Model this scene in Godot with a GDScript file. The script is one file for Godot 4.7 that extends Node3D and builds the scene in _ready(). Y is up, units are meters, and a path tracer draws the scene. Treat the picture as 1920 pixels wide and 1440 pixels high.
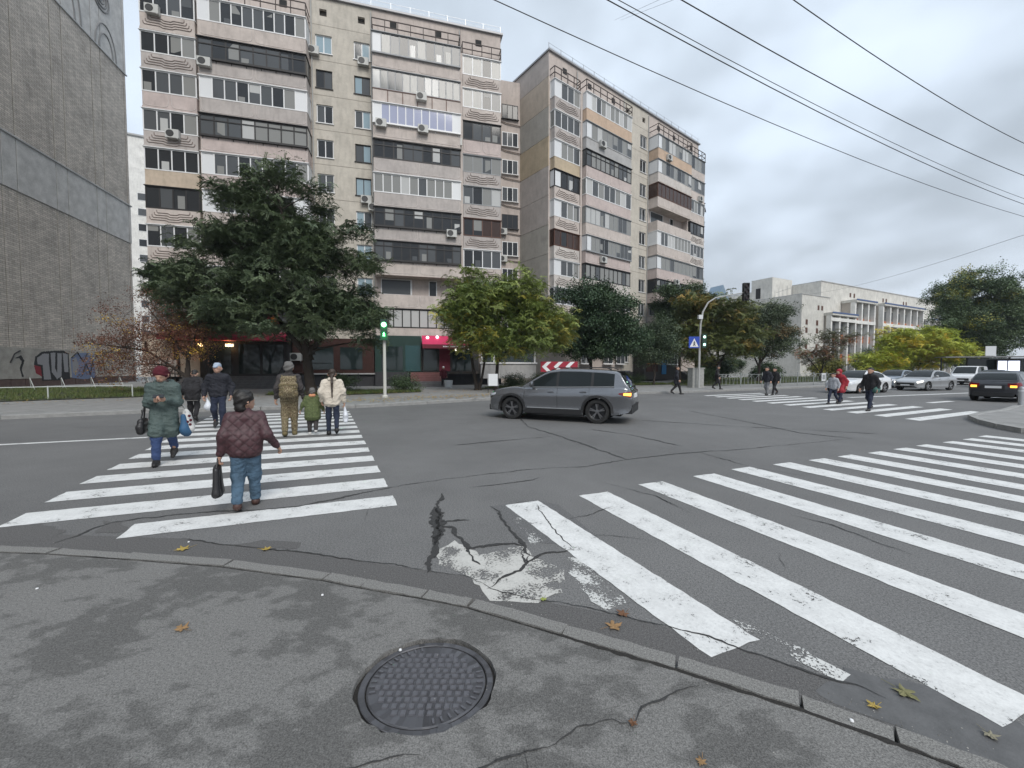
extends Node3D
# Street corner with zebra crossings, panel apartment blocks, cars and people under an overcast sky.

var M := {}
var rng := RandomNumberGenerator.new()
var names := {}
const UP := Vector3.UP


func _ready() -> void:
	var cam := Camera3D.new()
	cam.name = "camera"
	cam.fov = 86.9
	cam.near = 0.05
	cam.far = 1500.0
	cam.position = Vector3(0, 1.62, 0)
	cam.rotation_degrees = Vector3(-2.26, 0, 0)
	add_child(cam)
	cam.current = true
	var we := WorldEnvironment.new()
	we.name = "world_environment"
	var env := Environment.new()
	env.background_mode = Environment.BG_SKY
	var sky := Sky.new()
	var sm := PanoramaSkyMaterial.new()
	sm.panorama = sky_picture()
	sky.sky_material = sm
	env.sky = sky
	env.background_energy_multiplier = 1.0
	env.tonemap_mode = Environment.TONE_MAPPER_LINEAR
	env.tonemap_exposure = 1.53
	env.sdfgi_enabled = true
	env.ssao_enabled = true
	env.ssil_enabled = true
	env.fog_enabled = true
	env.fog_density = 0.0003
	env.fog_light_color = Color(0.80, 0.83, 0.87)
	we.environment = env
	add_child(we)
	var sun := DirectionalLight3D.new()
	sun.name = "sun"
	sun.light_energy = 0.5
	sun.light_angular_distance = 28.0
	sun.light_color = Color(1.0, 0.98, 0.95)
	sun.shadow_enabled = true
	sun.rotation_degrees = Vector3(-44, 24, 0)
	add_child(sun)
	rng.seed = 7
	make_materials()
	build_ground()
	build_blocks()
	build_left_hall()
	build_far_buildings()
	build_shopfronts()
	build_street_furniture()
	build_wires()
	build_trees()
	build_cars()
	build_people()
	build_litter()


# ---------------------------------------------------------------- node helpers
func mi(called: String, m: Mesh, material: Material, parent: Node = null, at := Vector3.ZERO) -> MeshInstance3D:
	var o := MeshInstance3D.new()
	o.name = called
	o.mesh = m
	if material:
		o.material_override = null
		for i in m.get_surface_count():
			o.set_surface_override_material(i, material)
	o.position = at
	(parent if parent else self).add_child(o, true)
	return o


func obj(called: String, st: SurfaceTool, material: Material, parent: Node = null, at := Vector3.ZERO) -> MeshInstance3D:
	return mi(called, st.commit(), material, parent, at)


func numbered(called: String) -> String:
	if not names.has(called):
		names[called] = 0
		return called
	names[called] += 1
	return "%s_%03d" % [called, names[called]]


func tag(o: Node, label: String, category: String, group := "", kind := "") -> void:
	o.set_meta("label", label)
	if category:
		o.set_meta("category", category)
	if group:
		o.set_meta("group", group)
	if kind:
		o.set_meta("kind", kind)


func thing(called: String, label: String, category: String, at := Vector3.ZERO, turn := 0.0, group := "") -> Node3D:
	var o := Node3D.new()
	o.name = numbered(called)
	o.position = at
	o.rotation.y = turn
	add_child(o)
	tag(o, label, category, group)
	return o


func ground_piece(called: String, st: SurfaceTool, material: Material, label: String, parent: Node = null) -> MeshInstance3D:
	var o := obj(numbered(called) if parent == null else called, st, material, parent)
	if parent == null:
		tag(o, label, "ground", "", "structure")
	return o


# ---------------------------------------------------------------- shape helpers
func S() -> SurfaceTool:
	var st := SurfaceTool.new()
	st.begin(Mesh.PRIMITIVE_TRIANGLES)
	return st


func vert(st: SurfaceTool, p: Vector3, n: Vector3) -> void:
	var a := n.abs()
	var uv := Vector2(p.x, p.z)
	if a.x > a.y and a.x > a.z:
		uv = Vector2(p.z, -p.y)
	elif a.z > a.y:
		uv = Vector2(p.x, -p.y)
	st.set_normal(n)
	st.set_uv(uv)
	st.set_uv2(uv)
	st.add_vertex(p)


func tri(st: SurfaceTool, a: Vector3, b: Vector3, c: Vector3, hint := Vector3.ZERO) -> void:
	var n := (c - a).cross(b - a)
	if n.length_squared() < 1e-14:
		return
	n = n.normalized()
	if hint != Vector3.ZERO and n.dot(hint) < 0.0:
		vert(st, a, -n)
		vert(st, c, -n)
		vert(st, b, -n)
	else:
		vert(st, a, n)
		vert(st, b, n)
		vert(st, c, n)


func quad(st: SurfaceTool, a: Vector3, b: Vector3, c: Vector3, d: Vector3, hint := Vector3.ZERO) -> void:
	tri(st, a, b, c, hint)
	tri(st, a, c, d, hint)


func bx(st: SurfaceTool, c: Vector3, s: Vector3, b := Basis.IDENTITY) -> void:
	var h := s * 0.5
	for ax in 3:
		for sg in [-1.0, 1.0]:
			var n := Vector3.ZERO
			n[ax] = sg
			var u := Vector3.ZERO
			var v := Vector3.ZERO
			u[(ax + 1) % 3] = h[(ax + 1) % 3]
			v[(ax + 2) % 3] = h[(ax + 2) % 3]
			var o: Vector3 = n * h[ax]
			quad(st, c + b * (o - u - v), c + b * (o + u - v), c + b * (o + u + v), c + b * (o - u + v), b * n)


# box given by its corners
func bb(st: SurfaceTool, x0: float, x1: float, y0: float, y1: float, z0: float, z1: float) -> void:
	bx(st, Vector3((x0 + x1) * 0.5, (y0 + y1) * 0.5, (z0 + z1) * 0.5), Vector3(absf(x1 - x0), absf(y1 - y0), absf(z1 - z0)))


func bar(st: SurfaceTool, a: Vector3, b: Vector3, w: float, h: float) -> void:
	var d := b - a
	var l := d.length()
	if l < 1e-5:
		return
	d /= l
	var side := d.cross(UP)
	if side.length() < 0.01:
		side = Vector3.RIGHT
	side = side.normalized()
	bx(st, (a + b) * 0.5, Vector3(l, h, w), Basis(d, side.cross(d).normalized(), side))


func tube(st: SurfaceTool, pts: Array, r0: float, r1: float, sides := 6, caps := true) -> void:
	var n := pts.size()
	var rings := []
	var prev := Vector3(0.123, 0.31, 0.94).normalized()
	for i in n:
		var t: Vector3 = (pts[mini(i + 1, n - 1)] - pts[maxi(i - 1, 0)]).normalized()
		var u := prev - t * prev.dot(t)
		if u.length() < 0.05:
			u = t.cross(Vector3.RIGHT)
		u = u.normalized()
		prev = u
		var v := t.cross(u)
		var r := lerpf(r0, r1, float(i) / maxf(1, n - 1))
		var ring := []
		for k in sides:
			var a := TAU * k / sides
			ring.append([pts[i] + (u * cos(a) + v * sin(a)) * r, u * cos(a) + v * sin(a), Vector2(float(k) / sides * 0.6, float(i) * 0.4)])
		rings.append(ring)
	for i in n - 1:
		for k in sides:
			var k2 := (k + 1) % sides
			var a = rings[i][k]
			var b = rings[i][k2]
			var c = rings[i + 1][k2]
			var d = rings[i + 1][k]
			var flip: bool = (c[0] - a[0]).cross(b[0] - a[0]).dot(a[1]) < 0.0
			for q in ([a, c, b, a, d, c] if flip else [a, b, c, a, c, d]):
				st.set_normal(q[1])
				st.set_uv(q[2])
				st.set_uv2(q[2])
				st.add_vertex(q[0])
	if caps:
		for e in [0, n - 1]:
			var hint: Vector3 = pts[0] - pts[1] if e == 0 else pts[n - 1] - pts[n - 2]
			for k in range(1, sides - 1):
				tri(st, rings[e][0][0], rings[e][k][0], rings[e][k + 1][0], hint)


func disc(st: SurfaceTool, c: Vector3, axis: Vector3, r: float, h: float, sides := 20) -> void:
	tube(st, [c - axis * h * 0.5, c + axis * h * 0.5], r, r, sides)


# smooth lathe round an axis: profile of Vector2(radius, along)
func lathe(st: SurfaceTool, c: Vector3, axis: Vector3, prof: Array, sides := 24) -> void:
	axis = axis.normalized()
	var u := axis.cross(UP)
	if u.length() < 0.05:
		u = Vector3.RIGHT
	u = u.normalized()
	var v := axis.cross(u)
	for i in prof.size() - 1:
		var p: Vector2 = prof[i]
		var q: Vector2 = prof[i + 1]
		var t := q - p
		var nn := Vector2(t.y, -t.x).normalized()
		for k in sides:
			var a0 := TAU * k / sides
			var a1 := TAU * (k + 1) / sides
			var r0 := u * cos(a0) + v * sin(a0)
			var r1 := u * cos(a1) + v * sin(a1)
			var P := [c + r0 * p.x + axis * p.y, c + r1 * p.x + axis * p.y, c + r1 * q.x + axis * q.y, c + r0 * q.x + axis * q.y]
			var N := [r0 * nn.x + axis * nn.y, r1 * nn.x + axis * nn.y, r1 * nn.x + axis * nn.y, r0 * nn.x + axis * nn.y]
			for f in [[0, 1, 2], [0, 2, 3]]:
				var g: Vector3 = (P[f[2]] - P[f[0]]).cross(P[f[1]] - P[f[0]])
				var order: Array = f if g.dot(N[f[0]]) >= 0.0 else [f[0], f[2], f[1]]
				for w in order:
					st.set_normal(N[w])
					st.set_uv(Vector2(float(k) / sides, P[w].dot(axis)))
					st.set_uv2(Vector2(float(k) / sides, P[w].dot(axis)))
					st.add_vertex(P[w])


# flat polygon lying at height y, points [x, z]
func flat(st: SurfaceTool, pts: Array, y: float) -> void:
	var poly := PackedVector2Array()
	for p in pts:
		poly.append(Vector2(p[0], p[1]))
	var ix := Geometry2D.triangulate_polygon(poly)
	for i in range(0, ix.size(), 3):
		var q := []
		for k in 3:
			q.append(Vector3(poly[ix[i + k]].x, y, poly[ix[i + k]].y))
		tri(st, q[0], q[1], q[2], UP)


# skirt round an open line, from y0 to y1
func skirt(st: SurfaceTool, pts: Array, y0: float, y1: float, out: Vector3) -> void:
	for i in pts.size() - 1:
		var a := Vector3(pts[i][0], y0, pts[i][1])
		var b := Vector3(pts[i + 1][0], y0, pts[i + 1][1])
		quad(st, a, b, b + UP * (y1 - y0), a + UP * (y1 - y0), out)


# polygon in the xy plane pushed out along z, with bevel-free sides
func slab(st: SurfaceTool, poly: PackedVector2Array, z0: float, z1: float, xf := Transform3D.IDENTITY) -> void:
	var ix := Geometry2D.triangulate_polygon(poly)
	for i in range(0, ix.size(), 3):
		for z in [z0, z1]:
			var q := []
			for k in 3:
				q.append(xf * Vector3(poly[ix[i + k]].x, poly[ix[i + k]].y, z))
			tri(st, q[0], q[1], q[2], xf.basis * Vector3(0, 0, 1 if z == maxf(z0, z1) else -1))
	var cw := Geometry2D.is_polygon_clockwise(poly)
	for i in poly.size():
		var a := poly[i]
		var b := poly[(i + 1) % poly.size()]
		var d := b - a
		var n := Vector2(d.y, -d.x) * (-1.0 if cw else 1.0)
		quad(st, xf * Vector3(a.x, a.y, z0), xf * Vector3(b.x, b.y, z0), xf * Vector3(b.x, b.y, z1), xf * Vector3(a.x, a.y, z1), xf.basis * Vector3(n.x, n.y, 0))


# wall in the plane z with rectangular holes and reveals going back by depth
func holed(st: SurfaceTool, x0: float, x1: float, y0: float, y1: float, z: float, holes: Array, depth: float) -> void:
	var xs := [x0, x1]
	var ys := [y0, y1]
	for h in holes:
		for v in [h[0], h[1]]:
			if not v in xs:
				xs.append(v)
		for v in [h[2], h[3]]:
			if not v in ys:
				ys.append(v)
	xs.sort()
	ys.sort()
	for j in ys.size() - 1:
		var i := 0
		while i < xs.size() - 1:
			var e := i
			while e < xs.size() - 1 and not in_hole(holes, (xs[e] + xs[e + 1]) * 0.5, (ys[j] + ys[j + 1]) * 0.5):
				e += 1
			if e > i:
				quad(st, Vector3(xs[i], ys[j], z), Vector3(xs[e], ys[j], z), Vector3(xs[e], ys[j + 1], z), Vector3(xs[i], ys[j + 1], z), Vector3(0, 0, 1))
			i = maxi(e, i + 1) if e == i else e
	for h in holes:
		quad(st, Vector3(h[0], h[2], z), Vector3(h[1], h[2], z), Vector3(h[1], h[2], z - depth), Vector3(h[0], h[2], z - depth), UP)
		quad(st, Vector3(h[0], h[3], z), Vector3(h[1], h[3], z), Vector3(h[1], h[3], z - depth), Vector3(h[0], h[3], z - depth), -UP)
		quad(st, Vector3(h[0], h[2], z), Vector3(h[0], h[3], z), Vector3(h[0], h[3], z - depth), Vector3(h[0], h[2], z - depth), Vector3.RIGHT)
		quad(st, Vector3(h[1], h[2], z), Vector3(h[1], h[3], z), Vector3(h[1], h[3], z - depth), Vector3(h[1], h[2], z - depth), Vector3.LEFT)


func in_hole(holes: Array, x: float, y: float) -> bool:
	for h in holes:
		if x > h[0] and x < h[1] and y > h[2] and y < h[3]:
			return true
	return false


# ---------------------------------------------------------------- pictures
func noise(freq: float, oct: int, sd: int, kind := FastNoiseLite.TYPE_SIMPLEX_SMOOTH) -> FastNoiseLite:
	var n := FastNoiseLite.new()
	n.noise_type = kind
	n.frequency = freq
	n.seed = sd
	n.fractal_octaves = oct
	n.fractal_type = FastNoiseLite.FRACTAL_FBM if oct > 1 else FastNoiseLite.FRACTAL_NONE
	return n


func noise_bytes(size: int, freq: float, oct: int, sd: int, seamless := true, kind := FastNoiseLite.TYPE_SIMPLEX_SMOOTH) -> PackedByteArray:
	var n := noise(freq, oct, sd, kind)
	var im: Image = n.get_seamless_image(size, size) if seamless else n.get_image(size, size)
	im.convert(Image.FORMAT_L8)
	return im.get_data()


func grey_picture(size: int, lin: PackedByteArray) -> ImageTexture:
	# bytes are linear reflectance; pictures are stored in sRGB
	var lut := PackedByteArray()
	for i in 256:
		lut.append(int(255.0 * Color(i / 255.0, 0, 0).linear_to_srgb().r + 0.5))
	var b := PackedByteArray()
	b.resize(lin.size())
	for i in lin.size():
		b[i] = lut[lin[i]]
	return ImageTexture.create_from_image(Image.create_from_data(size, size, false, Image.FORMAT_L8, b))


# layers of seamless noise: [freq, octaves, weight]; result lo..hi
func layered(size: int, layers: Array, lo: float, hi: float, sd: int, gain := 1.0) -> PackedByteArray:
	var acc := PackedFloat32Array()
	acc.resize(size * size)
	var total := 0.0
	for l in layers:
		var nb := noise_bytes(size, l[0], l[1], sd)
		sd += 1
		var w: float = l[2] / 255.0
		total += l[2]
		for i in acc.size():
			acc[i] += nb[i] * w
	var out := PackedByteArray()
	out.resize(size * size)
	for i in acc.size():
		out[i] = int(255.0 * lerpf(lo, hi, clampf((acc[i] / total - 0.5) * gain + 0.5, 0.0, 1.0)))
	return out


func normal_from(b: PackedByteArray, size: int, strength: float) -> ImageTexture:
	var im := Image.create_from_data(size, size, false, Image.FORMAT_L8, b)
	im.convert(Image.FORMAT_RGBA8)
	im.bump_map_to_normal_map(strength)
	return ImageTexture.create_from_image(im)


func sky_picture() -> ImageTexture:
	var w := 768
	var h := 384
	var n1 := noise(1.1, 5, 11)
	var n2 := noise(3.4, 4, 23)
	var im := Image.create(w, h, false, Image.FORMAT_RGBF)
	for j in h:
		var el := (0.5 - (j + 0.5) / h) * PI
		for i in w:
			var az := ((i + 0.5) / w) * TAU
			var d := Vector3(cos(el) * cos(az), maxf(sin(el), 0.0), cos(el) * sin(az))
			# clouds seen in perspective: a flat deck overhead
			var q := d / (d.y + 0.22)
			var c := n1.get_noise_3d(q.x, d.y * 0.6, q.z) * 0.75 + n2.get_noise_3d(q.x, d.y, q.z) * 0.25
			var t := clampf(0.5 + c * 1.15, 0.0, 1.0)
			t = t * t * (3.0 - 2.0 * t)
			var dark := Vector3(0.415, 0.475, 0.545)
			var light := Vector3(0.67, 0.765, 0.885)
			var v := dark.lerp(light, t)
			var hz := pow(1.0 - clampf(d.y * 2.4, 0.0, 1.0), 2.0)
			v = v.lerp(Vector3(0.80, 0.85, 0.90), hz * 0.5)
			# an overcast sky grows brighter towards the zenith
			v *= 0.70 + 0.42 * pow(d.y, 1.4)
			if el < 0.0:
				v = Vector3(0.3, 0.3, 0.3)
			im.set_pixel(i, j, Color(v.x, v.y, v.z))
	return ImageTexture.create_from_image(im)


# ---------------------------------------------------------------- materials
func mt(key: String, c: Color, rough := 0.85, tex: Texture2D = null, uvs := 1.0, nrm: Texture2D = null, ns := 1.0, metal := 0.0) -> StandardMaterial3D:
	var m := StandardMaterial3D.new()
	m.resource_name = key
	m.albedo_color = c.linear_to_srgb()
	m.roughness = rough
	m.metallic = metal
	if tex:
		m.albedo_texture = tex
	if nrm:
		m.normal_enabled = true
		m.normal_texture = nrm
		m.normal_scale = ns
	m.uv1_scale = Vector3(uvs, uvs, uvs)
	M[key] = m
	return m


func tri_planar(m: StandardMaterial3D, s: float) -> StandardMaterial3D:
	m.uv1_triplanar = true
	m.uv1_world_triplanar = true
	m.uv1_scale = Vector3(s, s, s)
	return m


func glossy(key: String, c: Color, rough: float, coat: float) -> StandardMaterial3D:
	var m := mt(key, c, rough)
	m.clearcoat_enabled = coat > 0.0
	m.clearcoat = coat
	m.clearcoat_roughness = 0.06
	return m


func lit(key: String, c: Color, e: float) -> StandardMaterial3D:
	var m := mt(key, c, 0.5)
	m.emission_enabled = true
	m.emission = c.linear_to_srgb()
	m.emission_energy_multiplier = e
	return m


func make_materials() -> void:
	var grain := layered(512, [[0.30, 2, 0.7], [0.10, 2, 1.0], [0.045, 2, 0.45]], 0.34, 1.0, 5, 2.3)
	var grain_t := grey_picture(512, grain)
	var grain_n := normal_from(grain, 512, 3.0)
	var mott := grey_picture(512, layered(512, [[0.008, 4, 1.0], [0.05, 3, 0.5], [0.3, 1, 0.25]], 0.66, 1.0, 31, 1.5))
	M.grain_t = grain_t
	M.grain_n = grain_n
	M.mott_t = mott
	var streak := layered(512, [[0.012, 4, 1.0], [0.06, 3, 0.5]], 0.72, 1.0, 51, 1.3)
	# streaks: stretched downwards
	var sb := PackedByteArray()
	sb.resize(512 * 512)
	var nb := noise_bytes(512, 0.045, 4, 77)
	for y in 512:
		for x in 512:
			# runs of dirt: the noise is drawn out eightfold downwards
			var y0 := (y >> 3) * 2
			var d := lerpf(nb[y0 * 512 + x], nb[((y0 + 2) % 512) * 512 + x] if y0 < 126 else nb[x], (y & 7) / 8.0) / 255.0
			sb[y * 512 + x] = int(streak[y * 512 + x] * (1.0 - 0.17 * clampf((0.52 - d) * 2.6, 0.0, 1.0)))
	var streak_t := grey_picture(512, sb)
	M.streak_t = streak_t
	var plaster := func(key: String, c: Color) -> void: tri_planar(mt(key, c, 0.92, streak_t, 0.11), 0.11)
	plaster.call("panel", Color(0.58, 0.535, 0.465))
	plaster.call("panel_pink", Color(0.57, 0.495, 0.45))
	plaster.call("parapet", Color(0.595, 0.525, 0.48))
	plaster.call("parapet_worn", Color(0.50, 0.455, 0.43))
	plaster.call("parapet_pale", Color(0.63, 0.585, 0.545))
	plaster.call("parapet_pink", Color(0.575, 0.485, 0.455))
	plaster.call("parapet_tan", Color(0.56, 0.46, 0.36))
	plaster.call("parapet_orange", Color(0.60, 0.45, 0.335))
	plaster.call("parapet_grey", Color(0.450, 0.444, 0.438))
	plaster.call("end_peach", Color(0.57, 0.485, 0.40))
	plaster.call("end_grey", Color(0.47, 0.44, 0.395))
	plaster.call("end_ochre", Color(0.55, 0.45, 0.32))
	plaster.call("end_rose", Color(0.53, 0.475, 0.44))
	plaster.call("school", Color(0.67, 0.65, 0.60))
	plaster.call("white_block", Color(0.825, 0.812, 0.775))
	plaster.call("plinth", Color(0.050, 0.050, 0.055))
	plaster.call("concrete", Color(0.500, 0.500, 0.494))
	plaster.call("concrete_dark", Color(0.250, 0.250, 0.250))
	mt("joint", Color(0.07, 0.065, 0.06), 0.95)
	mt("vent_dark", Color(0.02, 0.02, 0.02), 0.9)
	mt("roof_metal", Color(0.30, 0.30, 0.31), 0.5, null, 1, null, 1, 0.3)
	mt("pvc", Color(0.72, 0.72, 0.72), 0.4)
	mt("pvc_panel", Color(0.66, 0.67, 0.68), 0.45)
	mt("frame_dark", Color(0.014, 0.012, 0.012), 0.55)
	mt("frame_grey", Color(0.26, 0.27, 0.28), 0.5)
	mt("frame_brown", Color(0.09, 0.035, 0.02), 0.6)
	mt("rail_rust", Color(0.06, 0.045, 0.04), 0.7)
	for g in [["glass_dark", Color(0.03, 0.032, 0.035)], ["glass_mid", Color(0.085, 0.09, 0.095)], ["glass_curtain", Color(0.24, 0.24, 0.23)], ["glass_white", Color(0.46, 0.46, 0.45)], ["glass_lavender", Color(0.36, 0.38, 0.50)], ["glass_sky", Color(0.28, 0.37, 0.42)], ["glass_red", Color(0.055, 0.034, 0.028)]]:
		var gm := mt(g[0], g[1], 0.07, null, 1.0)
		gm.metallic_specular = 0.42
	glossy("shop_glass", Color(0.02, 0.03, 0.03), 0.05, 0.0)
	mt("white_metal", Color(0.62, 0.63, 0.64), 0.45)
	mt("ac_white", Color(0.46, 0.46, 0.44), 0.5)
	mt("ac_dark", Color(0.03, 0.03, 0.03), 0.5)
	mt("steel", Color(0.42, 0.43, 0.44), 0.42, null, 1, null, 1, 0.5)
	mt("pole_grey", Color(0.36, 0.36, 0.35), 0.6)
	mt("black", Color(0.015, 0.015, 0.016), 0.6)
	mt("rubber", Color(0.018, 0.018, 0.018), 0.85)
	mt("wire", Color(0.045, 0.045, 0.048), 0.7)
	mt("bark", Color(0.045, 0.035, 0.028), 0.95, mott, 1.0)
	# paint on the road, worn where the noise is low
	var wear := layered(512, [[0.012, 4, 1.0], [0.09, 3, 0.8], [0.35, 1, 0.5]], 0.0, 1.0, 90, 2.2)
	var wear2 := layered(512, [[0.009, 4, 1.0], [0.12, 3, 0.55], [0.35, 1, 0.35]], 0.0, 1.0, 120, 2.6)
	for w in [["paint", wear, 0.055, Color(0.68, 0.68, 0.665)], ["paint_old", wear2, 0.34, Color(0.50, 0.49, 0.46)], ["paint_chips", wear2, 0.71, Color(0.56, 0.56, 0.54)]]:
		var im := Image.create(512, 512, false, Image.FORMAT_RGBA8)
		var bb2 := PackedByteArray()
		bb2.resize(512 * 512 * 4)
		for i in 512 * 512:
			var g2 := 228 + int(27.0 * w[1][i] / 255.0) - (14 if grain[i] < 120 else 0)
			bb2[i * 4] = g2
			bb2[i * 4 + 1] = g2
			bb2[i * 4 + 2] = g2
			bb2[i * 4 + 3] = 255 if w[1][i] / 255.0 > w[2] else 0
		im.set_data(512, 512, false, Image.FORMAT_RGBA8, bb2)
		var pm := mt(w[0], w[3], 0.7, ImageTexture.create_from_image(im), 0.55)
		pm.transparency = BaseMaterial3D.TRANSPARENCY_ALPHA_SCISSOR
		pm.alpha_scissor_threshold = 0.5


# ---------------------------------------------------------------- ground
func road_picture(size: int, freqs: Array, lo: float, hi: float, sd: int, gain: float) -> PackedByteArray:
	return layered(size, freqs, lo, hi, sd, gain)


const KERB := [[-14.0, -4.3], [-9.0, -4.1], [-6.2, -3.75], [-4.51, -3.5], [-3.9, -3.46], [-3.19, -3.37], [-2.25, -3.235], [-1.36, -3.03], [-1.05, -2.93], [-0.59, -2.80], [-0.25, -2.69], [0.34, -2.41], [0.9, -2.145], [1.38, -1.89], [1.66, -1.72], [1.96, -1.52], [2.4, -1.1], [2.9, -0.3], [3.2, 1.0], [3.3, 6.0]]


func inward(i: int, d: float) -> Array:
	var a := Vector2(KERB[maxi(i - 1, 0)][0], KERB[maxi(i - 1, 0)][1])
	var b := Vector2(KERB[mini(i + 1, KERB.size() - 1)][0], KERB[mini(i + 1, KERB.size() - 1)][1])
	var t := (b - a).normalized()
	var p := Vector2(KERB[i][0], KERB[i][1]) + Vector2(-t.y, t.x) * d
	return [p.x, p.y]


func ribbon(st: SurfaceTool, pts: Array, y: float, w: float, sd: int, rough := 0.03) -> void:
	var r := RandomNumberGenerator.new()
	r.seed = sd
	var fine := []
	for i in pts.size() - 1:
		var a := Vector2(pts[i][0], pts[i][1])
		var b := Vector2(pts[i + 1][0], pts[i + 1][1])
		var k := maxi(3, int(a.distance_to(b) / 0.03))
		var side := (b - a).normalized().orthogonal()
		var walk := 0.0
		for j in k:
			var t := float(j) / k
			walk = walk * 0.86 + r.randf_range(-rough, rough) * 0.8
			fine.append(a.lerp(b, t) + side * walk * sin(PI * t))
	fine.append(Vector2(pts[-1][0], pts[-1][1]))
	var left := []
	var right := []
	var swell := 1.0
	for i in fine.size():
		var t: Vector2 = (fine[mini(i + 1, fine.size() - 1)] - fine[maxi(i - 1, 0)]).normalized().orthogonal()
		var e := clampf(minf(i, fine.size() - 1 - i) / 8.0 + 0.12, 0.0, 1.0)
		swell = clampf(swell + r.randf_range(-0.22, 0.22), 0.25, 1.5)
		left.append(fine[i] + t * w * 0.5 * e * swell * r.randf_range(0.6, 1.4))
		right.append(fine[i] - t * w * 0.5 * e * swell * r.randf_range(0.6, 1.4))
	for i in fine.size() - 1:
		quad(st, Vector3(left[i].x, y, left[i].y), Vector3(right[i].x, y, right[i].y), Vector3(right[i + 1].x, y, right[i + 1].y), Vector3(left[i + 1].x, y, left[i + 1].y), UP)


# irregular outline through the given points
func ragged(pts: Array, amp: float, sd: int) -> Array:
	var r := RandomNumberGenerator.new()
	r.seed = sd
	var out := []
	for i in pts.size():
		var a := Vector2(pts[i][0], pts[i][1])
		var b := Vector2(pts[(i + 1) % pts.size()][0], pts[(i + 1) % pts.size()][1])
		var k := maxi(1, int(a.distance_to(b) / 0.07))
		for j in k:
			var p := a.lerp(b, float(j) / k) + Vector2(r.randf_range(-amp, amp), r.randf_range(-amp, amp))
			out.append([p.x, p.y])
	return out


func asphalt(key: String, c: Color, big: Texture2D, area: Rect2, fine: float, rough: float, bump: float) -> StandardMaterial3D:
	# fine aggregate tiled, a map of stains laid once over the area (world metres) multiplied over it
	var m := mt(key, c, rough, M.grain_t, fine, M.grain_n, bump)
	m.detail_enabled = true
	m.detail_albedo = big
	m.detail_blend_mode = BaseMaterial3D.BLEND_MODE_MUL
	m.detail_uv_layer = BaseMaterial3D.DETAIL_UV_2
	m.uv2_scale = Vector3(1.0 / area.size.x, 1.0 / area.size.y, 1)
	m.uv2_offset = Vector3(-area.position.x / area.size.x, -area.position.y / area.size.y, 0)
	return m


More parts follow.
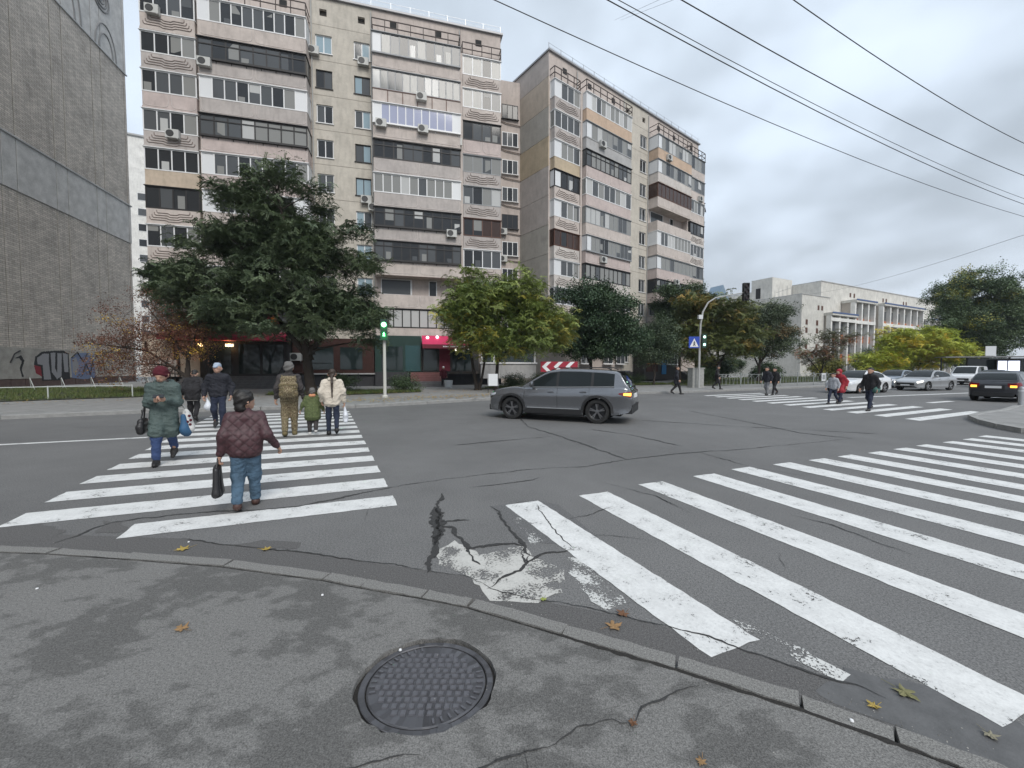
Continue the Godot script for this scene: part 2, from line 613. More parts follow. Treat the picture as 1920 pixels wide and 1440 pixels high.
func build_ground() -> void:
	# --- road
	var rb := layered(1024, [[0.004, 4, 1.0], [0.02, 4, 0.7], [0.09, 3, 0.35]], 0.70, 1.0, 200, 1.7)
	var road_m := asphalt("road_asphalt", Color(0.226, 0.223, 0.219), grey_picture(1024, rb), Rect2(-12, -40, 40, 40), 1.5, 0.86, 0.4)
	var st := S()
	flat(st, [[-300, 60], [300, 60], [300, -500], [-300, -500]], 0.0)
	var road := ground_piece("road", st, road_m, "grey worn asphalt street junction with long tar seams and zebra paint")
	# --- zebra paint, each stripe its own piece
	for i in 14:
		var r0 := Vector2(-1.43, -4.9) + Vector2(-0.354, -0.775) * i
		var l0 := Vector2(-4.92, -3.475) + Vector2(-0.4, -0.775) * i
		if i == 0:
			l0 = Vector2(-3.83, -3.96)
		var w := Vector2(0.09, 0.2) * (0.9 if i == 0 else 1.05)
		stripe(road, r0 - w, r0 + w, l0 + w, l0 - w, i)
	var starts := [[0.12, -4.8], [1.05, -5.16], [1.95, -5.65], [2.9, -6.08], [3.7, -6.5], [4.57, -6.82], [5.4, -7.13], [6.14, -7.43], [6.97, -7.74], [7.8, -8.1], [8.6, -8.46], [9.56, -8.84], [10.4, -9.2], [11.2, -9.6]]
	for i in starts.size():
		var s := Vector2(starts[i][0], starts[i][1])
		var d := Vector2(1.17, 2.52) if i == 0 else Vector2(1.33, 3.33)
		var w := Vector2(0.20, -0.08)
		var e := w * (0.9 if i == 0 else 0.85)
		stripe(road, s - w, s + w, s + d + e, s + d - e, i + 30)
	for i in 12:
		var s := Vector2(12.5 - 0.11 * i, -12.6 - 1.0 * i)
		var d := Vector2(4.75, -2.35)
		var w := Vector2(0.0, 0.24)
		stripe(road, s - w, s + w, s + d + w, s + d - w, i + 60)
	# lane lines
	for l in [[[-30.0, -0.95], [-8.5, -9.4], 0.16], [[18.5, -22.2], [33.0, -27.5], 0.3], [[19.4, -18.8], [21.4, -19.7], 0.3], [[26.0, -22.0], [29.0, -23.3], 0.2]]:
		var a := Vector2(l[0][0], l[0][1])
		var b := Vector2(l[1][0], l[1][1])
		var o: Vector2 = (b - a).normalized().orthogonal() * l[2] * 0.5
		st = S()
		flat(st, [[a.x + o.x, a.y + o.y], [b.x + o.x, b.y + o.y], [b.x - o.x, b.y - o.y], [a.x - o.x, a.y - o.y]], 0.004)
		obj("lane_line", st, M.paint, road)
	# old worn paint near the kerb
	st = S()
	flat(st, ragged([[-0.69, -3.5], [-0.55, -3.73], [-0.28, -3.46], [0.12, -3.65], [0.18, -3.41], [0.43, -3.18], [0.35, -2.87], [0.17, -2.74], [-0.15, -2.75], [-0.33, -3.06], [-0.59, -3.27]], 0.02, 5), 0.004)
	obj("worn_paint", st, M.paint_old, road)
	st = S()
	flat(st, ragged([[0.40, -3.46], [0.59, -3.36], [0.72, -3.0], [0.80, -2.72], [0.66, -2.62], [0.49, -2.92]], 0.03, 6), 0.004)
	flat(st, ragged([[1.42, -2.56], [1.56, -2.42], [1.72, -2.2], [1.79, -2.08], [1.70, -2.04], [1.55, -2.2], [1.42, -2.38]], 0.02, 7), 0.004)
	flat(st, ragged([[0.02, -4.35], [0.1, -4.3], [0.3, -3.7], [0.2, -3.62]], 0.02, 8), 0.004)
	obj("worn_paint", st, M.paint_chips, road)
	# --- seams, cracks, patches
	mt("tar_old", Color(0.075, 0.074, 0.073), 0.85, M.grain_t, 1.5)
	mt("tar", Color(0.05, 0.049, 0.048), 0.8, M.grain_t, 1.5)
	mt("old_patch", Color(0.17, 0.168, 0.168), 0.85, M.grain_t, 1.3)
	mt("gutter", Color(0.143, 0.138, 0.135), 0.9, M.grain_t, 2.0)
	mt("light_patch", Color(0.135, 0.133, 0.13), 0.9, M.grain_t, 1.3)
	var wetm := mt("wet_asphalt", Color(0.115, 0.114, 0.114), 0.62, M.mott_t, 1.6, M.grain_n, 0.3)
	st = S()
	var strip := []
	for i in range(1, 17):
		strip.append(KERB[i])
	for p in [[2.25, -2.0], [1.83, -1.98], [1.66, -2.06], [1.43, -2.2], [1.19, -2.38], [0.82, -2.53], [0.5, -2.66], [0.15, -2.77], [-0.16, -2.93], [-0.37, -3.1], [-0.68, -3.18], [-1.35, -3.36], [-1.88, -3.51], [-2.47, -3.62], [-3.14, -3.79], [-4.1, -3.86], [-6.2, -4.05]]:
		strip.append(p)
	flat(st, strip, 0.002)
	obj("gutter_strip", st, M.gutter, road)
	st = S()
	flat(st, ragged([[-0.51, -6.5], [0.43, -6.55], [0.68, -5.67], [0.85, -5.3], [0.28, -5.18], [-0.62, -5.18], [-1.47, -5.54], [-1.08, -6.26]], 0.05, 15), 0.0025)
	flat(st, ragged([[0.55, -4.75], [0.3, -4.9], [-0.25, -4.7], [0.12, -3.75], [0.6, -3.6], [0.95, -3.4]], 0.01, 16), 0.0025)
	obj("asphalt_patch", st, M.old_patch, road)
	st = S()
	for b in [[[-4.11, -3.91], [-4.32, -4.26], [-3.96, -4.12], [-3.76, -3.95]], [[-2.59, -3.66], [-2.29, -3.76], [-2.02, -3.74], [-1.9, -3.6], [-2.3, -3.55]], [[-5.6, -4.0], [-5.0, -4.2], [-4.4, -3.95], [-4.4, -3.7], [-5.2, -3.75]]]:
		flat(st, ragged(b, 0.03, 21), 0.003)
	obj("oil_stain", st, M.gutter, road)
	st = S()
	flat(st, ragged([[1.55, -2.02], [1.66, -1.98], [1.8, -2.12], [1.98, -2.06], [2.16, -1.92], [2.3, -1.75], [2.7, -1.3], [3.1, -0.6], [2.75, -0.8], [2.45, -1.18], [2.02, -1.53], [1.75, -1.72], [1.6, -1.85]], 0.055, 31), 0.003)
	obj("wet_patch", st, M.wet_asphalt, road)
	st = S()
	flat(st, ragged([[12.8, -9.6], [9.5, -10.6], [7.6, -10.9], [9.2, -12.0], [12.2, -12.2], [13.4, -11.2]], 0.12, 33), 0.002)
	obj("wet_patch", st, M.old_patch, road)
	var cracks := [
		[[[-4.23, -3.67], [-4.19, -4.19], [-3.71, -4.42], [-2.49, -4.68], [-1.71, -5.37], [-1.28, -5.67], [-0.33, -6.16], [0.34, -6.43], [1.23, -6.6], [2.03, -7.11], [3.24, -7.64], [4.69, -8.05], [6.17, -8.62], [7.86, -9.28]], 0.05],
		[[[0.26, -12.92], [0.44, -11.15], [1.04, -9.8], [1.57, -8.44], [2.03, -7.11]], 0.06], [[[-1.23, -8.44], [0, -9.07], [1.01, -9.57]], 0.05], [[[2.04, -10.66], [2.85, -9.8], [3.53, -8.32]], 0.05],
		[[[-0.9, -5.18], [-0.89, -4.75], [-0.87, -4.59], [-0.76, -4.12], [-0.7, -3.67], [-0.7, -3.36], [-0.67, -3.14]], 0.05], [[[-0.90, -4.66], [-0.78, -4.2], [-0.73, -3.9], [-0.70, -3.6]], 0.12],
		[[[-0.76, -4.12], [-0.59, -4.05], [-0.48, -3.79], [-0.37, -3.46], [-0.26, -3.27]], 0.08], [[[-0.75, -4.2], [-0.45, -4.25]], 0.09],
		[[[-0.25, -4.68], [-0.11, -4.26], [0.03, -3.88], [0.12, -3.62], [0.18, -3.41]], 0.045], [[[-0.43, -3.56], [-0.05, -3.67], [0.12, -3.62]], 0.06], [[[0.11, -3.6], [0.11, -3.31], [0.47, -3.51], [0.56, -3.56]], 0.045], [[[0.15, -3.5], [0.13, -3.31], [-0.04, -3.1], [-0.18, -2.91]], 0.035],
		[[[-3.14, -3.79], [-2.47, -3.62], [-1.88, -3.51], [-1.35, -3.36], [-0.68, -3.18], [-0.37, -3.1], [-0.16, -2.91], [0.15, -2.77], [0.5, -2.68], [0.82, -2.53], [1.19, -2.38], [1.43, -2.2], [1.66, -2.04], [1.83, -1.92]], 0.022],
		[[[0.29, -4.77], [0.37, -4.26], [0.55, -3.56]], 0.018], [[[0.57, -4.26], [0.88, -4.42], [1.18, -4.68]], 0.02], [[[0.77, -3.85], [0.98, -3.85], [1.17, -3.79], [1.4, -3.73]], 0.022], [[[-1.65, -4.59], [-1.54, -4.12]], 0.012],
		[[[3.07, -4.42], [3.3, -4.12], [3.39, -3.67], [3.47, -3.41]], 0.02], [[[6.69, -15.35], [7.1, -11.68], [7.18, -10.04], [7.86, -9.28]], 0.06], [[[-0.58, -5.42], [-0.15, -5.59], [0.31, -5.81], [0.43, -5.95]], 0.03], [[[1.28, -5.67], [1.82, -5.07], [2, -4.42]], 0.02],
		[[[0.0, -4.7], [0.1, -4.85], [0.29, -4.77]], 0.015], [[[-12.0, -11.0], [-9.5, -11.4], [-4.0, -12.6], [0.26, -12.92]], 0.03], [[[4.0, -12.5], [6.2, -11.2], [9.0, -9.9]], 0.05], [[[2.2, -3.2], [2.35, -3.5]], 0.014], [[[2.1, -2.9], [2.25, -2.95]], 0.012], [[[3.6, -7.7], [3.9, -6.6], [4.4, -6.0]], 0.03]]
	for i in cracks.size():
		st = S()
		ribbon(st, cracks[i][0], 0.0065, cracks[i][1] * (0.95 if i in [4, 5, 6] else (0.55 if cracks[i][0][0][1] > -6.0 else 0.7)), 300 + i, 0.022 if cracks[i][1] > 0.03 else 0.014)
		obj("crack", st, M.tar if cracks[i][0][0][1] > -6.0 and i != 0 else M.tar_old, road)
	build_near_pavement()
	build_far_ground()


func stripe(road: Node, a: Vector2, b: Vector2, c: Vector2, d: Vector2, i: int) -> void:
	var st := S()
	flat(st, ragged([[a.x, a.y], [b.x, b.y], [c.x, c.y], [d.x, d.y]], 0.006, i), 0.0045)
	obj("zebra_stripe", st, M.paint, road)


func build_near_pavement() -> void:
	# stained asphalt pavement round the camera, with a hole for the manhole
	var n := 1024
	var stain := noise_bytes(n, 0.0085, 6, 401, false)
	var blot := noise_bytes(n, 0.04, 6, 402, false)
	var fine := noise_bytes(n, 0.22, 3, 403, false)
	var b := PackedByteArray()
	b.resize(n * n)
	for i in n * n:
		var s := clampf((stain[i] / 255.0 * 0.54 + blot[i] / 255.0 * 0.46 - 0.43) * 9.0, 0.0, 1.0)
		var f := fine[i] / 255.0
		b[i] = int(255.0 * clampf((0.58 + 0.30 * s + 0.12 * stain[i] / 255.0) * (0.84 + 0.28 * f), 0.0, 1.0))
	var pm := asphalt("pavement_asphalt", Color(0.255, 0.249, 0.238), grey_picture(n, b), Rect2(-5.2, -4.2, 9.2, 6.2), 2.1, 0.9, 0.7)
	var st := S()
	var outer := []
	for i in KERB.size():
		outer.append(inward(i, 0.125))
	outer.append_array([[3.1, 14.0], [-14.0, 14.0]])
	# keyhole to the manhole rim
	var hole := []
	var c := Vector2(-0.425, -1.97)
	var r := RandomNumberGenerator.new()
	r.seed = 9
	for k in 48:
		var a := -PI * 0.5 - TAU * k / 48.0
		var rr := 0.345 + r.randf_range(-0.008, 0.01)
		hole.append([c.x + cos(a) * rr, c.y + sin(a) * rr * 0.9])
	# enter from the outline vertex nearest above the hole
	var best := 0
	for i in KERB.size():
		if Vector2(outer[i][0], outer[i][1]).distance_to(Vector2(hole[0][0], hole[0][1])) < Vector2(outer[best][0], outer[best][1]).distance_to(Vector2(hole[0][0], hole[0][1])):
			best = i
	var poly := []
	for i in outer.size():
		poly.append(outer[i])
		if i == best:
			poly.append_array(hole)
			poly.append([hole[0][0] + 0.0005, hole[0][1] - 0.0002])
			poly.append([outer[i][0] + 0.0005, outer[i][1] - 0.0002])
	flat(st, poly, 0.06)
	for k in 48:
		var p = hole[k]
		var q = hole[(k + 1) % 48]
		quad(st, Vector3(p[0], 0.06, p[1]), Vector3(q[0], 0.06, q[1]), Vector3(q[0], -0.02, q[1]), Vector3(p[0], -0.02, p[1]), Vector3(c.x - p[0], 0, c.y - p[1]))
	var pave := ground_piece("pavement", st, pm, "near pavement of patchy stained grey asphalt around the manhole")
	# kerb stones along its edge, one piece each
	mt("kerb_stone", Color(0.27, 0.264, 0.25), 0.92, M.grain_t, 2.2, M.grain_n, 0.7)
	mt("kerb_far", Color(0.308, 0.305, 0.294), 0.92, M.mott_t, 0.7)
	for i in KERB.size() - 1:
		st = S()
		var p0 := Vector2(KERB[i][0], KERB[i][1])
		var p1 := Vector2(KERB[i + 1][0], KERB[i + 1][1])
		var q0 := Vector2(inward(i, 0.11)[0], inward(i, 0.11)[1])
		var q1 := Vector2(inward(i + 1, 0.11)[0], inward(i + 1, 0.11)[1])
		var len := p0.distance_to(p1)
		var cuts := maxi(1, int(round(len / 0.95)))
		for k in cuts:
			var t0 := float(k) / cuts + 0.006 / len * r.randf_range(0.5, 2.0)
			var t1 := float(k + 1) / cuts - 0.006 / len * r.randf_range(0.5, 2.0)
			var h := 0.066 + r.randf_range(-0.004, 0.006)
			st = S()
			var j := func() -> Vector2: return Vector2(r.randf_range(-0.007, 0.007), r.randf_range(-0.007, 0.007))
			# a few short lengths per stone so that its edges are worn and uneven
			var cutsn := 7
			var front := []
			var rear := []
			for e in cutsn + 1:
				var f := lerpf(t0, t1, float(e) / cutsn)
				front.append(p0.lerp(p1, f) + j.call() * (1.6 if e == 0 or e == cutsn else 0.7))
				rear.append(q0.lerp(q1, f) + j.call() * 0.8)
			for e in cutsn:
				kerb_block(st, front[e], front[e + 1], rear[e], rear[e + 1], h)
			obj("kerb_stone", st, M.kerb_stone, pave)
	# dark soil in the joint behind the stones
	st = S()
	var line := []
	for i in KERB.size():
		line.append(inward(i, 0.118))
	ribbon(st, line, 0.0625, 0.017, 77, 0.005)
	mt("soil", Color(0.03, 0.027, 0.024), 0.95, M.grain_t, 2.0)
	obj("kerb_joint", st, M.soil, pave)
	st = S()
	flat(st, [[-14, -4.2], [-4.5, -3.45], [-1, -2.9], [1.9, -1.5], [3.1, 0], [3.2, 6], [-14, 6]], 0.03)
	obj("joint_bed", st, M.soil, pave)
	var swc := [[[[-0.30, -1.40], [-0.18, -1.5], [0, -1.57], [0.18, -1.62], [0.28, -1.7], [0.45, -1.74], [0.54, -1.72], [0.63, -1.82], [0.92, -1.93]], 0.013], [[[0.05, -1.61], [0.06, -1.45]], 0.008], [[[-0.75, -1.5], [-0.55, -1.545], [-0.37, -1.575]], 0.01]]
	for i in swc.size():
		st = S()
		ribbon(st, swc[i][0], 0.0635, swc[i][1], 500 + i, 0.012)
		obj("crack", st, M.tar, pave)
	# --- manhole
	var iron := mt("cast_iron", Color(0.10, 0.10, 0.108), 0.5, M.mott_t, 3.0, M.grain_n, 0.5, 0.35)
	mt("cast_iron_top", Color(0.15, 0.15, 0.165), 0.38, M.mott_t, 5.0, M.grain_n, 0.4, 0.4)
	var t := thing("manhole", "round cast iron manhole cover with raised blocks set in the near pavement", "manhole cover", Vector3(c.x, 0.0, c.y), 0.25)
	t.scale = Vector3(1, 1, 0.9)
	t.rotation.y = 0.0
	st = S()
	lathe(st, Vector3.ZERO, UP, [Vector2(0.330, -0.01), Vector2(0.330, 0.044), Vector2(0.326, 0.047), Vector2(0.302, 0.047), Vector2(0.298, 0.043), Vector2(0.298, 0.02)], 56)
	bb(st, 0.10, 0.16, 0.04, 0.0535, 0.27, 0.325)
	obj("frame", st, iron, t)
	st = S()
	lathe(st, Vector3.ZERO, UP, [Vector2(0.0, 0.046), Vector2(0.283, 0.046), Vector2(0.291, 0.042), Vector2(0.291, 0.01)], 56)
	obj("cover_plate", st, iron, t)
	var block := S()
	var hw := 0.0165
	for s in [[0.0, hw, 0.0, hw * 0.86]]:
		var top := 0.0075
		var lo := [Vector3(-hw, 0, -hw), Vector3(hw, 0, -hw), Vector3(hw, 0, hw), Vector3(-hw, 0, hw)]
		var hi := []
		for v in lo:
			hi.append(Vector3(v.x * 0.82, top, v.z * 0.82))
		quad(block, hi[0], hi[1], hi[2], hi[3], UP)
		for k in 4:
			quad(block, lo[k], lo[(k + 1) % 4], hi[(k + 1) % 4], hi[k], lo[k] + lo[(k + 1) % 4])
	var bm := block.commit()
	for i in range(-6, 7):
		for j in range(-6, 7):
			var p := Vector3(i * 0.041 + (0.0 if j % 2 == 0 else 0.012), 0.0462, j * 0.041)
			if Vector2(p.x, p.z).length() < 0.238:
				var o := mi("raised_block", bm, M.cast_iron_top, t, p)
				o.scale = Vector3(1.0 if (i + j) % 2 == 0 else 0.86, 1, 0.86 if (i + j) % 2 == 0 else 1.0)
	var rib := S()
	bx(rib, Vector3(0, 0.004, 0), Vector3(0.030, 0.006, 0.009))
	var rm := rib.commit()
	for k in 44:
		var a := TAU * k / 44.0
		if sin(a * 2.0 + 0.6) < -0.2:
			continue
		var o := mi("rim_rib", rm, M.cast_iron_top, t, Vector3(cos(a) * 0.264, 0.0462, sin(a) * 0.264))
		o.rotation.y = -a
	st = S()
	lathe(st, Vector3.ZERO, UP, [Vector2(0.345, 0.018), Vector2(0.29, 0.018)], 40)
	obj("dirt_ring", st, M.soil, t)


func kerb_block(st: SurfaceTool, a: Vector2, b: Vector2, qa: Vector2, qb: Vector2, h: float) -> void:
	# road side at a-b, pavement side at qa-qb, small chamfer on the road side
	var i := func(p: Vector2, q: Vector2, t: float, y: float) -> Vector3:
		var v := p.lerp(q, t)
		return Vector3(v.x, y, v.y)
	var out := Vector3(a.x - qa.x, 0, a.y - qa.y)
	var f := [[0.0, -0.02], [0.0, h - 0.015], [0.14, h], [1.0, h - 0.001], [1.0, 0.0]]
	for k in f.size() - 1:
		var p0: Vector3 = i.call(a, qa, f[k][0], f[k][1])
		var p1: Vector3 = i.call(b, qb, f[k][0], f[k][1])
		var p2: Vector3 = i.call(b, qb, f[k + 1][0], f[k + 1][1])
		var p3: Vector3 = i.call(a, qa, f[k + 1][0], f[k + 1][1])
		quad(st, p0, p1, p2, p3, out if k == 0 else (UP + out if k == 1 else (UP if k == 2 else -out)))
	for e in [[a, qa, -1.0], [b, qb, 1.0]]:
		var dir: Vector3 = Vector3(b.x - a.x, 0, b.y - a.y) * e[2]
		quad(st, i.call(e[0], e[1], 0.0, -0.02), i.call(e[0], e[1], 0.0, h - 0.015), i.call(e[0], e[1], 1.0, h - 0.001), i.call(e[0], e[1], 1.0, 0.0), dir)
		tri(st, i.call(e[0], e[1], 0.0, h - 0.015), i.call(e[0], e[1], 0.14, h), i.call(e[0], e[1], 1.0, h - 0.001), dir)


const FAR_KERB := [[-60.0, 14.0], [-30.0, -3.6], [-16.05, -12.65], [-13.2, -14.4], [-9.7, -15.6], [-6.3, -16.3], [-3.8, -18.1], [-0.8, -20.5], [3.5, -23.0], [7.9, -25.1], [11.5, -26.4], [18.0, -29.6], [26.0, -34.0], [60.0, -52.0], [120.0, -84.0]]


func kerb_row(parent: Node, pts: Array, material: Material, step: float, h: float, side: float) -> void:
	for i in pts.size() - 1:
		var p0 := Vector2(pts[i][0], pts[i][1])
		var p1 := Vector2(pts[i + 1][0], pts[i + 1][1])
		var t := (p1 - p0).normalized()
		var o := Vector2(-t.y, t.x) * 0.18 * side
		var len := p0.distance_to(p1)
		var cuts := clampi(int(len / step), 1, 30)
		for k in cuts:
			var t0 := float(k) / cuts + 0.012 / len
			var t1 := float(k + 1) / cuts - 0.012 / len
			var st := S()
			kerb_block(st, p0.lerp(p1, t0), p0.lerp(p1, t1), p0.lerp(p1, t0) + o, p0.lerp(p1, t1) + o, h)
			obj("kerb_stone", st, material, parent)


func build_far_ground() -> void:
	var pave_m := tri_planar(mt("far_pavement", Color(0.270, 0.266, 0.257), 0.9, M.mott_t, 0.3), 0.35)
	var st := S()
	var pts := FAR_KERB.duplicate()
	pts.append_array([[300, -180], [300, -480], [-300, -480], [-300, 100], [-80, 26]])
	flat(st, pts, 0.12)
	var pave := ground_piece("pavement", st, pave_m, "far pavement running along the apartment blocks across the street")
	kerb_row(pave, FAR_KERB, M.kerb_far, 2.0, 0.135, -1.0)
	# corner island at the right
	var isle := [[40.0, -27.0], [20.0, -15.9], [17.6, -14.35], [15.85, -13.5], [14.6, -12.7], [13.66, -11.6], [13.1, -10.7], [12.76, -9.9], [13.2, -9.0], [15.0, -8.0], [24.0, -4.6], [40.0, 0.0]]
	st = S()
	var ip := isle.duplicate()
	ip.append([60, -10])
	flat(st, ip, 0.12)
	var island := ground_piece("pavement", st, pave_m, "corner pavement at the right edge with curved kerb and bollards")
	kerb_row(island, isle, M.kerb_far, 1.2, 0.135, 1.0)
	# lawns
	var gm := mt("lawn_soil", Color(0.05, 0.06, 0.025), 0.95, M.grain_t, 0.6)
	var lawns := [["lawn behind the low fence on the left before the graffiti wall", [[-60, 6], [-36.0, -8.5], [-22.8, -17.6], [-19.0, -20.9], [-18.2, -22.0], [-22.5, -27.5], [-30, -31], [-40, -27.5], [-75, 0]]],
		["lawn strip in front of the shops under the big tree", [[-13.6, -22.2], [-9.04, -22.4], [-5.6, -25.0], [-6.0, -26.6], [-8.8, -26.6], [-14.5, -25.0]]],
		["planted strip at the foot of the second apartment block", [[-2.2, -28.6], [3.0, -32.0], [9.0, -34.0], [14.5, -36.6], [13.5, -39.6], [8.5, -39.0], [4.2, -37.2], [-1.5, -32.2]]],
		["wide planted verge behind the railing on the right", [[13.5, -33.8], [18.0, -34.2], [28.0, -41.0], [45.0, -51.0], [60.0, -59.0], [70.0, -75.0], [40.0, -66.0], [22.0, -52.0], [15.5, -40.0]]]]
	for l in lawns:
		st = S()
		flat(st, l[1], 0.15)
		var o := ground_piece("lawn", st, gm, "green " + l[0])
		grass(o, l[1])
	# leaf-strewn verge at the kerb by the signal
	st = S()
	flat(st, ragged([[-6.5, -17.6], [-4.2, -18.6], [-1.2, -20.9], [-1.0, -21.9], [-4.4, -20.6], [-7.0, -19.2]], 0.12, 3), 0.14)
	mt("verge_soil", Color(0.085, 0.072, 0.05), 0.95, M.grain_t, 0.8)
	ground_piece("verge", st, M.verge_soil, "brown earth verge with yellow leaves behind the kerb by the signal")
	# a slight rise behind the lawn before the brick hall
	st = S()
	flat(st, [[-75, -2], [-40, -27.5], [-30, -31.2], [-26, -34], [-30, -60], [-90, -60]], 0.135)
	ground_piece("path", st, pave_m, "grey path between the lawn and the brick hall")


func grass(parent: Node, pts: Array) -> void:
	var poly := PackedVector2Array()
	var lo := Vector2(1e9, 1e9)
	var hi := -lo
	for p in pts:
		var v := Vector2(p[0], p[1])
		poly.append(v)
		lo = lo.min(v)
		hi = hi.max(v)
	lo.x = maxf(lo.x, -45)
	var tuft := S()
	for k in 9:
		var a := TAU * k / 9.0 + 0.3 * k
		var base := Vector3(cos(a), 0, sin(a)) * 0.05 * (k % 3)
		var tip := base + Vector3(cos(a) * 0.06, 0.09 + 0.02 * (k % 4), sin(a) * 0.06)
		var w := Vector3(-sin(a), 0, cos(a)) * 0.008
		tri(tuft, base - w, base + w, tip)
	var spots := []
	var r := RandomNumberGenerator.new()
	r.seed = 91
	var want := int(minf(14000, (hi.x - lo.x) * (hi.y - lo.y) * 40.0))
	for i in want:
		var v := Vector2(r.randf_range(lo.x, hi.x), r.randf_range(lo.y, hi.y))
		if Geometry2D.is_point_in_polygon(v, poly):
			spots.append(v)
	var mm := MultiMesh.new()
	mm.transform_format = MultiMesh.TRANSFORM_3D
	mm.use_colors = true
	mm.mesh = tuft.commit()
	mm.instance_count = spots.size()
	if not M.has("grass_blade"):
		var g := mt("grass_blade", Color(1, 1, 1), 0.8)
		g.vertex_color_use_as_albedo = true
	for i in spots.size():
		var s := r.randf_range(0.7, 1.6)
		mm.set_instance_transform(i, Transform3D(Basis(UP, r.randf() * TAU).scaled(Vector3(s, s, s)), Vector3(spots[i].x, 0.15, spots[i].y)))
		var d := r.randf()
		mm.set_instance_color(i, Color(0.075, 0.115, 0.028).lerp(Color(0.14, 0.145, 0.05), d * d))
	var o := MultiMeshInstance3D.new()
	o.name = "grass"
	o.multimesh = mm
	o.material_override = M.grass_blade
	parent.add_child(o, true)
	o.set_meta("kind", "stuff")


# ---------------------------------------------------------------- apartment blocks
const FLOOR := 2.74
const TOPC := 27.65
const ROOF := 31.2
var unit_box := BoxMesh.new()


func level(k: int) -> float:
	return TOPC - FLOOR * k


func pane(parent: Node, x0: float, x1: float, y0: float, y1: float, z: float, material: Material, joined: SurfaceTool = null) -> void:
	if joined:
		bb(joined, x0, x1, y0, y1, z - 0.01, z + 0.01)
		return
	var o := mi("pane", unit_box, material, parent, Vector3((x0 + x1) * 0.5, (y0 + y1) * 0.5, z))
	o.scale = Vector3(absf(x1 - x0), absf(y1 - y0), 0.02)
	o.rotation = Vector3(rng.randf_range(-0.012, 0.012), rng.randf_range(-0.012, 0.012), 0)


func side_pane(parent: Node, x: float, y0: float, y1: float, z0: float, z1: float, material: Material) -> void:
	var o := mi("pane", unit_box, material, parent, Vector3(x, (y0 + y1) * 0.5, (z0 + z1) * 0.5))
	o.scale = Vector3(0.02, absf(y1 - y0), absf(z1 - z0))


func pick(list: Array) -> Material:
	return M[list[rng.randi() % list.size()]]


